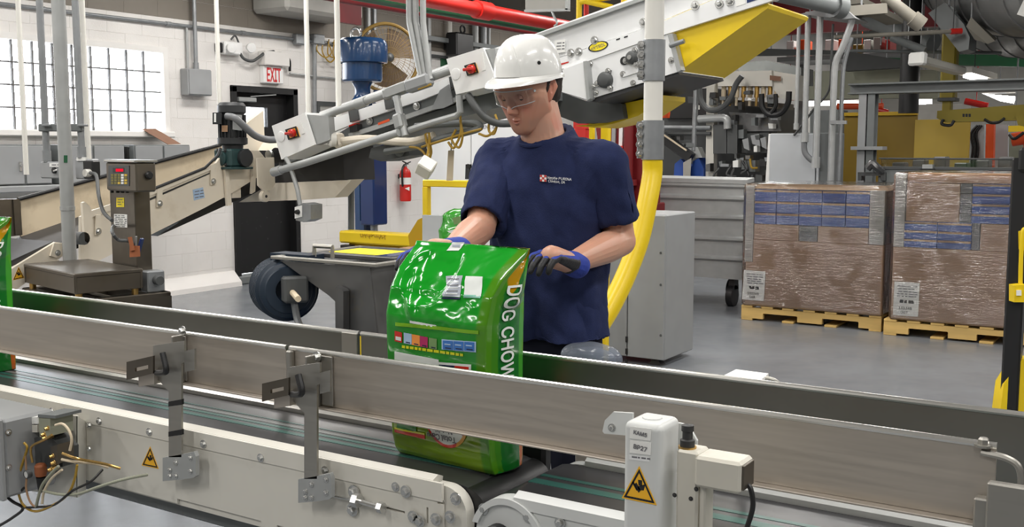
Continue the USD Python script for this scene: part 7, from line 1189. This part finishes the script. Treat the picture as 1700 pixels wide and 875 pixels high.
a_, b_ = P(1290, 88, Y=20.8), P(1500, 88, Y=20.8); t = Thing('mezzanine_deck', 'grey mezzanine edge carrying the far storage', 'deck'); t.part('deck', bx(a_[0], b_[0], 20.8, 22.0, ZDK - .09, ZDK), 'mid_grey'); [t.part('post', bx(x - .06, x + .06, 21.8, 21.9, 0, ZDK - .09), 'mid_grey') for x in (a_[0] + .2, b_[0] - .2)]; t.done()
emat('tube_light', (255, 250, 244), 5.0)
def far_lamp(pix, label, Y=22.):
    t = Thing('strip_light', label, 'light', 'lit strip lights far away'); pl = Pl(Y=Y); t.part('tube', pl.slab(pix, .1), 'tube_light'); (x0, y0), (x1, _), (_, _), _ = pix; a, b = pl.at(x0, y0), pl.at(x1, y0); t.part('housing', bx(min(a[0], b[0]), max(a[0], b[0]), Y + .0, Y + .2, max(a[2], b[2]) + .0, max(a[2], b[2]) + .08), 'beam_grey'); t.part('drop_wire', tube([((a[0] + b[0]) / 2, Y + .1, max(a[2], b[2]) + .05), ((a[0] + b[0]) / 2, Y + .1, 5.2)], .01, 5), 'galvanised'); t.done()
far_lamp([(1332, 168), (1436, 167), (1436, 175), (1332, 176)], 'long lit strip light seen behind the silver conduits'); far_lamp([(1520, 164), (1546, 160), (1546, 172), (1520, 174)], 'short lit strip light right of the black duct'); far_lamp([(1630, 155), (1686, 160), (1682, 172), (1660, 168), ][0:4], 'broad lit lamp under the gantry beam at the right')
for k, (pix, m_, lb) in enumerate((([(1310, 162), (1335, 162), (1335, 165), (1310, 165)], 'orange_paint', 'orange pipe left of the long strip light'), ([(1390, 177), (1466, 176), (1466, 180), (1390, 181)], 'orange_paint', 'orange pipe under the long strip light'), ([(1300, 196), (1320, 196), (1320, 200), (1300, 200)], 'dark_red_paint', 'short dark red pipe left of the silver conduits'), ([(1452, 182), (1474, 187), (1474, 191), (1452, 187)], 'red_paint', 'red pipe right of the gantry posts'), ([(1602, 168), (1640, 176), (1640, 181), (1602, 173)], 'red_paint', 'red pipe above the crane jib'))):
    a, b = Pl(Y=21.5).at(*pix[0]), Pl(Y=21.5).at(*pix[1]); pipe_thing('far_pipe', [a, b], .06, m_, lb, hang=True)
far('grey_tank', [(1345, 184), (1392, 182), (1392, 222), (1345, 222)], 'mid_grey', 'grey-brown cube tank behind the thick silver conduit', 'tank', 16., .5, 'floor'); far('pale_column', [(1611, 207), (1634, 207), (1632, 320), (1609, 320)], 'light_grey_enamel', 'pale grey column right of the yellow screen', 'column', 17., .3, 'floor'); far('orange_column', [(1637, 206), (1650, 206), (1648, 320), (1634, 320)], 'orange_paint', 'orange-red rack upright right of the pale column', 'rack', 16.5, .15, 'floor'); far('blue_grey_panel', [(1650, 207), (1674, 207), (1672, 320), (1648, 320)], 'light_grey_enamel', 'blue-grey door-like panel right of the orange upright', 'panel', 16.8, .1, 'floor'); far('cream_column', [(1675, 222), (1700, 222), (1700, 320), (1673, 320)], 'panel_sage', 'cream column at the right edge beyond the robot arm', 'column', 18., .3, 'floor')
far('yellow_rail', [(1674, 209), (1740, 207), (1740, 217), (1674, 219)], 'yellow_paint', 'yellow rail at the right edge under the jib', 'rail', 16.2, .1, 'roof'); t = Thing('robot_arm', 'orange robot arm end with black cables at the right edge', 'robot'); r3 = Pl(Y=15.); t.part('arm', tube([r3.at(1680, 232), r3.at(1720, 226)], .085, 16), 'orange_paint'); t.part('cable', bend([r3.at(1676, 224, .05), r3.at(1684, 230, .1), r3.at(1700, 220, .1)], .02, 7), 'black_plastic'); t.part('base', tube([r3.at(1720, 226), (r3.at(1720, 226)[0], 15., 0)], .14, 16), 'orange_paint'); t.done()
for k, x in enumerate((1613, 1618, 1622)): pipe_thing('cable', [Pl(Y=16.975).at(x + 10 - k, 208), Pl(Y=16.975).at(x - 1, 222), Pl(Y=16.975).at(x + 2, 245), Pl(Y=16.975).at(x, 268), Pl(Y=16.975).at(x + 1, 300)], .016, 'black_plastic', ('left', 'middle', 'right')[k] + ' of three black cables hanging on the pale column', 'cable', k=4)
far('white_wall_panel', [(1318, 176), (1345, 176), (1345, 240), (1318, 240)], 'paper', 'white panel far back left of the grey-brown tank', 'panel', 23., .1, 'floor'); far('truss_wall', [(1522, 172), (1610, 172), (1610, 200), (1522, 200)], 'beam_grey', 'pale grey cladding strip above the yellow screens', 'panel', 24., .1, 'floor')
# ---- roof services, top right
rz = Pl(Y=12.6); R = lambda x, y, d=0.: rz.at(x, y, d)
def duct(pts, r, label, rings=6, m='duct_grey'):
    t = Thing('air_duct', label, 'duct'); pp = spline(pts, 8); t.part('shell', tube(pp, r, 32), m)
    for i in np.linspace(2, len(pp) - 3, rings).astype(int): d = unit(pp[i + 1] - pp[i - 1]); t.part('seam_ring', tube([pp[i] - d * .02, pp[i] + d * .02], r * 1.03, 32), m)
    mid = pp[len(pp) // 2]; t.part('hanger', tube([mid, (mid[0], mid[1], 5.2)], .012, 6), 'galvanised'); return t.done()
duct([P(1570, -60, D=14.5), P(1610, -28, D=13), P(1680, -18, D=11.5), P(1780, -30, D=10)], .50, 'largest round air duct curving across the top right corner', 7); duct([P(1590, 10, D=17), P(1650, 38, D=15), P(1720, 42, D=13), P(1800, 20, D=11.5)], .40, 'second round air duct under the largest one', 7)
t = Thing('duct_transition', 'flat grey duct slanting down left of the round ducts', 'duct'); t.part('panel', rz.slab([(1541, 22), (1568, 4), (1600, 40), (1610, 62), (1608, 82), (1592, 86)], .4), 'mid_grey'); a = R(1570, 10); t.part('hanger', tube([(a[0], a[1] + .2, a[2]), (a[0], a[1] + .2, 5.2)], .012, 6), 'galvanised'); t.done()
t = Thing('duct_flap', 'pale folded flap under the round ducts', 'duct'); t.part('flap', hull([R(x, y, d) for x, y, d in ((1604, 44, .3), (1612, 28, .3), (1652, 68, .2), (1640, 73, .2), (1618, 66, .2), (1655, 64, 0), (1620, 40, 0))]), 'roof_grey'); t.part('rod', tube([R(1613, 30, .2), (R(1613, 30, .2)[0], R(1613, 30, .2)[1], 5.2)], .01, 6), 'galvanised'); t.done()
def roof_pipe(p, q_, r, m, label, n=14, cap=None, D0=12., D1=12., cat='pipe'):
    a, b = P(*p, D=D0), P(*q_, D=D1); t = Thing('roof_pipe', label, cat); t.part('pipe', tube([a, b], r, n), m)
    if cap: t.part('end_cap', tube([b - unit(b - a) * .04, b + unit(b - a) * .08], r * 1.35, n), cap)
    t.part('hanger', tube([(a + b) / 2, ((a + b) / 2)[:2].tolist() + [5.2]], .008, 6), 'galvanised'); t.done()
roof_pipe((1290, -12), (1388, 10), .085, 'mid_grey', 'fat grey pipe end at the top left of the right-hand roof services', cap='mid_grey', D0=10, D1=10.4); roof_pipe((1384, 62), (1584, 52), .024, 'roof_grey', 'pale level pipe with a red end cap below the ducts', cap='red_paint', D0=11.5, D1=11.5); roof_pipe((1395, 84), (1662, 88), .02, 'mid_grey', 'thin level pipe below the red-capped one', D0=13, D1=13); roof_pipe((1468, -6), (1520, 34), .06, 'roof_grey', 'short diagonal pale pipe with elbow above the red-capped pipe', cap='roof_grey', D0=10.5, D1=10.5); roof_pipe((1440, 30), (1550, 72), .13, 'mid_grey', 'diagonal dark ribbed pipe above the red-capped one', D0=15, D1=14); roof_pipe((1480, 62), (1536, 84), .05, 'mid_grey', 'short dark diagonal pipe under the red-capped one', D0=13, D1=12.8)
t = Thing('cable_tray', 'pale steel tray slanting under the roof above the silver conduits', 'tray'); t.part('tray', bar(P(1388, 22, D=10.6), P(1466, 16, D=10.6), .25, .1), 'roof_grey'); t.part('channel', bar(P(1418, 2, D=11), P(1486, 36, D=11.5), .2, .06), 'roof_grey'); a = P(1430, 18, D=10.6); t.part('hanger', tube([a, (a[0], a[1], 5.2)], .01, 6), 'galvanised'); t.done()
pipe_thing('hanger_rod', [P(1582, 54, D=11.5), (P(1582, 54, D=11.5)[0], P(1582, 54, D=11.5)[1], 5.2)], .008, 'dark_grey', 'thin dark rod rising from the red end cap', 'rod')
t = Thing('strip_light', 'unlit tilted strip light fitting left of the crane mast top', 'light'); t.part('housing', bar(P(1524, 100, D=11.6), P(1594, 118, D=12.4), .16, .09, .02), 'cream_paint'); t.part('end_cap', bar(P(1519, 97, D=11.55), P(1528, 99, D=11.6), .2, .14, .02), 'paper'); a = P(1550, 98, D=11.8); t.part('wire', tube([a, (a[0], a[1], 5.2)], .006, 5), 'dark_grey'); t.done()
t = Thing('strip_light', 'small lit strip light right of the crane mast', 'light'); t.part('tube', bar(P(1604, 125, D=14), P(1634, 134, D=14.6), .08, .06), 'tube_light'); t.part('housing', bar(P(1598, 116, D=14), P(1640, 128, D=14.8), .25, .08), 'cream_paint'); a = P(1618, 116, D=14.3); t.part('wire', tube([a, (a[0], a[1], 5.2)], .006, 5), 'dark_grey'); t.done()
solid('white_diffuser', hull([P(x, y, D=d) for x, y in ((1688, 24), (1702, -6), (1740, 10), (1740, 40)) for d in (9., 9.1)]), 'paper', 'white corner of a panel at the top right edge', 'panel')
# ================================================================ FRONT LEFT: pneumatics; FRONT RIGHT: sensor post
mp2 = Pl(Y=1.80); t = Thing('mounting_plate', 'cream mounting plate bolted to the front frame at the lower left', 'plate')
t.part('plate', mp2.slab([(-60, 662), (128, 691), (128, 826), (-60, 800)], .006), 'cream_paint'); t.part('folded_edge', hull([mp2.at(x, y, d) for x, y, d in ((127, 691, 0), (127, 826, 0), (129, 691, 0), (129, 826, 0), (143, 700, -.04), (143, 818, -.04), (141, 700, -.04), (141, 818, -.04))]), 'cream_paint')
for x, y in ((38, 688), (86, 682), (148, 745), (148, 706)): t.part('bolt', bolt(mp2.at(x, y, .0 if x < 140 else -.03), mp2.n, .006, .007), 'bolt_steel')
t.done()
bp2 = Pl(Y=1.62); g = bp2.poly([(-130, 697), (-4, 700), (-4, 795), (-130, 790)]).bounds; t = Thing('pneumatic_box', 'grey-green steel box on the mounting plate at the lower left corner', 'electrical box'); t.part('box', bx(g[0], g[2], 1.635, 1.79, g[1], g[3], .008), 'grey_enamel'); t.part('lid', bx(g[0] - .004, g[2] + .004, 1.62, 1.635, g[1] - .004, g[3] + .004, .004), 'grey_enamel')
bsp = Pl(X=g[2])
for y in (718, 776): t.part('lid_screw', bolt(bsp.at(14, y), bsp.n, .006, .008), 'bolt_steel')
t.done()
vp = Pl(Y=1.70); V = lambda x, y, d=0.: vp.at(x, y, d)
t = Thing('air_valve_group', 'cluster of air valves, regulator and gauge on the mounting plate', 'valve')
t.part('manifold_block', vp.slab([(64, 692), (83, 690), (84, 724), (66, 726)], .07, .0), 'panel_sage'); t.part('block_cap', vp.slab([(63, 688), (92, 690), (92, 695), (63, 693)], .08, .003), 'mid_grey'); t.part('solenoid', vp.slab([(48, 693), (62, 692), (63, 704), (49, 704)], .05, -.02), 'paper'); t.part('solenoid', vp.slab([(48, 706), (62, 705), (62, 718), (48, 718)], .05, -.02), 'cream_paint')
t.part('dark_body', J(vp.slab([(52, 728), (80, 722), (104, 745), (104, 775), (60, 775), (52, 760)], .05, -.025)), 'dark_grey'); t.part('chrome_block', vp.slab([(84, 742), (95, 738), (96, 770), (85, 772)], .05, .0), 'stainless_dark')
for x, y in ((88, 722), (92, 706), (100, 752), (102, 763), (97, 774), (86, 716)): t.part('fitting', lathe([(.0075, 0), (.0075, .02), (.005, .022), (.005, .03), (0, .03)], V(x, y, -.02), (-.2, -.9, -.2), 10), 'brass')
t.part('regulator', lathe([(.014, .0), (.016, .008), (.016, .028), (.012, .034), (0, .034)], V(68, 790), (0, 0, 1), 18), 'leather' if 'leather' in M else 'cardboard'); t.part('regulator_bowl', lathe([(0, -.045), (.009, -.04), (.012, -.01), (.013, 0)], V(68, 792), (0, 0, 1), 16), 'black_plastic'); k = t.part('gauge', lathe([(.012, 0), (.012, .012), (.010, .014)], V(50, 786, .012), vp.n, 18), 'dark_grey'); t.part('gauge_face', lathe([(.010, .012), (0, .012)], V(50, 786, .012), vp.n, 18), 'paper', under=k)
t.part('bracket', J(tube([V(68, 780, -.02), V(68, 780, -.09)], .008), tube([V(75, 710, -.06), V(75, 710, -.095)], .01), tube([V(80, 750, -.06), V(80, 750, -.095)], .01)), 'dark_grey'); t.done()
def hose(pts, r, m, label, off=.02): pipe_thing('air_hose', [V(x, y, (p[0] if p else off)) for x, y, *p in pts], r, m, label, 'hose', n=8, k=7)
hose([(40, 735), (45, 744), (38, 768), (32, 788), (29, 807), (37, 836), (59, 849), (91, 837), (113, 820), (124, 795), (128, 772)], .0034, 'hose_yellow', 'yellow air hose making the widest loop under the valves'); hose([(86, 722), (74, 730), (54, 740), (51, 750), (54, 768)], .0034, 'brass', 'short brass-coloured air line across the valve block'); hose([(97, 774), (82, 790), (70, 806), (63, 828), (60, 842)], .0042, 'panel_sage', 'olive air hose curving down left of the valve bracket'); hose([(103, 780), (88, 792), (78, 806), (72, 820), (70, 836)], .0036, 'tan_guard', 'tan air hose beside the olive one'); hose([(42, 752), (44, 790), (44, 815), (56, 840), (86, 840)], .0028, 'cardboard', 'thin orange-brown air hose inside the yellow loop'); hose([(104, 753), (130, 762), (172, 770, -.05), (200, 778, -.08)], .004, 'brass', 'upper of two brass tubes running to the right'); hose([(103, 763), (125, 767), (158, 770, -.05), (180, 776, -.08)], .004, 'tan_guard', 'lower of two tubes running to the right'); hose([(72, 815), (100, 821), (130, 820), (165, 808), (205, 796, .0), (245, 788, -.06)], .004, 'panel_sage', 'beige air hose sweeping right to the frame under the warning triangle'); hose([(92, 706), (104, 704), (114, 714), (119, 730), (116, 748)], .0036, 'tan_guard', 'cream air hose arching over the right of the valves')
hose([(-10, 795), (12, 812), (30, 818), (40, 810)], .0036, 'black_plastic', 'black cable from the grey-green box, upper'); hose([(-10, 808), (20, 832), (38, 844), (20, 860), (-10, 878)], .0042, 'black_plastic', 'black cable looping below the grey-green box'); hose([(38, 843), (60, 842), (90, 838), (120, 815), (150, 800, -.05), (170, 780, -.1)], .0034, 'black_plastic', 'black cable crossing under the hoses to the frame')
# ---- white sensor post
Yp = 1.64; pp_ = Pl(Y=Yp); g = pp_.poly([(1034, 700), (1096, 706), (1094, 900), (1030, 900)]).bounds; x0, x1, zt_ = pp_.uv(pp_.at(1034, 720))[0], pp_.uv(pp_.at(1097, 720))[0], pp_.uv(pp_.at(1066, 703))[1]
t = Thing('sensor_post', 'white square tube post with labels and a warning triangle in the right foreground', 'post'); d_ = .085
k = t.part('post', rbox(x0, x1, Yp, Yp + d_, .3, zt_, .013), 'post_grey'); t.part('end_cap', lathe([(.018, 0), (.017, .002), (0, .002)], ((x0 + x1) / 2, Yp + d_ / 2, zt_), (0, 0, 1), 20), 'post_grey'); wp_ = Pl(Y=Yp + d_ + .008)
t.part('mounting_wing', wp_.slab([(1000, 716), (1004, 698), (1018, 684), (1050, 686), (1050, 724), (1003, 720)], .006), 'post_grey'); t.part('mounting_wing', wp_.slab([(1085, 694), (1134, 704), (1148, 716), (1157, 732), (1156, 752), (1085, 752)], .006), 'post_grey'); t.part('bolt', bolt(wp_.at(1016, 710, 0), wp_.n, .005, .005), 'bolt_steel')
for (ya, yb_, tx) in ((708, 728, 'KAM5'), (731, 752, 'BP27')):
    lb = t.part('label_sticker', pp_.slab([(1046, ya), (1081, ya + 4), (1080, yb_ + 4), (1045, yb_)], .001, .0012), 'paper', 'small label reading ' + tx); t.part('lettering', pp_.text(tx, 1063, (ya + yb_) / 2 + 2, 22, off=.0018, bold=True, rot=-.1), 'ink_grey', under=lb, smooth=False)
lines(t, pp_, 1047, 1080, [(757, 761)], 'ink_grey', 2.5, .001, seed=2); t.part('faint_label', pp_.slab([(1045, 755), (1078, 759), (1078, 767), (1045, 763)], .0006, .0006), 'white_enamel'); warning(t, pp_, 1061, 806, 58, 64, skew=6)
t.part('frame_bracket', bx(x0 - .02, x1 + .02, Yp + d_, 1.847, .56, .70, .004), 'post_grey'); t.done()
Ys = 1.66; q_ = Pl(Y=Ys); xa_, xb_ = q_.uv(q_.at(1122, 800))[0], q_.uv(q_.at(1158, 800))[0]; zt2 = q_.uv(q_.at(1135, 748))[1]; mat('alu_cream', (206, 202, 190), .45, .2)
t = Thing('photo_eye', 'aluminium channel carrying a box-shaped photo eye right of the white sensor post', 'sensor'); t.part('channel', bx(xa_, xb_, Ys, Ys + .05, .35, zt2, .004), 'alu_cream'); t.part('inner_channel', bx(xb_, xb_ + .012, Ys + .006, Ys + .045, .35, zt2 - .01, .003), 'alu_cream')
a0, a1 = q_.uv(q_.at(1165, 780))[0], q_.uv(q_.at(1233, 780))[0]; z0_, z1_ = q_.uv(q_.at(1190, 812))[1], q_.uv(q_.at(1190, 760))[1]; t.part('eye_box', bx(a0 - .01, a1, Ys - .01, Ys + .05, z0_, z1_, .005), 'alu_cream'); t.part('lens_end', bx(a1, a1 + .004, Ys - .004, Ys + .044, z0_ + .006, z1_ - .006, .002), 'stainless_dark')
c = q_.at(1141, 748, -.02); t.part('clamp_bolt', J(lathe([(.013, 0), (.013, .014), (.009, .016), (.009, .03), (.011, .03), (.011, .04), (0, .042)], (c[0], c[1], zt2), (0, 0, 1), 14)), 'dark_steel'); t.part('clamp_washer', lathe([(.016, 0), (.016, .004), (0, .004)], (c[0], c[1], zt2 - .001), (0, 0, 1), 14), 'brass')
for x, y in ((1147, 828), (1120, 822), (1156, 812)): t.part('bolt', bolt(q_.at(x, y, .0), q_.n, .0025, .003), 'dark_steel')
ce = A([a1 - .004, Ys + .02, z0_ + .01]); t.part('cable', bend([ce, ce + A([.012, -.003, -.004]), ce + A([.018, -.006, -.035]), ce + A([.008, -.01, -.08]), ce + A([.0, -.012, -.13]), ce + A([-.01, -.014, -.25])], .0045, 8), 'black_plastic'); t.part('cable_plug', lathe([(.008, 0), (.008, .03), (.006, .035), (0, .035)], ce + A([.002, -.012, -.13]), (.1, 0, 1), 12), 'dark_grey'); t.part('frame_bracket', bx(xa_ + .004, xb_ - .002, Ys + .05, 1.847, .6, .66, .003), 'alu_cream'); t.done()
# ---- odd items behind the far rail
t = Thing('side_shelf', 'small steel shelf behind the far rail holding clear film', 'shelf'); sb = P(982, 590, Y=2.42); t.part('shelf', bx(sb[0] - .12, sb[0] + .12, 2.3, 2.48, .905, .92), 'stainless_dull'); t.part('leg', bx(sb[0] - .02, sb[0] + .02, 2.37, 2.41, 0, .905), 'stainless_dull'); t.done()
M['clear_film'] = usdkit.material(stage, '/World/Looks/clear_film', {'t': ('transparent_bsdf', {'color': (.88, .9, .93)}), 'p': ('principled_bsdf', {'base_color': S(150, 158, 172), 'roughness': .18}), 'm': ('mix_closure', {'fac': .42})}, [('t.BSDF', 'm.closure1'), ('p.BSDF', 'm.closure2')], surface='m.closure')
t = Thing('film_bundle', 'crumpled bundle of clear plastic film lying behind the far rail', 'plastic film'); zc = .92; nn = P(982, 583, Y=2.40)
def fb(u, v):
    th, ph = (u - .5) * np.pi, v * 2 * np.pi; p = np.stack([np.cos(th) * np.cos(ph) * .085, np.cos(th) * np.sin(ph) * .05, np.sin(th) * .038], -1); n = meshkit.fbm(p * 16, 2, 6) - .5; return A([nn[0], nn[1], zc + .04]) + p * (1 + n * .3)[..., None]
t.part('film', grid_surface(fb, 34, 48), 'clear_film', smooth=True); t.part('inner_fold', grid_surface(lambda u, v: (fb(u, v) - A([nn[0], nn[1], zc + .04])) * .8 + A([nn[0], nn[1], zc + .035]), 24, 30), 'clear_film', smooth=True); t.done()
w0 = P(1245, 622, Z=.985); t = Thing('white_tray', 'small white flat plate on a bracket just behind the far rail', 'plate'); q4 = [P(x, y, Z=.985) for x, y in ((1200, 624), (1222, 613), (1276, 620), (1264, 630))]; t.part('plate', hull([p + A([0, 0, d]) for p in q4 for d in (0, -.008)]), 'white_box'); t.part('wire_arm', bend([P(1262, 628, Z=.98), P(1276, 628, Z=.98), P(1288, 632, Z=.975), P(1296, 640, Z=.95)], .004, 7), 'cream_paint'); t.part('stem', tube([(w0[0], w0[1], .98), (w0[0], w0[1], 0)], .012, 10), 'galvanised'); t.part('foot', lathe([(.07, 0), (.07, .01), (0, .012)], (w0[0], w0[1], 0), n=18), 'galvanised'); t.done()

t = Thing('black_hook', 'small black hooked handle under the far rail at the lower right', 'handle'); hk = Pl(Y=2.3); t.part('hook', bend([hk.at(x, y) for x, y in ((1364, 838), (1363, 824), (1372, 836), (1384, 839), (1396, 830))], .005, 8, 5), 'black_plastic'); a_ = hk.at(1364, 838); t.part('rod', tube([a_, (a_[0], a_[1], 0)], .006, 8), 'black_plastic'); t.done()
